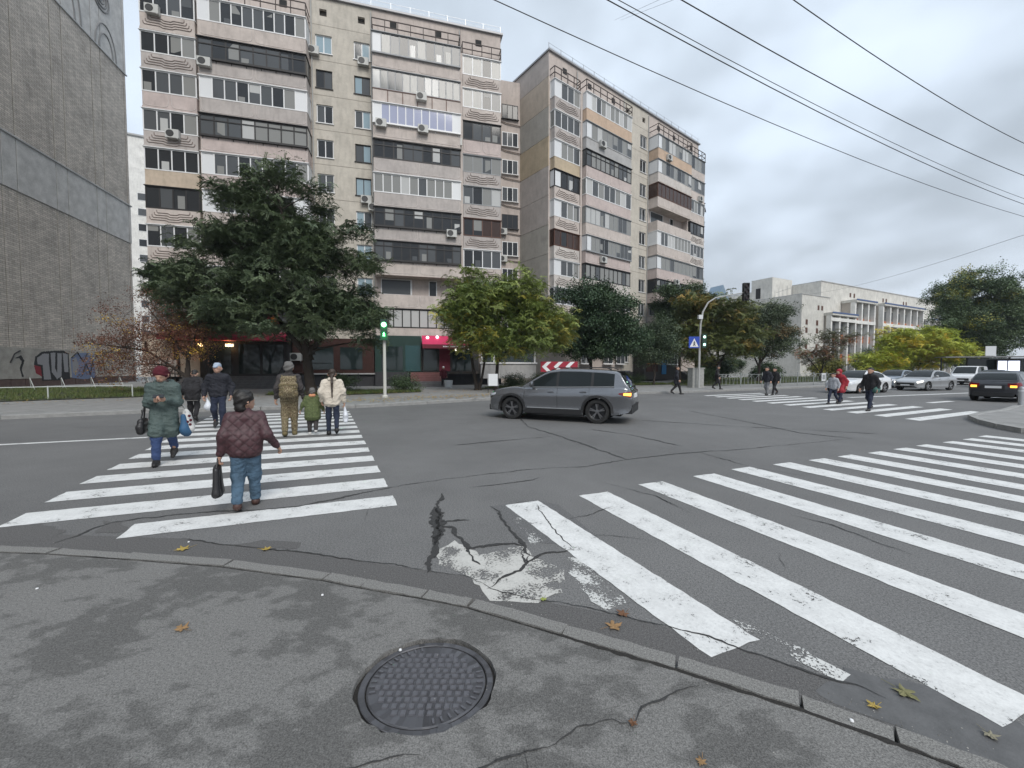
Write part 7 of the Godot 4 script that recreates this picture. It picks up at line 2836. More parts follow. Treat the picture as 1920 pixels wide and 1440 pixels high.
# hand bones: wrist w, pointing along d, thumb towards th, curl 0..1
func hand_bones(w: Vector3, d: Vector3, th: Vector3, curl: float, s: float) -> Array:
	d = d.normalized()
	th = (th - d * th.dot(d)).normalized()
	var back := d.cross(th).normalized()
	var out := [[w, w + d * 0.035 * s, 0.026 * s, 0.028 * s]]
	var lens := [0.068, 0.078, 0.073, 0.056]
	for k in 4:
		var off: Vector3 = th * (0.030 - 0.020 * k) * s
		var root: Vector3 = w + d * 0.085 * s + off
		out.append([w + d * 0.03 * s + off * 0.8, root, 0.015 * s, 0.0125 * s])
		var p := root
		var dir := d
		for j in 3:
			dir = dir.rotated(th, curl * (0.45 + 0.2 * j))
			var q: Vector3 = p + dir * lens[k] * s * [0.45, 0.32, 0.25][j]
			out.append([p, q, (0.0098 - 0.001 * j) * s, (0.0092 - 0.001 * j) * s])
			p = q
	var tb := w + d * 0.025 * s + th * 0.026 * s
	var td := (d * 0.75 + th * 0.65).normalized()
	var t1 := tb + td * 0.042 * s
	var t2 := t1 + (td + back * curl * 0.3 + d * 0.4).normalized() * 0.032 * s
	out.append([tb, t1, 0.014 * s, 0.0115 * s])
	out.append([t1, t2, 0.0112 * s, 0.0095 * s])
	return out


func head_bones(c: Vector3, b: Basis) -> Array:
	# c: base of the skull; face looks along b.z
	var out := []
	for q in [[v(0, 0.095, -0.018), v(0, 0.105, 0.002), 0.088, 0.086], [v(0, 0.05, 0.028), v(0, 0.085, 0.034), 0.062, 0.068], [v(0, 0.0, 0.045), v(0, 0.02, 0.040), 0.038, 0.048],
		[v(0, 0.07, 0.098), v(0, 0.042, 0.113), 0.010, 0.015], [v(-0.02, 0.015, 0.086), v(0.02, 0.015, 0.086), 0.008, 0.008], [v(-0.02, 0.004, 0.084), v(0.02, 0.004, 0.084), 0.009, 0.009],
		[v(0.08, 0.045, -0.01), v(0.086, 0.075, -0.016), 0.014, 0.018], [v(-0.08, 0.045, -0.01), v(-0.086, 0.075, -0.016), 0.014, 0.018], [v(-0.03, 0.092, 0.09), v(0.03, 0.092, 0.09), 0.012, 0.012],
		[v(0, -0.06, -0.012), v(0, 0.04, -0.005), 0.052, 0.054]]:
		out.append([c + b * q[0], c + b * q[1], q[2] * b.x.length(), q[3] * b.x.length()])
	return out


# d: at, yaw, h, girth, coat, hem, flare, trousers, shoes, hair, step, arms [[elbow, wrist] left, right], look, cell ...
func person(d: Dictionary) -> Node3D:
	var t := thing("person", d.label, "person", d.at, d.yaw)
	var sc: float = d.h / 1.75
	t.scale = Vector3.ONE * sc
	var g: float = d.get("girth", 1.0)
	var cell: float = d.get("cell", 0.02)
	var near := cell < 0.03
	var step: float = d.get("step", 0.2)
	var lean: float = d.get("lean", 0.03)
	var hip := v(0, 0.93, 0)
	var chest := v(0, 1.32, lean)
	var nk := v(0, 1.49, lean * 1.3 - 0.01)
	# legs: left forward for a positive step
	var legs := []
	for s in [1.0, -1.0]:
		var f: float = step * s
		var hx: float = 0.09 * s * (0.6 + 0.4 * g)
		var foot := v(hx * 1.05, 0.085, f)
		var lift: float = d.get("lift", 0.10) if f < 0.0 else 0.0
		foot.y += lift
		var knee := v(hx * 1.05, 0.50 + lift * 0.25, f * 0.5 + 0.05 + (0.06 if f < 0.0 else 0.0))
		legs.append([v(hx, 0.92, 0), knee, foot, s, f])
	var arms := []
	var ap: Array = d.get("arms", [[v(0.27, 1.15, -0.04), v(0.29, 0.90, 0.06)], [v(-0.27, 1.15, 0.0), v(-0.29, 0.90, 0.12)]])
	var sw: float = 0.175 * (0.7 + 0.3 * g)
	for i in 2:
		var s := 1.0 if i == 0 else -1.0
		arms.append([v(sw * s, 1.415, lean), ap[i][0], ap[i][1], s])
	# --- body: one continuous figure
	var skin: Material = M.skin
	var bones := [[hip, chest, 0.075, 0.08, 0.7], [chest, nk, 0.08, 0.045, 0.7], [nk, nk + v(0, 0.09, 0.01), 0.05, 0.05], [arms[0][0], arms[1][0], 0.05, 0.05]]
	for l in legs:
		bones.append([l[0], l[1], 0.06, 0.045])
		bones.append([l[1], l[2], 0.045, 0.035])
	for a in arms:
		bones.append([a[0], a[1], 0.04, 0.035])
		bones.append([a[1], a[2], 0.034, 0.026])
	var hb := Basis(UP, d.get("look", 0.0)) * Basis(Vector3.RIGHT, d.get("nod", 0.0))
	var hc: Vector3 = nk + v(0, 0.06, 0.012) + v(0, 0, 0.02) * d.get("nod", 0.0)
	bones.append_array([[hc + hb * v(0, 0.095, -0.018), hc + hb * v(0, 0.1, 0.0), 0.08, 0.08]])
	var list := [flesh(bones, cell * 1.2 if near else cell, 0.02), flesh(head_bones(hc, hb.scaled(Vector3.ONE * d.get("head", 1.06))), 0.0085 if near else 0.014, 0.012)]
	var hands: Array = d.get("hands", [true, true])
	for i in 2:
		if hands[i]:
			var a = arms[i]
			var dir: Vector3 = d.get("hand_dir", [(a[2] - a[1]).normalized(), (a[2] - a[1]).normalized()])[i]
			var th: Vector3 = d.get("thumb", [v(0, 0, 1), v(0, 0, 1)])[i]
			list.append(flesh(hand_bones(a[2], dir, th * 1.0, d.get("curl", 0.7) * a[3] * d.get("curl_sign", -1.0), 1.05), 0.0055 if near else 0.011, 0.006))
	mi("body", merged(list), skin, t)
	if near:
		var est := S()
		for s in [1.0, -1.0]:
			var c: Vector3 = hc + hb * v(0.031 * s, 0.078, 0.092) * d.get("head", 1.06)
			lathe(est, c, hb.z, [Vector2(0.012, -0.004), Vector2(0.009, 0.004), Vector2(0.0, 0.007)], 8)
		obj("eyes", est, M.eye_dark, t)
		est = S()
		bar(est, hc + hb * v(-0.02, 0.0095, 0.0945) * d.get("head", 1.06), hc + hb * v(0.02, 0.0095, 0.0945) * d.get("head", 1.06), 0.004, 0.004)
		obj("mouth", est, M.lip, t)
	# --- trousers
	var tb := [[v(-0.07, 0.95, 0), v(0.07, 0.95, 0), 0.098 * g, 0.098 * g, 0.92]]
	var tw: float = d.get("leg_w", 1.0) * (0.65 + 0.35 * g)
	for l in legs:
		tb.append([l[0], l[1], 0.086 * tw, 0.068 * tw])
		tb.append([l[1], (l[2] as Vector3) + v(0, 0.055, -0.005), 0.066 * tw, 0.060 * tw])
	mi("trousers", flesh(tb, cell, 0.025, 0.011 if near else 0.0), d.trousers, t)
	for l in legs:
		var toe: float = -0.5 if l[4] < -0.1 else 0.0
		var fd := v(0, toe, 1).normalized()
		var fc: Vector3 = l[2]
		mi("shoe", flesh([[fc + v(0, -0.03, -0.035), fc + v(0, -0.04, 0.02) + fd * 0.03, 0.047, 0.045], [fc + v(0, -0.04, 0.02), fc + v(0, -0.047, 0.0) + fd * 0.16, 0.045, 0.036], [fc, fc + v(0, -0.04, 0), 0.045, 0.045]], 0.012 if near else 0.02, 0.015), d.shoes, t)
	# --- coat
	var hem: float = d.get("hem", 0.82)
	var fl: float = d.get("flare", 1.0)
	var gx := 0.075 * (0.5 + 0.5 * g)
	var cb := []
	for s in [1.0, -1.0]:
		cb.append([v(gx * s, 1.05, 0), v(gx * 1.15 * s, 1.36, lean), 0.102 * g, 0.098 * (0.5 + 0.5 * g), 1.0])
		cb.append([v(gx * fl * s, hem + 0.09 * g, 0.0), v(gx * s, 1.08, 0), 0.113 * g * fl, 0.105 * g, 1.0])
	cb.append([v(-sw * 0.9, 1.405, lean), v(sw * 0.9, 1.405, lean), 0.066, 0.066, 0.95])
	cb.append([nk - v(0, 0.05, 0), nk + v(0, 0.025, 0.0), 0.085, 0.075])
	for a in arms:
		var sv: float = d.get("sleeve", 1.0)
		cb.append([a[0], a[1], 0.066 * sv, 0.058 * sv])
		cb.append([a[1], a[1].lerp(a[2], 0.93), 0.057 * sv, 0.045 * sv])
	if hem < 0.7:
		# a long coat hangs round both thighs
		for l in legs:
			var f := (0.92 - hem) / 0.42
			var k: Vector3 = (l[0] as Vector3).lerp(l[1], f)
			k.y = hem + 0.10
			cb.append([l[0], k, 0.115 * g, 0.118 * g * fl])
	cb.append_array(d.get("more_coat", []))
	mi("coat", flesh(cb, cell, 0.025, d.get("fold", 0.018) if near else 0.0), d.coat, t)
	# --- hair or hat
	var hair: Array = []
	match d.get("hair_kind", "short"):
		"short":
			hair = [[v(0, 0.115, -0.03), v(0, 0.125, 0.0), 0.092, 0.088], [v(0, 0.05, -0.055), v(0, 0.10, -0.05), 0.06, 0.075], [v(-0.03, 0.165, 0.03), v(0.03, 0.165, 0.03), 0.035, 0.035]]
		"thick":
			hair = [[v(0, 0.12, -0.03), v(0, 0.135, 0.01), 0.098, 0.094], [v(0, 0.04, -0.06), v(0, 0.10, -0.05), 0.066, 0.08], [v(-0.035, 0.17, 0.03), v(0.035, 0.17, 0.03), 0.038, 0.038], [v(0.07, 0.08, -0.02), v(0.07, 0.12, 0.0), 0.03, 0.04], [v(-0.07, 0.08, -0.02), v(-0.07, 0.12, 0.0), 0.03, 0.04], [v(-0.03, -0.01, -0.055), v(0.03, -0.01, -0.055), 0.045, 0.045], [v(0.0, 0.17, -0.04), v(0.02, 0.18, 0.02), 0.06, 0.05]]
		"beanie":
			hair = [[v(0, 0.125, -0.03), v(0, 0.14, 0.0), 0.102, 0.096], [v(0, 0.085, -0.04), v(0, 0.11, -0.01), 0.10, 0.10], [v(-0.03, 0.125, 0.06), v(0.03, 0.125, 0.06), 0.045, 0.045]]
		"cap":
			hair = [[v(0, 0.14, -0.025), v(0, 0.15, 0.0), 0.094, 0.09], [v(-0.03, 0.128, 0.09), v(0.03, 0.128, 0.09), 0.02, 0.02], [v(-0.03, 0.118, 0.14), v(0.03, 0.118, 0.14), 0.013, 0.013], [v(0, 0.125, 0.05), v(0, 0.12, 0.13), 0.02, 0.014]]
		"long":
			hair = [[v(0, 0.115, -0.03), v(0, 0.125, 0.0), 0.094, 0.090], [v(0, 0.04, -0.06), v(0, 0.10, -0.05), 0.07, 0.08], [v(0, 0.02, -0.075), v(0, -0.06, -0.10), 0.045, 0.035]]
		"hood":
			hair = [[v(0, 0.12, -0.04), v(0, 0.12, 0.0), 0.112, 0.105], [v(0, 0.0, -0.06), v(0, 0.08, -0.04), 0.085, 0.10], [v(-0.06, -0.05, 0.0), v(0.06, -0.05, 0.0), 0.06, 0.06]]
	var hm := []
	var hk: float = d.get("head", 1.06)
	for q in hair:
		hm.append([hc + hb * q[0] * hk, hc + hb * q[1] * hk, q[2] * hk, q[3] * hk])
	if hm.size():
		mi(d.get("hair_name", "hair"), flesh(hm, 0.013 if near else 0.02, 0.015, 0.014 if near else 0.0), d.hair, t)
	for x in d.get("extra", []):
		mi(x[0], flesh(x[1], x[2], x[3]), x[4], t)
	return t


func carried(called: String, label: String, category: String, p: Dictionary, bones: Array, cell: float, blend: float, material: Material) -> Node3D:
	# a thing held by person p, in that person's axes
	var t := thing(called, label, category, p.at, p.yaw)
	t.scale = Vector3.ONE * (p.h / 1.75)
	mi("bag_body" if category in ["bag", "backpack"] else "shell", flesh(bones, cell, blend), material, t)
	return t


func handle(t: Node3D, pts: Array, r: float, material: Material) -> void:
	var st := S()
	tube(st, pts, r, r, 6)
	obj("handle", st, material, t)


func build_people() -> void:
	mt("skin", Color(0.42, 0.25, 0.18), 0.6)
	M.skin.subsurf_scatter_enabled = true
	M.skin.subsurf_scatter_strength = 0.08
	mt("eye_dark", Color(0.03, 0.02, 0.02), 0.3)
	mt("lip", Color(0.25, 0.09, 0.08), 0.5)
	var wrinkle := layered(256, [[0.014, 3, 1.0], [0.05, 3, 0.5]], 0.0, 1.0, 700, 1.5)
	var wn := normal_from(wrinkle, 256, 9.0)
	# quilted diamonds
	var qb := PackedByteArray()
	qb.resize(256 * 256)
	for y in 256:
		for x in 256:
			var a := absf(fposmod((x + y) / 128.0, 1.0) - 0.5) * 2.0
			var b := absf(fposmod((x - y) / 128.0, 1.0) - 0.5) * 2.0
			var e := minf(1.0 - a, 1.0 - b)
			qb[y * 256 + x] = int(255.0 * (0.4 + 0.55 * sqrt(clampf(e * 1.6, 0.0, 1.0))) * (0.9 + 0.1 * wrinkle[y * 256 + x] / 255.0))
	var cloth := func(key: String, c: Color, tex: Texture2D, nrm: Texture2D, s: float, ns: float, rough: float) -> StandardMaterial3D:
		var m := mt(key, c, rough, tex, s, nrm, ns)
		m.uv1_triplanar = true
		m.uv1_scale = Vector3(s, s, s)
		return m
	var quilt: Material = cloth.call("maroon_quilt", Color(0.078, 0.032, 0.038), grey_picture(256, qb), normal_from(qb, 256, 12.0), 3.4, 1.2, 0.6)
	var green_coat: Material = cloth.call("green_coat", Color(0.062, 0.088, 0.082), null, wn, 2.2, 1.0, 0.7)
	var navy: Material = cloth.call("navy_coat", Color(0.012, 0.013, 0.02), null, wn, 2.2, 0.9, 0.8)
	var black_c: Material = cloth.call("black_coat", Color(0.012, 0.011, 0.013), null, wn, 2.2, 0.9, 0.8)
	var cream: Material = cloth.call("cream_coat", Color(0.56, 0.50, 0.42), null, wn, 2.0, 0.9, 0.85)
	var brown_c: Material = cloth.call("dark_jacket", Color(0.035, 0.030, 0.030), null, wn, 2.2, 0.9, 0.75)
	var denim: Material = cloth.call("denim", Color(0.075, 0.135, 0.20), grey_picture(256, layered(256, [[0.01, 3, 1.0], [0.2, 2, 0.6]], 0.5, 1.0, 720, 1.6)), wn, 2.0, 1.0, 0.85)
	var denim_blue: Material = cloth.call("denim_blue", Color(0.03, 0.055, 0.14), null, wn, 2.0, 0.9, 0.85)
	var denim_dark: Material = cloth.call("denim_dark", Color(0.014, 0.02, 0.042), null, wn, 2.0, 0.9, 0.85)
	var red_c: Material = cloth.call("red_coat", Color(0.30, 0.012, 0.025), null, wn, 2.2, 0.9, 0.7)
	var teal_c: Material = cloth.call("teal_bag_cloth", Color(0.05, 0.12, 0.10), null, wn, 2.2, 0.9, 0.7)
	var grey_c: Material = cloth.call("grey_cloth", Color(0.18, 0.18, 0.19), null, wn, 2.2, 0.9, 0.8)
	var grey_l: Material = cloth.call("light_grey_cloth", Color(0.34, 0.35, 0.38), null, wn, 2.2, 0.9, 0.8)
	var camo := func(key: String, cols: Array, sd: int) -> Material:
		var im := Image.create(256, 256, false, Image.FORMAT_RGB8)
		var n1 := noise_bytes(256, 0.02, 3, sd)
		var n2 := noise_bytes(256, 0.045, 3, sd + 1)
		for y in 256:
			for x in 256:
				var c: Color = cols[0]
				if n1[y * 256 + x] > 140: c = cols[1]
				if n2[y * 256 + x] > 150: c = cols[2]
				if n2[y * 256 + x] < 84: c = cols[3]
				im.set_pixel(x, y, c.linear_to_srgb())
		return cloth.call(key, Color(1, 1, 1), ImageTexture.create_from_image(im), wn, 2.4, 0.8, 0.9)
	var camo_t: Material = camo.call("camo_tan", [Color(0.19, 0.15, 0.085), Color(0.12, 0.105, 0.05), Color(0.075, 0.045, 0.028), Color(0.30, 0.25, 0.16)], 740)
	var camo_g: Material = camo.call("camo_green", [Color(0.10, 0.135, 0.05), Color(0.065, 0.10, 0.035), Color(0.05, 0.05, 0.025), Color(0.16, 0.19, 0.08)], 750)
	mt("shoe_black", Color(0.015, 0.014, 0.014), 0.6)
	mt("shoe_brown", Color(0.06, 0.028, 0.022), 0.6)
	mt("shoe_tan", Color(0.14, 0.11, 0.05), 0.8)
	mt("hair_black", Color(0.012, 0.010, 0.009), 0.55)
	mt("hair_brown", Color(0.035, 0.022, 0.015), 0.55)
	mt("knit_red", Color(0.085, 0.008, 0.016), 0.95, M.mott_t, 6.0)
	mt("knit_grey", Color(0.13, 0.125, 0.12), 0.95)
	mt("cap_blue", Color(0.32, 0.38, 0.46), 0.8)
	mt("leather_black", Color(0.016, 0.015, 0.016), 0.45)
	var plastic := mt("plastic_bag", Color(0.62, 0.64, 0.68), 0.35)
	plastic.backlight_enabled = true
	plastic.backlight = Color(0.3, 0.3, 0.32)
	mt("tote_blue", Color(0.025, 0.085, 0.17), 0.7)
	mt("tote_white", Color(0.55, 0.54, 0.52), 0.7)
	mt("phone", Color(0.01, 0.01, 0.012), 0.2)
	# woman in the maroon jacket walking away, bag in her left hand
	var p := {"label": "stocky person in a maroon quilted jacket and jeans on the left crossing", "at": v(-3.06, 0.0, -4.62), "yaw": PI + 0.5, "h": 1.31, "girth": 1.24, "head": 1.2, "fold": 0.008, "cell": 0.019,
		"coat": quilt, "hem": 0.80, "trousers": denim, "leg_w": 1.18, "shoes": M.shoe_brown, "hair": M.hair_black, "hair_kind": "thick", "step": -0.17, "lift": 0.05, "look": -0.95, "sleeve": 1.22, "lean": 0.05,
		"arms": [[v(0.27, 1.15, -0.05), v(0.32, 0.86, 0.0)], [v(-0.29, 1.14, -0.09), v(-0.42, 0.92, 0.06)]], "curl": 0.8, "flare": 1.02}
	person(p)
	var t := carried("black_bag", "black soft shopping bag hanging from the hand of the maroon jacketed person", "bag", p, [[v(0.36, 0.66, -0.12), v(0.36, 0.32, -0.17), 0.035, 0.045], [v(0.36, 0.68, 0.06), v(0.35, 0.34, 0.12), 0.035, 0.045], [v(0.36, 0.66, -0.04), v(0.35, 0.31, -0.06), 0.045, 0.065], [v(0.36, 0.66, 0.02), v(0.35, 0.31, 0.04), 0.045, 0.065], [v(0.36, 0.31, -0.15), v(0.35, 0.32, 0.10), 0.045, 0.045]], 0.014, 0.02, M.leather_black)
	handle(t, [v(0.36, 0.66, -0.10), v(0.345, 0.81, -0.02), v(0.33, 0.83, 0.0), v(0.355, 0.81, 0.02), v(0.36, 0.68, 0.05)], 0.012, M.leather_black)
	# woman in the green coat with phone
	p = {"label": "woman in a long green coat and wine red hat looking at a phone", "at": v(-5.90, 0.0, -6.85), "yaw": 0.52, "h": 1.62, "girth": 0.95, "cell": 0.02,
		"coat": green_coat, "hem": 0.50, "flare": 1.1, "trousers": denim_blue, "leg_w": 1.12, "shoes": M.shoe_black, "hair": M.knit_red, "hair_kind": "beanie", "hair_name": "knit_hat", "step": -0.20, "lift": 0.14, "look": -0.25, "nod": 0.35, "sleeve": 1.12,
		"arms": [[v(0.215, 1.12, 0.04), v(0.07, 1.18, 0.28)], [v(-0.215, 1.12, 0.04), v(-0.07, 1.17, 0.28)]], "hand_dir": [v(-0.55, 0.25, 0.5), v(0.55, 0.25, 0.5)], "thumb": [v(0, 1, 0.2), v(0, 1, 0.2)], "curl": 0.6, "curl_sign": 1.0,
		"extra": [["hood", [[v(-0.10, 1.47, -0.10), v(0.10, 1.47, -0.10), 0.07, 0.07], [v(0, 1.44, -0.12), v(0, 1.38, -0.16), 0.08, 0.06]], 0.02, 0.03, green_coat], ["scarf", [[v(-0.05, 1.505, 0.05), v(0.05, 1.505, 0.05), 0.045, 0.045]], 0.018, 0.02, M.eye_dark]]}
	person(p)
	t = thing("phone", "dark phone held in both hands by the woman in the green coat", "phone", p.at, p.yaw)
	t.scale = Vector3.ONE * (p.h / 1.75)
	var st := S()
	bx(st, v(0, 1.255, 0.365), v(0.155, 0.010, 0.078), Basis(Vector3.RIGHT, 0.7))
	obj("case", st, M.phone, t)
	t = carried("handbag", "black handbag hanging at the right hip of the woman in the green coat", "bag", p, [[v(-0.30, 0.80, 0.12), v(-0.30, 0.80, -0.12), 0.05, 0.05], [v(-0.31, 0.70, 0.15), v(-0.31, 0.70, -0.15), 0.06, 0.06], [v(-0.30, 0.62, 0.15), v(-0.30, 0.62, -0.15), 0.055, 0.055]], 0.017, 0.02, M.leather_black)
	handle(t, [v(-0.30, 0.83, 0.10), v(-0.27, 1.0, 0.08), v(-0.25, 1.10, 0.04), v(-0.27, 1.0, -0.02), v(-0.30, 0.83, -0.08)], 0.012, M.leather_black)
	t = carried("tote_bag", "white and blue printed tote bag on the green coated woman's arm", "bag", p, [[v(0.31, 0.93, -0.02), v(0.36, 0.62, 0.02), 0.05, 0.085, 0.9], [v(0.33, 0.88, -0.1), v(0.36, 0.62, -0.12), 0.045, 0.07]], 0.018, 0.03, M.tote_white)
	mi("blue_side", flesh([[v(0.28, 0.86, 0.05), v(0.31, 0.58, 0.07), 0.04, 0.07], [v(0.29, 0.62, 0.10), v(0.33, 0.54, 0.03), 0.05, 0.06]], 0.018, 0.03), M.tote_blue, t)
	st = S()
	for q in [[0.0, 0.86, 0.05], [0.02, 0.78, 0.06], [0.01, 0.70, 0.05], [-0.03, 0.75, 0.04]]:
		lathe(st, v(0.375 + q[0], q[1], 0.055 + q[2] * 0.5), v(0.35, 0.1, 1), [Vector2(0.0, 0.012), Vector2(0.022, 0.008), Vector2(0.026, 0.0)], 8)
	obj("red_print", st, M.knit_red, t)
	handle(t, [v(0.31, 0.94, 0.05), v(0.25, 1.10, 0.04), v(0.33, 0.93, -0.08)], 0.012, M.tote_white)
	# man with the pale cap
	p = {"label": "man in a navy jacket and pale blue cap walking towards the camera", "at": v(-7.80, 0.0, -10.75), "yaw": 0.45, "h": 1.72, "girth": 1.12, "cell": 0.02,
		"coat": navy, "hem": 0.84, "trousers": denim_dark, "shoes": M.shoe_black, "hair": M.cap_blue, "hair_kind": "cap", "hair_name": "cap", "step": 0.14, "look": -0.2, "sleeve": 1.15,
		"arms": [[v(0.31, 1.16, -0.05), v(0.30, 0.90, 0.08)], [v(-0.31, 1.16, -0.03), v(-0.30, 0.90, 0.10)]],
		"extra": [["shirt", [[v(0, 1.47, 0.085), v(0, 1.40, 0.11), 0.022, 0.012]], 0.012, 0.01, M.cap_blue], ["grey_hair", [[v(-0.07, 1.62, -0.03), v(0.07, 1.62, -0.03), 0.045, 0.045]], 0.015, 0.02, M.knit_grey]]}
	person(p)
	# dark figure walking away with a white bag
	p = {"label": "person in black carrying a white plastic bag, left of the capped man", "at": v(-9.55, 0.0, -12.1), "yaw": PI + 0.35, "h": 1.56, "girth": 1.25, "cell": 0.022,
		"coat": black_c, "hem": 0.72, "trousers": black_c, "shoes": M.shoe_black, "hair": M.hair_black, "hair_kind": "short", "step": 0.12, "nod": 0.7, "lean": 0.12, "sleeve": 1.15, "hands": [true, true],
		"arms": [[v(0.30, 1.15, 0.0), v(0.31, 0.92, 0.05)], [v(-0.31, 1.16, -0.04), v(-0.36, 0.92, 0.02)]],
		"extra": [["hem_band", [[v(-0.17, 0.735, -0.11), v(0.17, 0.735, -0.11), 0.016, 0.016]], 0.014, 0.01, M.knit_grey]]}
	person(p)
	t = carried("plastic_bag", "white plastic bag hanging from the hand of the person in black", "bag", p, [[v(-0.40, 0.74, 0.02), v(-0.42, 0.52, 0.03), 0.03, 0.10, 0.8], [v(-0.42, 0.50, -0.04), v(-0.42, 0.48, 0.10), 0.11, 0.10, 0.8]], 0.018, 0.03, M.plastic_bag)
	handle(t, [v(-0.40, 0.76, 0.0), v(-0.37, 0.86, 0.02), v(-0.40, 0.76, 0.06)], 0.012, M.plastic_bag)
	# soldier with backpack
	p = {"label": "man in camouflage trousers, dark jacket and grey beanie walking away with a child", "at": v(-5.30, 0.0, -9.62), "yaw": PI + 0.45, "h": 1.74, "girth": 1.06, "cell": 0.02,
		"coat": brown_c, "hem": 0.86, "trousers": camo_t, "leg_w": 1.15, "shoes": M.shoe_tan, "hair": M.knit_grey, "hair_kind": "beanie", "hair_name": "beanie", "step": -0.12, "lift": 0.03,
		"arms": [[v(0.25, 1.16, -0.06), v(0.28, 0.90, 0.02)], [v(-0.25, 1.16, -0.04), v(-0.31, 0.88, 0.06)]]}
	person(p)
	t = carried("backpack", "camouflage backpack worn by the man in the grey beanie", "backpack", p, [[v(-0.09, 1.36, -0.17), v(0.09, 1.36, -0.17), 0.085, 0.085], [v(-0.10, 1.20, -0.20), v(0.10, 1.20, -0.20), 0.10, 0.10], [v(-0.10, 1.02, -0.20), v(0.10, 1.02, -0.20), 0.105, 0.105], [v(-0.05, 1.08, -0.30), v(0.05, 1.08, -0.30), 0.06, 0.06]], 0.02, 0.025, camo_t)
	st = S()
	for y in [1.02, 1.13, 1.24]:
		bar(st, v(-0.19, y, -0.305), v(0.19, y, -0.305), 0.012, 0.022)
	for s in [1.0, -1.0]:
		tube(st, [v(0.12 * s, 1.40, -0.12), v(0.15 * s, 1.47, 0.02), v(0.16 * s, 1.36, 0.13), v(0.15 * s, 1.12, 0.12)], 0.02, 0.02, 6)
	obj("strap", st, M.shoe_tan, t)
	# child
	p = {"label": "small child in a green camouflage coat and grey hat walking beside the soldier", "at": v(-4.83, 0.0, -9.78), "yaw": PI + 0.4, "h": 1.12, "girth": 1.38, "cell": 0.028,
		"coat": camo_g, "hem": 0.60, "flare": 1.1, "trousers": brown_c, "leg_w": 1.1, "shoes": M.tote_white, "hair": M.knit_grey, "hair_kind": "beanie", "hair_name": "hat", "step": 0.10, "sleeve": 1.2,
		"arms": [[v(0.32, 1.18, 0.0), v(0.40, 0.96, 0.04)], [v(-0.32, 1.16, 0.0), v(-0.38, 0.92, 0.05)]],
		"extra": [["scarf", [[v(-0.06, 1.50, -0.045), v(0.06, 1.50, -0.045), 0.055, 0.055], [v(-0.06, 1.50, 0.03), v(0.06, 1.50, 0.03), 0.055, 0.055]], 0.02, 0.02, mt("scarf_orange", Color(0.55, 0.25, 0.13), 0.8)]]}
	person(p)
	# woman in the cream jacket with a long plait
	p = {"label": "woman in a cream jacket with a long dark plait walking away", "at": v(-4.32, 0.0, -9.72), "yaw": PI + 0.40, "h": 1.58, "girth": 1.08, "cell": 0.02,
		"coat": cream, "hem": 0.78, "flare": 1.0, "trousers": denim_dark, "leg_w": 0.95, "shoes": M.shoe_black, "hair": M.hair_brown, "hair_kind": "long", "step": 0.12, "sleeve": 1.25, "nod": 0.15,
		"arms": [[v(0.27, 1.17, -0.02), v(0.26, 0.92, 0.12)], [v(-0.27, 1.16, -0.02), v(-0.29, 0.88, 0.06)]],
		"extra": [["plait", [[v(0, 1.56, -0.10), v(0, 1.40, -0.155), 0.035, 0.03], [v(0, 1.40, -0.155), v(0.0, 1.02, -0.16), 0.03, 0.014]], 0.012, 0.008, M.hair_brown], ["collar", [[v(-0.06, 1.50, -0.05), v(0.06, 1.50, -0.05), 0.05, 0.05]], 0.018, 0.02, cream]]}
	person(p)
	t = carried("carrier_bag", "thin white carrier bag hanging from the right hand of the woman in cream", "bag", p, [[v(-0.30, 0.78, 0.06), v(-0.32, 0.54, 0.06), 0.015, 0.06, 0.6], [v(-0.32, 0.52, 0.0), v(-0.32, 0.36, 0.10), 0.05, 0.055, 0.6], [v(-0.32, 0.52, 0.1), v(-0.32, 0.36, 0.02), 0.05, 0.055, 0.6]], 0.016, 0.025, M.plastic_bag)
	handle(t, [v(-0.30, 0.78, 0.06), v(-0.29, 0.84, 0.07)], 0.008, M.plastic_bag)
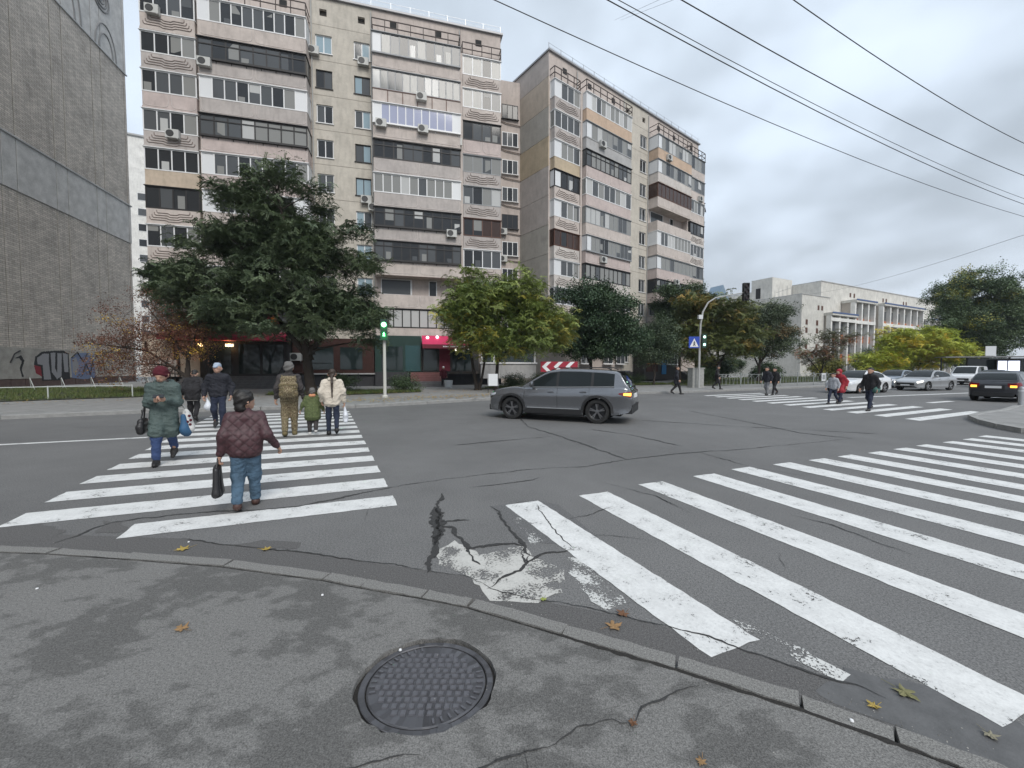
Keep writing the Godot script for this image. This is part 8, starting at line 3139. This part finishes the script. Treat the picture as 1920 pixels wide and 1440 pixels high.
	# far pedestrians
	var far := [
		{"label": "man in a dark coat stepping off the kerb left of the signal mast", "at": v(10.1, 0.0, -24.9), "yaw": 1.3, "coat": navy, "trousers": black_c, "hair": M.hair_brown, "h": 1.72, "hem": 0.62, "girth": 1.15, "step": 0.28},
		{"label": "person in black with a backpack walking right past the signal mast", "at": v(14.3, 0.12, -28.3), "yaw": 1.2, "coat": black_c, "trousers": black_c, "hair": M.hair_black, "h": 1.66, "hem": 0.78, "girth": 1.15, "step": 0.25, "nod": 0.5},
		{"label": "person in dark vest and pale sleeves walking on the far crossing, left of a pair", "at": v(15.0, 0.0, -23.8), "yaw": -1.2, "coat": navy, "trousers": grey_c, "hair": M.hair_brown, "h": 1.66, "hem": 0.80, "girth": 1.12, "step": 0.12},
		{"label": "person in black striding on the far crossing, right of a pair", "at": v(15.65, 0.0, -24.1), "yaw": -1.2, "coat": black_c, "trousers": black_c, "hair": M.hair_black, "h": 1.62, "hem": 0.76, "girth": 1.12, "step": 0.34, "hair_kind": "long"},
		{"label": "person in a light grey jacket just left of the red coat", "at": v(14.45, 0.0, -18.2), "yaw": -1.15, "coat": grey_l, "trousers": denim_dark, "hair": M.hair_black, "h": 1.38, "hem": 0.82, "girth": 1.05, "step": -0.26},
		{"label": "person in a bright red hooded coat leaning forward on the far crossing", "at": v(14.9, 0.0, -18.35), "yaw": -1.15, "coat": red_c, "trousers": denim_dark, "hair": red_c, "h": 1.55, "hem": 0.58, "girth": 1.2, "step": 0.30, "hair_kind": "hood", "hair_name": "hood", "lean": 0.16},
		{"label": "person in black with a teal bag on the near end of the far crossing", "at": v(13.55, 0.0, -15.3), "yaw": -1.2, "coat": black_c, "trousers": denim_dark, "hair": M.hair_black, "h": 1.62, "hem": 0.82, "girth": 1.05, "step": 0.26, "hair_kind": "long"},
		{"label": "distant person in grey walking past the end of the brick hall, left one", "at": v(-35.4, 0.12, -39.2), "yaw": 0.3, "coat": grey_c, "trousers": grey_c, "hair": M.hair_brown, "h": 1.7, "hem": 0.8, "step": 0.2},
		{"label": "distant person in black walking past the end of the brick hall, right one", "at": v(-33.9, 0.12, -39.2), "yaw": 0.3, "coat": black_c, "trousers": denim_dark, "hair": M.hair_black, "h": 1.68, "hem": 0.8, "step": -0.2},
		{"label": "person in dark red with a white cap by the cafe steps", "at": v(-5.45, 0.12, -32.2), "yaw": 0.4, "coat": M.knit_red, "trousers": black_c, "hair": M.pvc, "h": 1.6, "hem": 0.7, "girth": 1.25, "step": 0.05, "hair_kind": "cap", "hair_name": "cap"}]
	for q in far:
		q.merge({"cell": 0.034, "shoes": M.shoe_black})
		person(q)
		if "teal bag" in q.label:
			carried("teal_bag", "teal shoulder bag carried by the person on the near end of the far crossing", "bag", q, [[v(0.22, 0.95, -0.04), v(0.22, 0.84, 0.06), 0.10, 0.12, 0.9]], 0.03, 0.03, teal_c)
